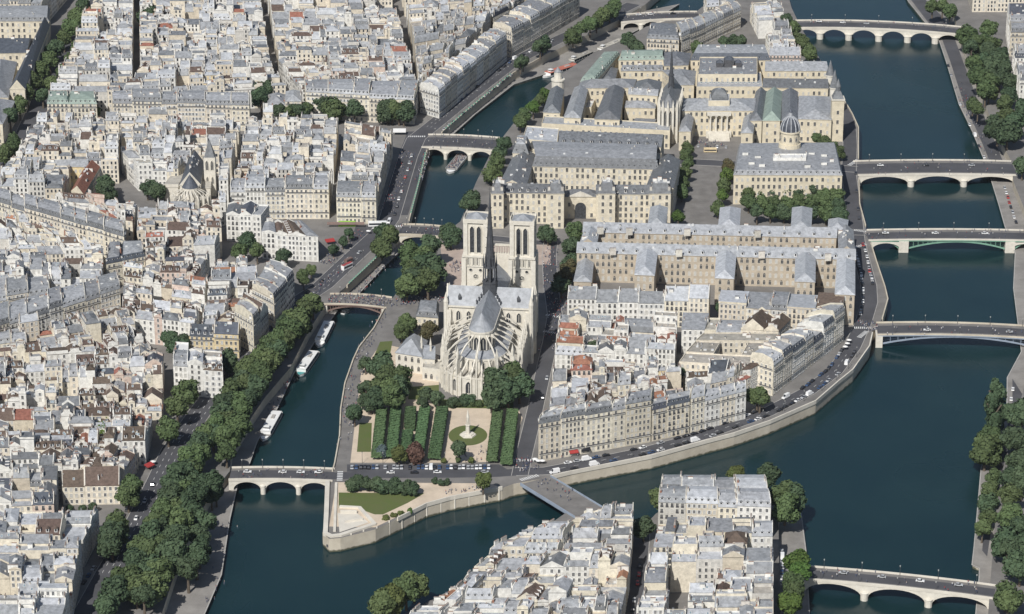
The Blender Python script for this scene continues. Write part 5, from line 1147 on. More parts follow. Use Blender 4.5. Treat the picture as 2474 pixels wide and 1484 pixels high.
for k in range(6):
    a = pi*(k+.5)/6; x, y = 5.5-5.3*sin(a), 6.35*cos(a); p_ = CT(x, y, 0); d = CT(x-sin(a), y+cos(a), 0); nx, ny = d[0]-p_[0], d[1]-p_[1]
    inst('lancet_window', L_CL, chp, (p_[0]+nx*.15, p_[1]+ny*.15, 12), atan2(nx, -ny), (.62, 1, 1.55))
for k in range(7):
    a = pi*k/6; x, y = 5.5-6.2*sin(a), 7.1*cos(a); g = MB(); g.box(-.7, .7, -.7, .7, 0, 27, 'stonelight', lambda X, Y, Z: (CT(x, y, 0)[0]+X, CT(x, y, 0)[1]+Y, Z)); c_ = CT(x, y, 0); g.cone(c_[0], c_[1], 27, 32, 1.0, 0, 4, 'stonelight', ph=pi/4); g.build('buttress', chp)
for j in range(4):
    for sgn in (-1, 1):
        x = 8+j*(L-9)/4; c_ = CT(x, sgn*7.2, 0); g = MB(); g.box(-.7, .7, -.7, .7, 0, 27, 'stonelight', lambda X, Y, Z: (c_[0]+X, c_[1]+Y, Z)); g.cone(c_[0], c_[1], 27, 32, 1.0, 0, 4, 'stonelight', ph=pi/4); g.build('buttress', chp)
c_ = CT(L*.55, 0, 0); g = MB(); g.cone(c_[0], c_[1], 33, 42, 2.2, 1.6, 8, 'leaddark'); g.cone(c_[0], c_[1], 42, 43, 2.1, 2.0, 8, 'leaddark'); g.cone(c_[0], c_[1], 43, 66, 1.4, 0, 8, 'leaddark'); g.build('spire', chp)
# medieval riverside towers
for k, (x, y, r_, h_, c2, lb) in enumerate(((2020,262,3.2,22,13,'nearest round slate-capped tower on the wide river quay'), (2012,214,3.2,22,14,'middle round slate-capped tower on the wide river quay'), (2002,180,3.0,21,12,'farthest round slate-capped tower on the wide river quay'))):
    p_ = P(x, y+70); t_ = thing('round_tower', lb, 'tower', p_, 'medieval river towers')
    g = MB(); g.cone(p_[0], p_[1], 0, h_, r_, r_, 14, 'stonelight'); g.cone(p_[0], p_[1], h_, h_+.8, r_+.4, r_+.4, 14, 'stonelight'); g.build('shaft', t_)
    g = MB(); g.cone(p_[0], p_[1], h_+.8, h_+c2, r_+.3, 0, 14, 'slategrey'); g.build('cone_roof', t_)
p_ = P(2019,338); t_ = thing('clock_tower', 'square cream clock tower at the corner of the river quay', 'tower', p_)
g = MB(); g.box(-4.2, 4.2, -4, 4, 0, 30, 'stoneyellow', lambda X, Y, Z: (p_[0]+X, p_[1]+Y, Z)); g.build('shaft', t_)
g = MB(); g.box(-4.7, 4.7, -4.5, 4.5, 30, 31, 'stonelight', lambda X, Y, Z: (p_[0]+X, p_[1]+Y, Z)); g.build('cornice', t_)
g = MB(); g.cone(p_[0], p_[1], 31, 36, 5.6, 2.6, 4, 'slategrey', ph=pi/4); g.cone(p_[0], p_[1], 36, 39, 1.8, 1.8, 8, 'slategrey'); g.cone(p_[0], p_[1], 39, 45, 2.0, 0, 8, 'slategrey'); g.build('lantern_roof', t_)
for z in (6, 13, 20): inst('window', WIN['tall'], t_, (p_[0], p_[1]-4.02, z), 0)
g = MB(); g.cone(0, 0, 0, .3, 1.6, 1.6, 20, 'boatdark', T=lambda X, Y, Z: (p_[0]+4.22+Z, p_[1]+X, 17+Y)); g.build('clock_face', t_)
# triangular square at the island's west end
block('triangle terrace with lit front', [(1632,66),(1770,12),(1790,24),(1645,92)], 'haus', (13, 13), 15, seed=101, rows=1, form='ms', roofm=('slategrey', 'zinc'), wallm=('cream', 'beige'), hh=(14.5, 16), nm='square_house')
block('head of the triangle terrace', [(1570,62),(1640,66),(1640,96),(1562,92)], 'haus', (20, 14), 15, seed=102, rows=1, form='mh', roofm='zincdark', wallm='beige', hh=(14.5, 15), nm='square_house')
block('right of the triangle square', [(1812,8),(1884,4),(1928,118),(1866,118)], 'grey', (14, 13), 15, seed=103, hh=(13, 15.5), nm='square_house')
block('before the old bridge', [(1858,122),(1930,122),(1934,138),(1856,138)], 'haus', (36, 12), 15, seed=104, rows=1, form='gs', roofm='zinclight', wallm='pink', hh=(14, 14.5), nm='square_house')
block('beyond the triangle square', [(1700,-10),(1772,-14),(1776,8),(1706,12)], 'haus', (12, 12), 15, seed=105, rows=1, roofm='zinclight', hh=(13, 14), nm='square_house')
# left bank church
ch = thing('parish_church', 'gothic parish church with dark slate nave roof, tower and many buttresses', 'church', P(468,500))
wing(ch, [(452,396),(492,392),(484,446),(434,448)], 15, 'gt', 9, 'stonelight', 'slate', floor=7, space=4.2, wbase=6, win='arch')
for q in ([(424,412),(450,412),(430,452),(398,452)], [(494,406),(512,406),(508,454),(486,454)]): wing(ch, q, 10, 'shed', 2, 'stonelight', 'stonegrey', floor=6, space=4.2, wbase=3, win='arch')
ax0, ay0, _ = P(459,452,15); g = MB(); pts = [(ax0-5.4*cos(pi*k/6), ay0-5*sin(pi*k/6)) for k in range(7)]
g.prism(pts+[(ax0+5.4, ay0+4), (ax0-5.4, ay0+4)], 0, 15, 'stonelight'); g.build('apse', ch)
g = MB()
for k in range(6): g.face([(*pts[k], 15.1), (*pts[k+1], 15.1), (ax0, ay0+1, 23.5)], 'slate')
g.build('apse_roof', ch)
g = MB(); pts2 = [(ax0-11*cos(pi*k/8), ay0-10*sin(pi*k/8)) for k in range(9)]; g.prism(pts2+[(ax0+11, ay0+2), (ax0-11, ay0+2)], 0, 8, 'stonelight', 'stonegrey'); g.build('ambulatory', ch)
for k in range(10):
    a = pi*k/9; fb = inst('flying_buttress', FLY, ch, (ax0, ay0, 0), -a, (.56, .8, .46)); inst('pinnacle', PIN2, ch, (ax0+12*cos(a), ay0-12*sin(a), 10))
for k in range(9):
    a = pi*(k+.5)/9; inst('lancet_window', L_CH, ch, (ax0+10.9*cos(a), ay0-9.9*sin(a), 1.5), atan2(cos(a), sin(a)), (.6, 1, .75))
tx, ty, _ = P(510,470); g = MB(); g.box(-3.8, 3.8, -3.8, 3.8, 0, 27, 'stonelight', lambda X, Y, Z: (tx+X, ty+Y, Z)); g.build('tower', ch)
for x in (-1.7, 1.7): inst('lancet_window', L_TR, ch, (tx+x, ty-3.82, 18.5), 0, (.7, 1, 1.1)); inst('lancet_window', L_TR, ch, (tx+x, ty-3.82, 9), 0, (.5, 1, .8))
g = MB(); g.cone(tx, ty, 27, 39, 5.0, 0, 4, 'slategrey', ph=pi/4); g.build('tower_roof', ch)
# boulevard palace block in shade, top left
blv = thing('boulevard_palace', 'large slate-roofed public building with shaded front beside the boulevard trees', 'building', P(40,200))
wing(blv, [(98,62),(120,62),(60,216),(24,216)], 18, 'gt', 7, 'stone', 'slate', floor=4.5, space=4, win='tall')
wing(blv, [(-30,92),(80,94),(64,128),(-30,130)], 17, 'gs', 6, 'stone', 'slate', floor=4.5, space=4, win='tall')
wing(blv, [(-30,150),(40,150),(20,236),(-30,236)], 15, 'hip', 5, 'stone', 'zinc', floor=4.5, space=4, win='tall')
wing(blv, [(-30,22),(120,22),(118,52),(-30,52)], 19, 'mh', 1.5, 'stone', 'slategrey', dorm=4, floor=4.5, space=4, win='tall')
wing(blv, [(-30,244),(36,244),(6,300),(-30,300)], 15, 'hip', 4, 'stone', 'zinc', floor=4.5, space=4, win='tall')
# red-roofed hall and yellow school on the left bank
scl = thing('school_building', 'yellow school building with long red tiled side wing and garden trees', 'building', P(160,440))
wing(scl, [(104,386),(214,390),(212,404),(96,402)], 14, 'gs', 3.5, 'ochre', 'zinc', floor=3.6, space=3)
wing(scl, [(212,392),(246,394),(202,470),(172,462)], 12, 'gt', 5, 'stone', 'redtile', floor=3.6, space=3)
wing(scl, [(48,436),(128,440),(124,456),(44,454)], 9, 'gs', 3, 'stone', 'zincdark', floor=3.4, space=3)
# flat-roofed block with light court on the island
flt = thing('flat_roofed_offices', 'broad flat beige roof with a rectangular light court on the island', 'building', P(1760,900))
wing(flt, [(1700,806),(1880,806),(1878,826),(1680,824)], 15, 'flat', .5, 'cream', 'flatroof', floor=3.2, space=3)
wing(flt, [(1680,826),(1740,828),(1724,856),(1656,852)], 15, 'flat', .5, 'cream', 'flatroof', floor=3.2, space=3)
wing(flt, [(1808,828),(1878,828),(1850,864),(1790,860)], 15, 'flat', .5, 'cream', 'flatroof', floor=3.2, space=3)
wing(flt, [(1656,854),(1850,864),(1836,888),(1640,876)], 15, 'flat', .5, 'cream', 'flatroof', floor=3.2, space=3)
# ------------------------------------------------------------------ trees
import bmesh
def mk_crown(seed, m, nb=20, leaves=1300, flat=1.0, ls=.125, spread=(.34, .66), br=(.27, .42), column=False):
    rng = random.Random(seed); mb = MB(); blobs = []
    for _ in range(nb):
        while True:
            d = (rng.gauss(0, 1), rng.gauss(0, 1), rng.gauss(0.15, 1)); l = sqrt(sum(c*c for c in d)) or 1
            if d[2]/l > -.75: break
        r = rng.uniform(*spread); blobs.append((d[0]/l*r, d[1]/l*r, d[2]/l*r*flat, rng.uniform(*br)))
    if column: blobs = [(rng.uniform(-.35, .35)*(1-abs(z)*.6), rng.uniform(-.35, .35)*(1-abs(z)*.6), z, rng.uniform(.22, .42)*(1.05-.55*max(0, z))) for z in [-.85+1.7*k/(nb-1) for k in range(nb)]]
    bm = bmesh.new()
    bmesh.ops.create_icosphere(bm, subdivisions=1, radius=1)
    iv = [tuple(v.co) for v in bm.verts]; fs = [tuple(v.index for v in f.verts) for f in bm.faces]; bm.free()
    for bx_, by_, bz_, r in blobs:
        k = [r*rng.uniform(.72, .92) for _ in iv]; i0 = len(mb.v)
        mb.v.extend([(bx_+v[0]*k[i], by_+v[1]*k[i], bz_+v[2]*k[i]) for i, v in enumerate(iv)])
        for f in fs: mb.f.append(tuple(i0+i for i in f)); mb.m.append(m)
    c = 0; tries = 0
    while c < leaves and tries < leaves*6:
        tries += 1
        bx_, by_, bz_, r = rng.choice(blobs); d = (rng.gauss(0, 1), rng.gauss(0, 1), rng.gauss(.25, 1)); l = sqrt(sum(q*q for q in d)) or 1; d = tuple(q/l for q in d)
        rr = r*rng.uniform(.86, 1.16); p = (bx_+d[0]*rr, by_+d[1]*rr, bz_+d[2]*rr)
        if any((p[0]-b[0])**2+(p[1]-b[1])**2+(p[2]-b[2])**2 < (b[3]*.82)**2 for b in blobs): continue
        n_ = tuple(d[i]+rng.uniform(-.7, .7) for i in range(3)); l = sqrt(sum(q*q for q in n_)) or 1; n_ = tuple(q/l for q in n_)
        u = (n_[1], -n_[0], 0) if abs(n_[2]) < .95 else (1, 0, 0); l = sqrt(u[0]**2+u[1]**2+u[2]**2) or 1; u = tuple(q/l for q in u)
        v = (n_[1]*u[2]-n_[2]*u[1], n_[2]*u[0]-n_[0]*u[2], n_[0]*u[1]-n_[1]*u[0]); s = ls*rng.uniform(.6, 1.25)
        mb.face([tuple(p[i]+s*(a*u[i]+b*v[i]) for i in range(3)) for a, b in ((-.6, -.5), (.55, -.6), (.65, .45), (-.45, .6))], m); c += 1
    return mb.mesh('crown')
CROWN = {}
for m_ in ('leaf_plane', 'leaf_dark', 'leaf_bright', 'leaf_copper', 'leaf_olive', 'leaf_rust', 'leaf_blue'):
    nv = 5 if m_ in ('leaf_plane', 'leaf_dark') else 2
    CROWN[m_] = [mk_crown(hash_ * 31 + len(m_), m_, nb=18+hash_) for hash_ in range(1, nv+1)]
COLUMN = [mk_crown(900+k, 'leaf_dark', nb=16, leaves=1200, column=True, ls=.11) for k in range(2)]
mb = MB(); mb.cone(0, 0, 0, .55, .045, .030, 8, 'bark')
for a in (.3, 2.2, 4.4): mb.beam((0, 0, .5), (.16*cos(a), .16*sin(a), .78), .028, 'bark')
TRUNK = mb.mesh('trunk')
TREEN = 0
def tree(x, y, r, label, m='leaf_plane', h=None, group=None, z0=0.0, rng=random, world_xy=None, column=False, cat='tree', nm='tree'):
    global TREEN; TREEN += 1
    h = h or r*2.7; zc = h-r*.98 if not column else h*.56; r *= 1 if column or nm == 'shrub' else 1.3
    p = world_xy or P2(x, y, z0+zc)
    t = thing(nm, label, cat, (p[0], p[1], z0), group)
    inst('trunk', TRUNK, t, (p[0], p[1], z0), rng.uniform(0, 6), (h, h, h))
    rz = (h*.46 if column else r*rng.uniform(.88, 1.06))
    inst('crown', rng.choice(COLUMN if column else CROWN[m]), t, (p[0], p[1], z0+zc), rng.uniform(0, 6.28), (r*rng.uniform(.93, 1.1), r*rng.uniform(.93, 1.1), rz))
    return t
def row(pts, n, r, phrase, m='leaf_plane', jit=1.2, group=None, z0=0.0, h=None, seed=1, column=False, kind='tree'):
    """n trees along a line of crown centres read in the photograph"""
    rng = random.Random(seed); hh = h or r*2.7; zc = hh-r*.98
    if n >= 4 and seed not in (1, 2, 3, 5, 18, 33, 37, 46, 70, 71, 72, 74): n = max(3, round(n*.6))
    pl = [P2(x, y, z0+zc) for x, y in pts]; seg = [hypot(b[0]-a[0], b[1]-a[1]) for a, b in zip(pl, pl[1:])]; tot = sum(seg)
    for k in range(n):
        d = tot*(k+.5)/n if n > 1 else tot/2; i = 0
        while i < len(seg)-1 and d > seg[i]: d -= seg[i]; i += 1
        p = lerp(pl[i], pl[i+1], min(1, d/(seg[i] or 1))); rr = r*rng.uniform(.84, 1.15)
        mm = m if isinstance(m, str) else rng.choice(m)
        tree(0, 0, rr, '%s %s in the %s' % (ordw(k+1), kind, phrase), mm, hh*rng.uniform(.92, 1.08), group or 'trees of the '+phrase.split(',')[0], z0, rng, (p[0]+rng.uniform(-jit, jit), p[1]+rng.uniform(-jit, jit)), column, kind, kind)
PD = ('leaf_plane', 'leaf_plane', 'leaf_dark')
# left quay planes, two lines between road and wall, counted from the footbridge downwards
row([(765,722),(700,800),(630,862),(560,950),(520,1030),(455,1120),(395,1230),(345,1330),(280,1430),(250,1484)], 27, 6.2, 'inner left quay row, counted from the footbridge', PD, seed=1)
row([(725,760),(690,828),(630,905),(600,960),(560,1045),(535,1105)], 12, 6.0, 'outer left quay row above the boats, counted downwards', PD, seed=2)
row([(520,1150),(475,1190),(440,1260),(420,1320),(360,1420),(330,1470)], 9, 6.2, 'middle left quay row below the arched bridge', PD, seed=3)
row([(530,1185),(500,1205)], 2, 4.6, 'pair at the lower quay below the arched bridge', ('leaf_dark',), z0=LQ, seed=4)
row([(492,1250),(482,1310),(470,1370),(440,1395)], 5, 5.6, 'dark row on the lower quay at bottom left', ('leaf_dark',), z0=LQ, seed=5, h=17)
row([(470,925),(440,960),(420,1010),(395,1060)], 5, 6.0, 'square behind the left quay road', PD, seed=6)
row([(330,1172),(300,1205)], 2, 6.0, 'pair opposite the red cafe awning', ('leaf_plane',), seed=7)
row([(285,1255),(268,1290),(262,1315)], 3, 6.5, 'clump beside the bottom left street', PD, seed=8)
row([(400,815),(440,830),(420,850)], 3, 5.0, 'garden behind the white corner building', ('leaf_dark',), seed=9)
row([(560,862),(545,880)], 2, 4.6, 'pair right of the white corner building', ('leaf_dark',), seed=10)
row([(165,860),(150,872)], 1, 5.0, 'old quarter courtyard', ('leaf_dark',), seed=11)
row([(250,1060),(292,1050)], 2, 3.2, 'vine wall yards', ('leaf_olive',), seed=12)
row([(150,1235),(180,1228),(210,1232),(240,1222)], 4, 2.0, 'formal courtyard at lower left', ('leaf_dark',), seed=13)
# bridgehead and little park
row([(905,575),(930,560),(955,555),(920,600),(945,590),(895,605)], 6, 5.6, 'clump at the short bridge, left bank', ('leaf_dark', 'leaf_plane'), seed=14)
row([(605,570),(590,600),(570,615),(620,610),(650,620),(690,620),(715,625)], 7, 4.6, 'small park by the white curved row', ('leaf_dark', 'leaf_plane'), seed=15)
row([(770,645),(745,655),(725,668),(735,690)], 4, 3.4, 'kerb beds beside the left quay road', ('leaf_plane',), seed=16)
row([(855,560),(835,575),(820,592),(800,612)], 4, 3.0, 'kerb beds near the green bus', ('leaf_dark',), seed=17)
# cathedral riverside
row([(985,620),(1010,600),(1040,605),(990,660),(1020,645),(1050,640),(980,690),(1015,690),(1045,675)], 10, 7.0, 'big riverside clump left of the towers', ('leaf_dark', 'leaf_plane'), seed=18, jit=2)
row([(1080,560),(1098,575)], 2, 5.2, 'pair at the short bridge, island side', ('leaf_dark',), seed=19)
row([(1130,490),(1148,482)], 2, 5.0, 'pair left of the police headquarters corner', ('leaf_dark',), seed=20)
row([(1222,340),(1212,365),(1200,392),(1188,415),(1185,430)], 7, 5.2, 'quay row beside the tour boat', PD, seed=21)
row([(1322,222),(1305,242),(1285,262),(1265,285),(1252,305)], 8, 4.8, 'quay row below the white round tower', ('leaf_bright', 'leaf_plane', 'leaf_plane'), seed=22)
row([(1392,552),(1385,580),(1378,605)], 4, 5.0, 'cathedral street row, far part', PD, seed=23)
row([(1372,625),(1368,650),(1362,675),(1358,700)], 6, 5.2, 'rusty cathedral street row, near part', ('leaf_rust', 'leaf_rust', 'leaf_dark'), seed=24)
row([(1308,560),(1325,570)], 2, 4.4, 'square behind the right tower', ('leaf_dark',), seed=25)
# flower market
row([(1662,350),(1658,385),(1654,420),(1650,455),(1645,475)], 10, 4.0, 'left avenue row of the flower market', PD, seed=26)
row([(1766,385),(1755,420),(1745,455),(1738,490),(1730,520)], 9, 4.0, 'right avenue row of the flower market', ('leaf_plane', 'leaf_bright', 'leaf_rust'), seed=27)
row([(1632,522),(1640,530)], 1, 4.0, 'avenue end beside the police headquarters', ('leaf_bright',), seed=28)
row([(1790,465),(1850,462),(1910,462),(1970,466),(2035,478)], 13, 4.6, 'back line of the market grove', PD, seed=29)
row([(1792,490),(1850,488),(1910,490),(1970,492),(2040,500)], 13, 4.6, 'middle line of the market grove', PD, seed=30)
row([(1815,515),(1880,512),(1950,516),(2045,522)], 12, 4.6, 'front line of the market grove', ('leaf_dark', 'leaf_plane'), seed=31)
row([(1960,330),(1985,340),(2010,350),(2028,372)], 6, 4.2, 'line behind the dome', PD, seed=32)
# cathedral garden
row([(905,885),(940,895),(925,930),(955,940),(910,960),(945,968),(970,905)], 8, 6.2, 'garden clump left of the apse', ('leaf_dark', 'leaf_plane'), seed=33, jit=1.5)
row([(872,885),(885,880)], 1, 3.6, 'quay walk left of the garden clump', ('leaf_dark',), seed=34)
row([(968,770),(985,790),(965,800),(1000,770)], 4, 4.6, 'garden group beside the presbytery', ('leaf_plane',), seed=35)
row([(1035,806),(1036,808)], 1, 5.6, 'gap between presbytery and choir', ('leaf_rust',), seed=36, h=13)
row([(1180,930),(1215,915),(1250,905),(1190,965),(1225,950),(1255,940),(1268,925)], 8, 6.4, 'garden clump right of the apse', ('leaf_dark', 'leaf_plane'), seed=37, jit=1.5)
row([(1010,955),(1040,950),(1055,970),(1000,975)], 4, 3.6, 'bushes below the apse', ('leaf_dark',), seed=38)
row([(858,997),(860,998)], 1, 5.0, 'corner of the quay walk and garden', ('leaf_dark',), seed=39)
row([(918,1092),(919,1093)], 1, 3.2, 'pale blue spot at the garden foot', ('leaf_blue',), seed=40, h=7)
row([(958,1102),(960,1102)], 1, 4.4, 'olive spot at the garden foot', ('leaf_olive',), seed=41, h=9)
row([(1004,1096),(1012,1096)], 1, 5.2, 'coppery spot at the garden foot', ('leaf_copper',), seed=42, h=10)
row([(1110,1092),(1111,1093)], 1, 4.8, 'dark rounded spot below the lawn circle', ('leaf_dark',), seed=43, h=11)
row([(1060,1110),(1150,1112)], 5, 2.0, 'shrubs along the garden fence', ('leaf_olive', 'leaf_plane'), seed=44, kind='shrub', h=3.6)
row([(1100,972),(1170,976)], 4, 2.4, 'shrubs behind the lawn circle', ('leaf_plane',), seed=45, kind='shrub', h=4.5)
# island point
row([(842,1172),(875,1170),(910,1172),(945,1174),(985,1178),(1000,1185)], 9, 3.6, 'dense hedge-like line of the island point', ('leaf_dark',), seed=46, h=7.5)
row([(1165,1162),(1167,1163)], 1, 4.4, 'lone spot at the island point gate', ('leaf_olive',), seed=47)
# right bank
row([(2330,70),(2345,120),(2360,180),(2385,240)], 9, 6.6, 'inner right bank row, counted from the top', PD, seed=48)
row([(2385,60),(2395,120),(2415,190),(2440,250)], 9, 6.6, 'outer right bank row, counted from the top', ('leaf_dark', 'leaf_plane'), seed=49)
row([(2360,90),(2372,150),(2395,215)], 5, 6.2, 'middle right bank row, counted from the top', ('leaf_dark', 'leaf_plane'), seed=481)
row([(2400,285),(2435,290),(2465,300),(2395,315),(2430,320),(2460,330)], 7, 7.4, 'right bank clump above the wide bridge', ('leaf_dark', 'leaf_plane', 'leaf_bright'), seed=50, jit=2)
row([(2462,395),(2470,410)], 1, 6.0, 'right edge at the wide bridge', ('leaf_dark',), seed=51)
row([(2410,955),(2398,1000)], 2, 9.0, 'tall poplars at the right river edge', ('leaf_dark',), seed=52, z0=LQ, h=27, column=True, kind='poplar')
row([(2365,1058),(2395,1065),(2375,1090),(2405,1095)], 4, 6.4, 'big river edge clump at right', ('leaf_plane',), seed=53, z0=LQ)
row([(2460,1040),(2455,1090),(2465,1140),(2460,1190)], 5, 6.4, 'upper quay row at the right frame edge', ('leaf_dark',), seed=54)
row([(2402,1140),(2395,1180),(2388,1220),(2380,1260),(2375,1295)], 8, 4.6, 'lower quay row at right', PD, seed=55, z0=LQ)
row([(2420,1310),(2450,1320),(2430,1345)], 3, 6.2, 'clump above the bridge end at lower right', ('leaf_dark', 'leaf_plane'), seed=56)
row([(2420,1425),(2445,1440),(2425,1470)], 3, 6.0, 'clump below the bridge end at lower right', ('leaf_plane',), seed=57)
row([(2235,10),(2260,25),(2290,15),(2300,35)], 5, 5.2, 'top quay line beyond the many-arched bridge', PD, seed=58)
row([(2440,1000),(2470,1010)], 2, 6.4, 'inner pair behind the river poplars', ('leaf_dark',), seed=201)
row([(2445,1130),(2440,1180),(2432,1235),(2440,1270)], 5, 5.6, 'upper quay second line at right', PD, seed=202)
row([(2465,1260),(2470,1300),(2466,1390)], 3, 6.2, 'upper quay third line at right edge', ('leaf_dark',), seed=203)
row([(2412,120),(2430,170),(2450,215)], 5, 5.6, 'roadside line before the shaded block', ('leaf_dark',), seed=204)
row([(2345,95),(2372,95),(2400,150),(2375,205),(2410,235),(2440,265)], 6, 6.2, 'right bank canopy filling, counted from the top', ('leaf_dark', 'leaf_plane'), seed=46)
row([(2470,250),(2472,280)], 2, 6.4, 'right frame edge above the big clump', ('leaf_dark',), seed=215)
row([(2345,250),(2365,275)], 2, 4.6, 'pair above the lower road', ('leaf_plane',), seed=205)
row([(700,772),(655,850),(600,925),(560,1000),(500,1070),(455,1165),(405,1270),(370,1370),(310,1450)], 16, 5.6, 'centre line of the left quay belt, from the footbridge', PD, seed=5)
row([(885,930),(900,985),(870,955)], 3, 4.0, 'left garden border near the quay walk', ('leaf_dark',), seed=207)
row([(1080,975),(1120,968),(1150,972)], 3, 3.4, 'shrubbery line under the apse', ('leaf_dark',), seed=208, h=6)
row([(1085,1160),(1060,1166),(1040,1160)], 3, 2.4, 'low growth before the island point gate', ('leaf_dark',), seed=209, kind='shrub', h=4)
row([(1310,300),(1352,306)], 4, 2.6, 'bright strip before the law courts, left', ('leaf_bright',), seed=211, kind='shrub', h=6)
row([(1370,315),(1418,322)], 4, 2.6, 'bright strip before the law courts, middle', ('leaf_bright', 'leaf_plane'), seed=212, kind='shrub', h=6)
row([(1445,322),(1535,332)], 8, 2.8, 'bright strip before the law courts, right', ('leaf_bright', 'leaf_plane'), seed=213, kind='shrub', h=6)
# west end of the island and far quay
row([(1898,45),(1915,75),(1935,100),(1952,125),(1965,138)], 9, 4.8, 'island row beside the many-arched bridge', PD, seed=59)
row([(1735,108),(1755,98),(1780,100),(1795,112)], 5, 4.6, 'triangular square', ('leaf_dark',), seed=60)
row([(1512,92),(1530,110),(1545,125)], 4, 4.8, 'water edge below the distant bridge', ('leaf_dark',), seed=61, z0=LQ)
row([(1675,118),(1690,112)], 1, 4.6, 'front of the rear law court', ('leaf_plane',), seed=62)
row([(1495,12),(1468,30),(1445,45),(1425,62),(1400,78),(1378,92)], 11, 5.6, 'far left quay row at the top', PD, seed=63)
row([(1312,105),(1300,118)], 2, 5.6, 'far left quay near the barges', ('leaf_dark',), seed=64)
row([(1268,148),(1258,158)], 2, 4.4, 'far left quay above the river steps', ('leaf_dark',), seed=65)
# left bank far
row([(205,10),(180,50),(150,95),(120,140),(90,190),(60,235),(30,275),(10,300)], 19, 6.4, 'boulevard row, building side, counted from the top', ('leaf_plane', 'leaf_dark'), seed=66)
row([(240,20),(215,65),(185,115),(150,175),(120,215),(95,250)], 13, 5.2, 'boulevard row, roadside, counted from the top', ('leaf_dark', 'leaf_plane'), seed=67)
row([(45,335),(25,355),(5,380)], 4, 5.0, 'boulevard continuation at the left edge', ('leaf_plane',), seed=68)
row([(130,262),(215,270),(282,266),(345,272),(372,272),(470,272),(505,272),(555,276),(578,286)], 12, 3.6, 'street line below the long grey terrace', ('leaf_dark', 'leaf_plane'), seed=69)
row([(640,215),(625,240),(632,255)], 3, 6.2, 'corner clump left of the riverside square', ('leaf_dark',), seed=70)
row([(652,268),(750,268)], 7, 4.6, 'low line beside the riverside square', ('leaf_plane', 'leaf_dark'), seed=71)
row([(765,245),(790,255),(812,250),(800,270)], 5, 6.4, 'large group in the riverside square', ('leaf_dark', 'leaf_plane'), seed=72)
row([(856,262),(857,268)], 1, 6.4, 'single spot between the square groups', ('leaf_dark',), seed=73)
row([(928,262),(955,268),(982,270)], 4, 6.6, 'right group in the riverside square', ('leaf_dark', 'leaf_plane'), seed=74)
row([(245,440),(262,455),(240,465),(270,470)], 4, 5.2, 'dark garden left of the parish church', ('leaf_dark',), seed=75)
row([(345,458),(375,450),(385,468)], 4, 5.0, 'garden beside the parish church buttresses', ('leaf_dark',), seed=76)
row([(775,85),(852,88)], 3, 6.0, 'far courtyards among distant rooftops', ('leaf_dark',), seed=77)
row([(350,38),(355,42)], 1, 7.0, 'far top left rooftops', ('leaf_dark',), seed=78)
row([(115,440),(155,445)], 3, 3.0, 'yellow school yard', ('leaf_plane',), seed=79)
# small island
row([(1600,1195),(1620,1175),(1645,1165),(1590,1215)], 5, 5.0, 'shore behind the front island block', ('leaf_dark', 'leaf_plane'), seed=80)
row([(1765,1142),(1790,1146)], 2, 3.6, 'roof edge behind the front island block', ('leaf_olive',), seed=81)
row([(1835,1145),(1860,1160),(1890,1190),(1915,1210),(1895,1230),(1920,1185)], 7, 6.2, 'big clump at the small island corner', ('leaf_plane', 'leaf_dark'), seed=82, jit=2)
row([(1555,1268),(1556,1270)], 1, 5.0, 'top of the small island street', ('leaf_dark',), seed=83)
row([(1930,1345),(1925,1375),(1920,1405),(1918,1435),(1912,1470)], 9, 5.2, 'bright row at the bridge end, small island', ('leaf_bright', 'leaf_bright', 'leaf_plane'), seed=84)
row([(1000,1410),(975,1425),(930,1450),(915,1475),(1015,1395)], 6, 6.0, 'waterside clump at bottom centre', ('leaf_plane', 'leaf_olive'), seed=85, jit=2)
row([(1430,845),(1431,846)], 1, 4.4, 'island courtyard by cathedral street', ('leaf_dark',), seed=86)
row([(1632,908),(1633,909)], 1, 4.4, 'court behind the corner riverfront', ('leaf_dark',), seed=87)
row([(1830,955),(1838,962)], 2, 5.4, 'gap in the riverfront row', ('leaf_plane',), seed=88)
row([(1738,742),(1739,743)], 1, 4.0, 'yard below the hospital', ('leaf_dark',), seed=89)
row([(1548,735),(1575,745)], 2, 4.0, 'court behind the cathedral street row', ('leaf_copper', 'leaf_bright'), seed=90)
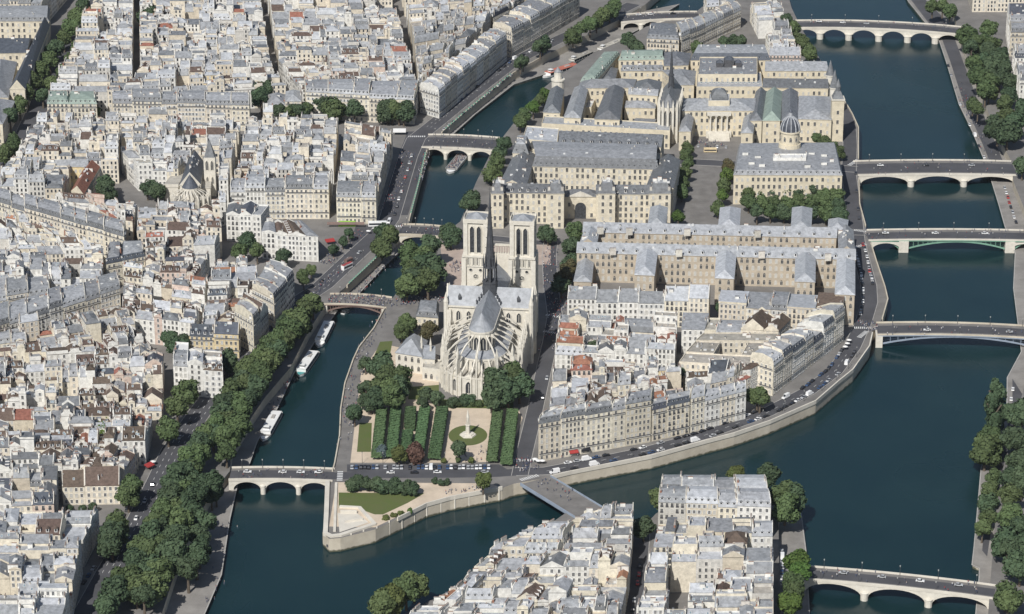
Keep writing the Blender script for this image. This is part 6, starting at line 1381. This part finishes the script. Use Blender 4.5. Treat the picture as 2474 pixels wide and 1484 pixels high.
# clipped lime hedges of the cathedral garden
def hedge(x0, y0, x1, y1, wd, label, h=4.8):
    a, b_ = P2(x0, y0, h), P2(x1, y1, h); L = hypot(b_[0]-a[0], b_[1]-a[1]); ux, uy = (b_[0]-a[0])/L, (b_[1]-a[1])/L; nx, ny = -uy, ux
    c = mid(a, b_); t = thing('clipped_hedge', label, 'hedge', (c[0], c[1], 0), 'clipped lime hedges of the cathedral garden'); rng = random.Random(int(x0*3+y0)); mb = MB()
    T = lambda x, y, z: (a[0]+ux*x+nx*y, a[1]+uy*x+ny*y, z)
    ns = max(3, int(L/2)); z0 = 2.0
    def Z(x, y): return h-.25+.22*sin(x*1.9+y)+.15*sin(x*.7-y*2)
    mb.box(.2, L-.2, -wd/2+.2, wd/2-.2, z0, h-.35, 'leaf_hedge', T)
    for _ in range(int((L*wd+2*(L+wd)*(h-z0))*7)):
        f = rng.random(); A_t = L*wd; A_s = 2*L*(h-z0); A_e = 2*wd*(h-z0); f *= A_t+A_s+A_e
        if f < A_t: x, y = rng.uniform(0, L), rng.uniform(-wd/2, wd/2); z = Z(x, y)+rng.uniform(-.2, .15); n_ = (0, 0, 1)
        elif f < A_t+A_s: sg = rng.choice((-1, 1)); x, y, z = rng.uniform(0, L), sg*(wd/2+rng.uniform(-.25, .1)), rng.uniform(z0, h); n_ = (0, sg, 0)
        else: sg = rng.choice((0, 1)); x, y, z = sg*L+rng.uniform(-.15, .15), rng.uniform(-wd/2, wd/2), rng.uniform(z0, h); n_ = (2*sg-1, 0, 0)
        n_ = tuple(q+rng.uniform(-.5, .5) for q in n_); l = sqrt(sum(q*q for q in n_)); n_ = tuple(q/l for q in n_)
        u = (n_[1], -n_[0], 0); l = hypot(*u[:2]) or 1; u = (u[0]/l, u[1]/l, 0) if l > .01 else (1, 0, 0)
        v = (n_[1]*u[2]-n_[2]*u[1], n_[2]*u[0]-n_[0]*u[2], n_[0]*u[1]-n_[1]*u[0]); s = rng.uniform(.2, .45)
        mb.face([T(x+s*(i*u[0]+j*v[0]), y+s*(i*u[1]+j*v[1]), z+s*(i*u[2]+j*v[2])) for i, j in ((-1, -1), (1, -1), (1, 1), (-1, 1))], 'leaf_hedge')
    mb.build('crown', t)
    k = max(2, int(L/6))
    for i in range(k):
        tr = MB(); p = T(L*(i+.5)/k, 0, 0); tr.cone(p[0], p[1], 0, 2.4, .16, .13, 6, 'bark'); tr.build('trunk', t)
for k, (x0, y0, x1, y1, wd) in enumerate(((922,984,910,1094,5.2), (957,978,946,1092,5.2), (992,982,989,1026,5.2), (985,1038,979,1086,5.0), (1026,982,1011,1086,5.2), (1068,982,1049,1096,6.0), (1202,990,1188,1102,5.2), (1238,988,1223,1110,5.6))):
    hedge(x0, y0, x1, y1, wd+.5, '%s clipped lime hedge from left in the cathedral garden' % ordw(k+1))
print('trees', TREEN)
# ------------------------------------------------------------------ vehicles
def mk_car(m, L=4.3, w_=1.75, h=1.45, van=False):
    mb = MB(); a, b_ = L/2, w_/2; hb = .85 if not van else 1.1
    lo = [(-a, -b_*.94), (a, -b_*.94), (a, b_*.94), (-a, b_*.94)]
    def fr(z0, z1, p0, p1, mm):
        for i in range(4):
            j = (i+1) % 4; mb.face([(*p0[i], z0), (*p0[j], z0), (*p1[j], z1), (*p1[i], z1)], mm)
    md = [(-a*1.0, -b_), (a*1.0, -b_), (a*1.0, b_), (-a*1.0, b_)]; sh = [(-a*.96, -b_*.96), (a*.94, -b_*.96), (a*.94, b_*.96), (-a*.96, b_*.96)]
    fr(.28, .6, lo, md, m); fr(.6, hb, md, sh, m); mb.face([(*p, hb) for p in sh], m); mb.face([(*p, .28) for p in lo[::-1]], 'tyre')
    if van: c0 = [(-a*.95, -b_*.93), (a*.55, -b_*.93), (a*.55, b_*.93), (-a*.95, b_*.93)]; c1 = [(-a*.93, -b_*.85), (a*.35, -b_*.85), (a*.35, b_*.85), (-a*.93, b_*.85)]
    else: c0 = [(-a*.78, -b_*.9), (a*.42, -b_*.9), (a*.42, b_*.9), (-a*.78, b_*.9)]; c1 = [(-a*.58, -b_*.74), (a*.12, -b_*.74), (a*.12, b_*.74), (-a*.58, b_*.74)]
    fr(hb, h, c0, c1, m if van else 'carglass'); mb.face([(*p, h) for p in c1], m)
    if van: mb.face([(a*.56, -b_*.8, hb+.05), (a*.56, b_*.8, hb+.05), (a*.38, b_*.74, h-.1), (a*.38, -b_*.74, h-.1)], 'carglass')
    for x in (-a*.62, a*.62):
        for y in (-b_+.02, b_-.24):
            mb.cone(x, 0, 0, .24, .33, .33, 10, 'tyre', T=lambda X, Y, Z: (X, y+Z, .33+Y))
            mb.face([(x+.33*cos(2*pi*k/10), y+(0 if y < 0 else .24), .33+.33*sin(2*pi*k/10)) for k in range(10)], 'tyre')
    return mb.mesh('car')
CARS = {k: mk_car(k) for k in ('carwhite', 'carblack', 'carsilver', 'carblue', 'carred')}
VAN = mk_car('carwhite', 5.6, 2.0, 2.5, True)
CN = {'carwhite': 'white', 'carblack': 'black', 'carsilver': 'silver', 'carblue': 'dark blue', 'carred': 'red'}
CARN = 0
def cars(pts, n, phrase, seed, side=0.0, turn=0.0, mix='wbbsskb', van=.03, fill=.92, z=0.02, lev=0.0, jit=.25):
    global CARN
    rng = random.Random(seed); pl = [P2(x, y, lev) for x, y in pts]; pl = offs(pl, side); seg = [hypot(b[0]-a[0], b[1]-a[1]) for a, b in zip(pl, pl[1:])]; tot = sum(seg); q = 0
    for k in range(n):
        if rng.random() > fill: continue
        d = tot*(k+.5)/n; i = 0
        while i < len(seg)-1 and d > seg[i]: d -= seg[i]; i += 1
        p = lerp(pl[i], pl[i+1], min(1, d/seg[i])); ang = atan2(pl[i+1][1]-pl[i][1], pl[i+1][0]-pl[i][0])+turn+rng.uniform(-.04, .04)+(pi if rng.random() < .5 else 0)
        q += 1; CARN += 1; me = {'w': 'carwhite', 'b': 'carblack', 's': 'carsilver', 'k': 'carblue', 'r': 'carred'}[rng.choice(mix)]
        loc = (p[0]+rng.uniform(-jit, jit), p[1]+rng.uniform(-jit, jit), lev+z)
        if rng.random() < van: o = inst('delivery_van', VAN, None, loc, ang); tag(o, 'white van, %s vehicle in the %s' % (ordw(q), phrase), 'van', 'vehicles in the '+phrase.split(',')[0])
        else: o = inst('parked_car', CARS[me], None, loc, ang); tag(o, '%s car, %s vehicle in the %s' % (CN[me], ordw(q), phrase), 'car', 'vehicles in the '+phrase.split(',')[0])
IQ = [(1320,1138),(1420,1119),(1560,1090),(1700,1052),(1850,998),(1950,946),(2015,898),(2052,846)]
cars([(846,1131),(1185,1131)], 34, 'parking row below the cathedral garden, from left', 1, turn=pi/2, mix='wwsbbsk', fill=.9)
cars(IQ, 44, 'riverfront house side parking, from left', 2, side=3.9, mix='bbbskwb', fill=.75)
cars(IQ, 44, 'parapet side parking, from left', 3, side=-3.9, mix='bbbskwbb', van=.07, fill=.7)
cars([(2058,600),(2072,650),(2080,700),(2078,740),(2070,770)], 24, 'kerb beside the hospital, from the top', 4, side=1.2, mix='wwsbb', fill=.85)
cars([(2088,590),(2100,635),(2112,690)], 14, 'river side of the hospital road', 5, side=-1.0, mix='wwsbr', fill=.7)
cars([(800,1149),(1200,1145)], 7, 'archbishop quay road traffic', 6, mix='bsw', fill=.7, side=1.8)
cars([(575,1147),(790,1149)], 5, 'three-arched bridge traffic', 7, mix='wsb', z=.55, fill=.8, side=2)
cars([(330,1275),(400,1130),(480,1005),(600,855),(720,735),(800,668)], 18, 'left quay road traffic, from the bottom', 8, mix='wbbsk', fill=.6, side=2.2)
cars([(232,1420),(285,1340),(340,1235),(400,1110)], 20, 'left quay parking, from the bottom', 9, mix='bsskw', fill=.7, side=7.2)
cars([(850,620),(910,568),(945,520),(960,470),(990,370)], 14, 'road above the short bridge', 10, mix='wsbr', fill=.6, side=-2)
cars([(1060,290),(1150,220),(1250,145),(1350,98)], 20, 'top left quay lane', 11, mix='bbswk', fill=.6, side=2.5)
cars([(1070,318),(1150,252),(1240,180)], 16, 'top left parapet parking', 12, mix='bskw', fill=.75, side=.5)
cars([(2100,409),(2430,409)], 6, 'wide flat bridge traffic', 13, mix='wsb', z=.9, fill=.5, side=4)
cars([(2110,571),(2470,573)], 6, 'green arch bridge traffic', 14, mix='wsb', z=.8, fill=.5, side=3)
cars([(2140,797),(2470,804)], 5, 'low steel bridge traffic', 15, mix='wsb', z=1.2, fill=.6, side=-3)
cars([(1990,1389),(2360,1428)], 4, 'lower right bridge traffic', 16, mix='wsb', z=1.0, fill=.6, side=1.5)
cars([(2300,150),(2330,250),(2370,335),(2395,395)], 10, 'lower right bank road near the clump', 17, mix='wwbs', lev=LQ, fill=.7, side=-4)
cars([(2442,930),(2430,1040),(2400,1130)], 8, 'lower right bank road by the poplars', 18, mix='wwbs', lev=LQ, fill=.8, side=1)
cars([(2425,450),(2440,500),(2456,545)], 8, 'lower right quay below the wide bridge', 19, mix='rrbws', lev=LQ, fill=.9, side=0)
cars([(2062,330),(2060,400),(2064,470),(2070,540)], 10, 'quay road below the clock tower', 20, mix='wbs', fill=.5, side=1.5)
cars([(1680,355),(1760,358)], 7, 'law court forecourt', 21, mix='bsw', fill=.7, turn=pi/2)
cars([(1290,1000),(1312,900),(1335,790)], 9, 'cathedral street', 22, mix='bws', fill=.4, side=-3)
cars([(1880,1290),(1878,1380),(1880,1470)], 14, 'small island quay', 23, mix='bwsk', fill=.7, side=2)
cars([(1548,1320),(1530,1440),(1522,1484)], 8, 'small island street', 24, mix='bwsr', fill=.6, side=1)
cars([(120,215),(180,110),(240,5)], 14, 'boulevard traffic, from the bottom', 25, mix='wbs', fill=.5, side=2)
cars([(598,330),(580,380),(560,440)], 6, 'upper dark lane', 26, mix='wbs', fill=.5)
cars([(1530,42),(1640,38)], 4, 'distant bridge traffic', 27, mix='wbs', z=.9, fill=.9, side=2)
cars([(1950,60),(2290,74)], 6, 'many-arched bridge traffic', 28, mix='wbs', z=1.9, fill=.5, side=2)
def bus(x, y, ang, m, label, L=12, h=3.1, w_=2.5, top=None, nm='bus', lev=0.0):
    p = P(x, y, lev); t = thing(nm, label, nm.split('_')[-1], p); T = lambda X, Y, Z: (p[0]+X*cos(ang)-Y*sin(ang), p[1]+X*sin(ang)+Y*cos(ang), lev+Z)
    g = MB(); g.box(-L/2, L/2, -w_/2, w_/2, .35, h, m, T); g.build('body', t)
    g = MB(); g.box(-L/2+.4, L/2-.3, -w_/2-.02, w_/2+.02, 1.3, h-.75, 'carglass', T); g.box(L/2-.1, L/2+.02, -w_/2+.15, w_/2-.15, 1.1, h-.5, 'carglass', T); g.build('window_band', t)
    g = MB(); g.box(-L/2+.15, L/2-.15, -w_/2+.1, w_/2-.1, h, h+.12, top or m, T); g.build('roof', t)
    for X in (-L*.3, L*.32):
        for Y in (-w_/2, w_/2-.3): g = MB(); g.cone(X, 0, 0, .3, .48, .48, 12, 'tyre', T=lambda a, b_, c: T(a, Y+c, .48+b_)); g.build('wheel', t)
    return t
bus(838,547,.0,'busgreen','bright lime green coach by the cream hotel front',11,3.2,2.5)
bus(912,547,.05,'carwhite','white coach beside the clump at the short bridge',12,3.3,2.6)
bus(838,650,.95,'carwhite','white tour bus with a red roof on the left quay road',9,3.4,2.4,'awningred')
bus(842,634,.95,'brownsteel','dark red delivery truck just ahead of the tour bus',6,2.6,2.2,nm='delivery_truck')
bus(1715,368,.0,'ochre','yellow brown coach parked before the law courts',9,3.0,2.5)
# ------------------------------------------------------------------ boats
def boat(x0, y0, x1, y1, wd, label, hullm='boatwhite', roofm='boatwhite', cab=(.12, .86), hh=1.3, ch=2.4, bow='boatwhite', people=False, nm='river_boat', glass=True):
    a, b_ = P2(x0, y0, WZ+1), P2(x1, y1, WZ+1); L = hypot(b_[0]-a[0], b_[1]-a[1]); ux, uy = (b_[0]-a[0])/L, (b_[1]-a[1])/L; T = lambda x, y, z: (a[0]+ux*x-uy*y, a[1]+uy*x+ux*y, WZ+z)
    c = mid(a, b_); t = thing(nm, label, 'boat', (c[0], c[1], WZ)); h = wd/2
    ol = [(0, -h*.75), (L*.06, -h), (L*.82, -h), (L*.93, -h*.7), (L, 0), (L*.93, h*.7), (L*.82, h), (L*.06, h), (0, h*.75)]; g = MB()
    lo = [T(x*.985+L*.005, y*.88, -.4) for x, y in ol]; hi = [T(x, y, hh) for x, y in ol]
    for i in range(len(ol)): j = (i+1) % len(ol); g.face([lo[i], lo[j], hi[j], hi[i]], hullm)
    g.build('hull', t); g = MB(); g.face([T(x*.98+L*.01, y*.95, hh-.02) for x, y in ol], 'lowquay' if not people else 'cobble'); g.build('deck', t)
    g = MB(); g.face([T(x, y*.9, hh+.03) for x, y in [(L*.86, -h*.85), (L*.93, -h*.6), (L*.99, 0), (L*.93, h*.6), (L*.86, h*.85)]], bow); g.build('fore_deck', t)
    c0, c1 = cab
    if not people:
        g = MB(); g.box(L*c0, L*c1, -h*.86, h*.86, hh, hh+ch-.5, 'carglass' if glass else hullm, T); g.build('cabin', t)
        for k in range(8):
            x = L*(c0+(c1-c0)*k/7); g = MB(); g.box(x-.12, x+.12, -h*.88, h*.88, hh, hh+ch-.45, hullm, T); g.build('cabin_post', t)
        g = MB(); g.box(L*c0-.4, L*c1+.4, -h*.95, h*.95, hh+ch-.5, hh+ch-.25, roofm, T); g.build('roof', t)
        g = MB(); g.box(L*(c1-.12), L*(c1-.04), -h*.5, h*.5, hh+ch-.25, hh+ch+1.3, 'boatwhite', T); g.box(L*(c1-.121), L*(c1-.039), -h*.51, h*.51, hh+ch+.3, hh+ch+1.0, 'carglass', T); g.build('wheelhouse', t)
        g = MB(); g.box(L*(c0+.15), L*(c0+.28), -h*.3, h*.3, hh+ch-.25, hh+ch+.2, 'kerb', T); g.build('roof_hatch', t)
    else:
        for s_ in (-1, 1): g = MB(); y = s_*h*.95; g.box(L*.05, L*.84, min(y, y-s_*.15), max(y, y-s_*.15), hh, hh+.9, 'boatwhite', T); g.build('railing', t)
        for k in range(14): g = MB(); x = L*(.1+.72*k/13); g.box(x-.25, x+.25, -h*.8, h*.8, hh, hh+.5, 'kerb', T); g.build('bench', t)
    return t, T, L, hh
boat(798,778,768,838,6.5,'long white cruise boat nearest the footbridge')
boat(762,850,722,908,6.2,'white cruise boat with a teal bow at the lower quay', bow='boatteal')
boat(672,996,634,1064,6.2,'long white-roofed boat moored alone lower on the left', cab=(.1,.8))
tb = boat(1122,372,1084,418,8.5,'open tour boat crowded with passengers under the three-arched bridge', people=True)
boat(826,756,842,748,3.4,'tiny white launch under the iron footbridge', cab=(.3,.7), hh=.8, ch=1.5)
boat(1400,158,1310,186,7,'barge with a rusty red deck house on the far quay', roofm='boatred', hullm='boatwhite')
boat(1432,128,1372,154,6,'pale long barge behind the red one', roofm='flatroof', hullm='greywall' )
boat(1508,98,1440,128,6,'pale barge nearest the distant bridge', roofm='flatroof', hullm='boatwhite')
# ------------------------------------------------------------------ crowds: too many and too small to count
CR = MB()
def person(x, y, z, rng):
    a = rng.uniform(0, 6.28); h = rng.uniform(.92, 1.08); m = rng.choice(('cloth1', 'cloth1', 'cloth2', 'carwhite', 'carblack', 'carred', 'carblue', 'cloth2')); T = lambda X, Y, Z: (x+(X*cos(a)-Y*sin(a))*h, y+(X*sin(a)+Y*cos(a))*h, z+Z*h)
    CR.box(-.18, -.02, -.1, .12, 0, .85, 'cloth1', T, False); CR.box(.02, .18, -.16, .08, 0, .85, 'cloth1', T, False)
    CR.cone(0, 0, .82, 1.42, .2, .25, 6, m, T, True, sy=.6); CR.cone(0, 0, 1.42, 1.5, .08, .07, 5, 'skin', T, False); CR.cone(0, 0, 1.49, 1.74, .12, .09, 6, rng.choice(('skin', 'bark', 'carblack')), T)
def crowd(pts, n, wd, seed, z=0.03, lev=0.0):
    rng = random.Random(seed); pl = [P2(x, y, lev) for x, y in pts]; seg = [hypot(b[0]-a[0], b[1]-a[1]) for a, b in zip(pl, pl[1:])]; tot = sum(seg)
    for _ in range(n):
        d = rng.uniform(0, tot); i = 0
        while i < len(seg)-1 and d > seg[i]: d -= seg[i]; i += 1
        p = lerp(pl[i], pl[i+1], d/seg[i]); dx, dy = (pl[i+1][0]-pl[i][0])/seg[i], (pl[i+1][1]-pl[i][1])/seg[i]; o = rng.gauss(0, wd/2.4); o = max(-wd/2, min(wd/2, o))
        person(p[0]-dy*o, p[1]+dx*o, lev+z, rng)
crowd([(795,724),(935,733)], 170, 14, 1, .75); crowd([(940,735),(1070,722)], 90, 9, 2); crowd([(925,760),(880,840),(850,940),(830,1080)], 110, 7, 3)
crowd([(1330,600),(1330,690),(1345,760),(1320,850)], 190, 9, 4); crowd([(1345,720),(1380,760)], 60, 12, 5); crowd([(1075,655),(1120,640)], 40, 12, 6)
crowd([(790,640),(830,600),(870,560)], 90, 10, 7); crowd([(700,760),(780,690),(850,630)], 80, 4, 8); crowd([(985,370),(960,450),(935,520)], 130, 10, 9); crowd([(1010,440),(1030,370)], 90, 5, 10)
crowd([(2085,790),(2115,785)], 45, 14, 11); crowd([(2140,800),(2470,806)], 40, 16, 12, 1.1); crowd([(2080,410),(2440,410)], 40, 26, 13, .85); crowd([(2090,570),(2470,572)], 40, 17, 14, .8)
crowd([(1240,1130),(1290,1120)], 50, 14, 15); crowd([(1300,1165),(1400,1210)], 22, 10, 16, .38); crowd([(1130,1085),(1180,1110)], 25, 14, 17); crowd([(1060,1190),(1180,1176)], 20, 6, 18); crowd([(580,1147),(790,1149)], 26, 12, 19, .5)
crowd([(560,1250),(530,1390),(500,1470)], 22, 8, 20, lev=LQ); crowd([(650,1000),(700,915)], 30, 6, 21, lev=LQ); crowd([(840,735),(930,645),(970,600)], 70, 6, 22, lev=LQ); crowd([(1980,1385),(2380,1430)], 24, 12, 23, .95); crowd([(960,556),(1068,562)], 40, 17, 24, .5); crowd([(1040,345),(1190,350)], 50, 26, 25, .6)
crowd([(1950,60),(2300,75)], 40, 18, 26, 1.7); crowd([(1510,45),(1660,40)], 30, 18, 27, .8); crowd([(2310,200),(2350,290),(2395,400)], 60, 7, 28, lev=LQ); crowd([(1300,1110),(1400,1100)], 30, 3, 29); crowd([(1690,350),(1740,345)], 40, 16, 30)
t, T, L, hh = tb; rng = random.Random(77)
for _ in range(150): p = T(L*rng.uniform(.08, .84), rng.uniform(-3.4, 3.4), hh); person(*p, rng)
tag(CR.build('crowd'), 'scattered crowd of tiny pedestrians on bridges, walks and quays', 'crowd', kind='stuff')
# ------------------------------------------------------------------ small things
fx, fy, _ = P(1130,1052); fo = thing('garden_fountain', 'slender gothic spire fountain on a hexagonal base in the lawn circle', 'fountain', (fx, fy, 0))
g = MB(); g.cone(fx, fy, 0, .8, 4.6, 4.4, 6, 'stonelight'); g.cone(fx, fy, .8, 1.3, 3.4, 3.3, 6, 'stonelight'); g.build('basin', fo)
g = MB(); g.cone(fx, fy, 1.3, 6, 1.3, 1.1, 6, 'stonelight'); g.cone(fx, fy, 6, 6.4, 1.5, 1.5, 6, 'stonelight'); g.build('pedestal', fo)
g = MB(); g.cone(fx, fy, 6.4, 10.5, .85, .75, 6, 'stonelight'); g.cone(fx, fy, 10.5, 15.5, .95, .05, 6, 'stonelight'); g.build('spire', fo)
for k in range(3): a = 2*pi*k/3; g = MB(); g.cone(fx+1.2*cos(a), fy+1.2*sin(a), 6.4, 11.8, .22, .02, 5, 'stonelight'); g.build('pinnacle', fo)
# memorial court at the island point
mem = thing('memorial_court', 'white sunken memorial court with thick parapets on the island point', 'monument', P(850,1260))
def wall_(pts, th, z0, z1, m, name='wall'): g = MB(); ribbon_box(g, px(pts), -th/2, th/2, z0, z1, m); g.build(name, mem)
wall_([(791,1165),(789,1225),(786,1290),(800,1297),(822,1295),(905,1268)], 2.4, -1, 1.0, 'quaypale'); wall_([(905,1268),(868,1228),(820,1226)], 2.0, -1, .9, 'quaypale'); wall_([(812,1168),(808,1285)], 1.4, -1, .7, 'quaypale'); wall_([(822,1240),(862,1240)], .8, 0, 1.8, 'quaypale'); wall_([(834,1262),(876,1256)], .8, 0, 1.2, 'quaypale')
g = MB(); g.prism(px([(815,1240),(862,1240),(890,1262),(820,1286)]), 0, .05, 'quaypale'); g.build('court_floor', mem)
g = MB(); q = P(802,1297); g.box(-3, 1.5, -.9, .3, -5.2, -4.2, 'iron', lambda X, Y, Z: (q[0]+X, q[1]+Y-.2, Z)); g.build('grille', mem)
# pilasters on the island point wall
for k, (x, y) in enumerate([(1205,1181),(1170,1187),(1132,1194),(1098,1201),(1064,1209),(1030,1219),(1000,1233),(970,1248),(940,1262),(910,1276),(878,1284),(848,1292)]):
    q = P(x, y); o = MB(); o.box(-.38, .38, -.28, .3, WZ-1, .9, 'quaypale', lambda X, Y, Z: (q[0]+X, q[1]+Y, Z)); tag(o.build('wall_pilaster', o=q), '%s pale pilaster from right on the island point wall' % ordw(k+1), 'pilaster', 'pilasters of the island point wall')
# bushes hanging over that wall
row([(925,1258),(950,1246),(975,1240),(1000,1232)], 6, 2.2, 'ivy overhanging the island point wall', ('leaf_olive', 'leaf_bright'), seed=95, h=2.4, kind='shrub', jit=.5)
# booksellers' boxes on the parapets
mb = MB(); mb.box(-1, 1, -.45, .45, 0, .55, 'greensteel', bottom=False); mb.face([(-1.05, -.5, .58), (1.05, -.5, .58), (1.05, .5, .72), (-1.05, .5, .72)], 'greensteel'); BOX = mb.mesh('bookseller_box')
def boxes(pts, n, phrase):
    pl = px(pts); seg = [hypot(b[0]-a[0], b[1]-a[1]) for a, b in zip(pl, pl[1:])]; tot = sum(seg)
    for k in range(n):
        d = tot*(k+.5)/n; i = 0
        while i < len(seg)-1 and d > seg[i]: d -= seg[i]; i += 1
        p = lerp(pl[i], pl[i+1], d/seg[i]); tag(inst('bookseller_box', BOX, None, (p[0], p[1], 1.02), atan2(pl[i+1][1]-pl[i][1], pl[i+1][0]-pl[i][0])), 'green book box, %s along %s' % (ordw(k+1), phrase), 'stall', 'bookseller boxes on '+phrase)
boxes([(842,690),(905,630),(952,580)], 22, 'the parapet above the short lower walk'); boxes([(992,520),(1010,450),(1028,372)], 26, 'the wide riverside road parapet'); boxes([(1075,316),(1130,268),(1235,182)], 26, 'the upper left quay parapet')
# awnings and parasols
def awning(x, y, w_, d, m, label, ang=0, z=3.0, nm='awning'):
    q = P(x, y, z); g = MB(); T = lambda X, Y, Z: (q[0]+X*cos(ang)-Y*sin(ang), q[1]+X*sin(ang)+Y*cos(ang), Z)
    g.face([T(-w_/2, -d, z-.6), T(w_/2, -d, z-.6), T(w_/2, 0, z+.4), T(-w_/2, 0, z+.4)], m); g.face([T(-w_/2, -d, z-1), T(w_/2, -d, z-1), T(w_/2, -d, z-.6), T(-w_/2, -d, z-.6)], m)
    for X in (-w_/2, w_/2): g.face([T(X, -d, z-.6), T(X, 0, z+.4), T(X, 0, z-.2), T(X, -d, z-.9)], m); g.beam(T(X, -d+.1, 0), T(X, -d+.1, z-.6), .08, 'iron')
    tag(g.build(nm, o=(q[0], q[1], 0)), label, 'awning')
awning(1385,1089,5,1.6,'awningred','red cafe awning under the corner riverfront houses',.3); awning(1414,1083,5,1.6,'carblack','black shop awning right of the red one',.3)
awning(356,1120,5,3,'awningred','red cafe awning facing the left quay road',.9); awning(795,578,6,3,'awningred','red awning near the green coach',.4); awning(965,312,9,5,'parasolwhite','white canopy at the riverside square',0,3.4); awning(835,538,24,1.6,'brownsteel','dark red awning band along the cream hotel front',0)
mb = MB(); mb.cone(0, 0, 2.3, 2.9, 1.6, .05, 8, 'parasolwhite'); mb.cone(0, 0, 0, 2.4, .04, .04, 5, 'iron'); PAR = mb.mesh('parasol')
for k, (x, y) in enumerate(((1292,1118),(1300,1122),(1310,1122),(2050,830),(2046,838),(2041,846),(905,560),(890,566),(360,1132),(370,1124))): tag(inst('parasol', PAR, None, P(x, y)), 'white cafe parasol, %s counted along the street corners' % ordw(k+1), 'parasol', 'white cafe parasols')
# low concrete pavilion by the trees at the bottom left
q = wq([(378,1384),(408,1386),(398,1470),(350,1466)], -1.5)
pv = thing('quay_pavilion', 'long flat-roofed brown pavilion on the lower quay at bottom left', 'pavilion', (q[0][0], q[0][1], LQ)); body(pv, q, LQ, 4.2, 'flat', .4, 'greywall', 'pinkpaving', (None, LQ, LQ, None), 'shop', 3.4, 3.2, .6)
# street lamps along the quay roads
mb = MB(); mb.cone(0, 0, 0, 6, .13, .08, 6, 'iron'); mb.cone(0, 0, 6, 6.7, .18, .3, 6, 'panelight'); mb.cone(0, 0, 6.7, 7.0, .32, .05, 6, 'iron'); LAMP = mb.mesh('street_lamp')
def lamps_(pts, n, phrase, side):
    pl = offs(px(pts), side); seg = [hypot(b[0]-a[0], b[1]-a[1]) for a, b in zip(pl, pl[1:])]; tot = sum(seg)
    for k in range(n):
        d = tot*(k+.5)/n; i = 0
        while i < len(seg)-1 and d > seg[i]: d -= seg[i]; i += 1
        p = lerp(pl[i], pl[i+1], d/seg[i]); tag(inst('street_lamp', LAMP, None, (p[0], p[1], 0)), 'black street lamp, %s along %s' % (ordw(k+1), phrase), 'lamp', 'street lamps on '+phrase)
lamps_(IQ, 14, 'the island riverfront parapet', -6.5); lamps_([(800,668),(860,615),(915,565)], 6, 'the left quay road', -8); lamps_([(1040,308),(1130,235),(1240,150)], 8, 'the upper left quay', -8); lamps_([(850,1120),(1200,1120)], 7, 'the garden fence', 0)
# zebra crossings
def zebra(x0, y0, x1, y1, n, ln=3.0):
    a, b_ = P2(x0, y0), P2(x1, y1); L = hypot(b_[0]-a[0], b_[1]-a[1]); ux, uy = (b_[0]-a[0])/L, (b_[1]-a[1])/L; g = MB()
    for k in range(n):
        c = lerp(a, b_, (k+.5)/n); w_ = L/n*.5
        g.face([(c[0]+ux*i*w_/2-uy*j*ln/2, c[1]+uy*i*w_/2+ux*j*ln/2, .03) for i, j in ((-1, -1), (1, -1), (1, 1), (-1, 1))], 'paint')
    structure('crosswalk', g)
for z_ in ((1232,1112,1292,1112,9), (1256,1160,1300,1148,9), (1318,760,1365,768,9), (1312,800,1352,806,9), (2062,792,2108,792,10), (2074,816,2094,800,7), (2062,556,2092,560,8), (2056,600,2092,590,8), (945,548,985,545,8), (985,330,1028,330,9), (2050,400,2072,386,6), (820,1162,822,1138,6)): zebra(*z_)
# painted lane lines on the quay roads
def lane(pts, side, ln=3, gap=5):
    pl = offs(px(pts), side); g = MB()
    for a, b_ in zip(pl, pl[1:]):
        L = hypot(b_[0]-a[0], b_[1]-a[1]); ux, uy = (b_[0]-a[0])/L, (b_[1]-a[1])/L; d = 0
        while d+ln < L: g.face([(a[0]+ux*(d+i)-uy*j, a[1]+uy*(d+i)+ux*j, .022) for i, j in ((0, -.09), (ln, -.09), (ln, .09), (0, .09))], 'paint'); d += ln+gap
    structure('lane_marking', g)
QL = [(262,1385),(330,1270),(385,1160),(420,1085),(480,1000),(530,935),(600,850),(690,750),(780,690),(860,615)]
lane(QL, 0); lane(QL, 3.2); lane(QL, -3.2); lane(IQ, 0); lane([(1040,308),(1130,235),(1240,150),(1340,100)], 0); lane([(1040,308),(1130,235),(1240,150),(1340,100)], 3)
# green wall of vines
vp = P(246,1090); vin = thing('vine_wall', 'bright green vines covering a blank house wall', 'climbing plant', vp); g = MB(); rng = random.Random(5)
for _ in range(900):
    x, z = rng.gauss(0, 1.4), abs(rng.gauss(6, 4)); s = rng.uniform(.25, .5); y = rng.uniform(-.5, 0)
    g.face([(vp[0]+x+s*i+rng.uniform(-.1, .1), vp[1]+y+rng.uniform(-.2, .2), z+s*j) for i, j in ((-1, -1), (1, -1), (1, 1), (-1, 1))], 'leaf_vine')
g.build('leaves', vin)
print('cars', CARN)
# ------------------------------------------------------------------ thin summer haze
hz = MB(); hz.box(-1100, 1100, -1900, 1750, WZ-4, CAMH+12, 'paint')
hm = bpy.data.materials.new('haze_air'); hm.use_nodes = True; hn = hm.node_tree.nodes; hn.clear()
pv_ = hn.new('ShaderNodeVolumePrincipled'); pv_.inputs['Color'].default_value = (.78, .86, 1.0, 1); pv_.inputs['Density'].default_value = 0.000018; pv_.inputs['Anisotropy'].default_value = .3
ho = hn.new('ShaderNodeOutputMaterial'); hm.node_tree.links.new(pv_.outputs[0], ho.inputs['Volume'])
MATS['paint_'] = hm; hz.m = ['paint_']*len(hz.f)
tag(hz.build('haze'), kind='stuff')
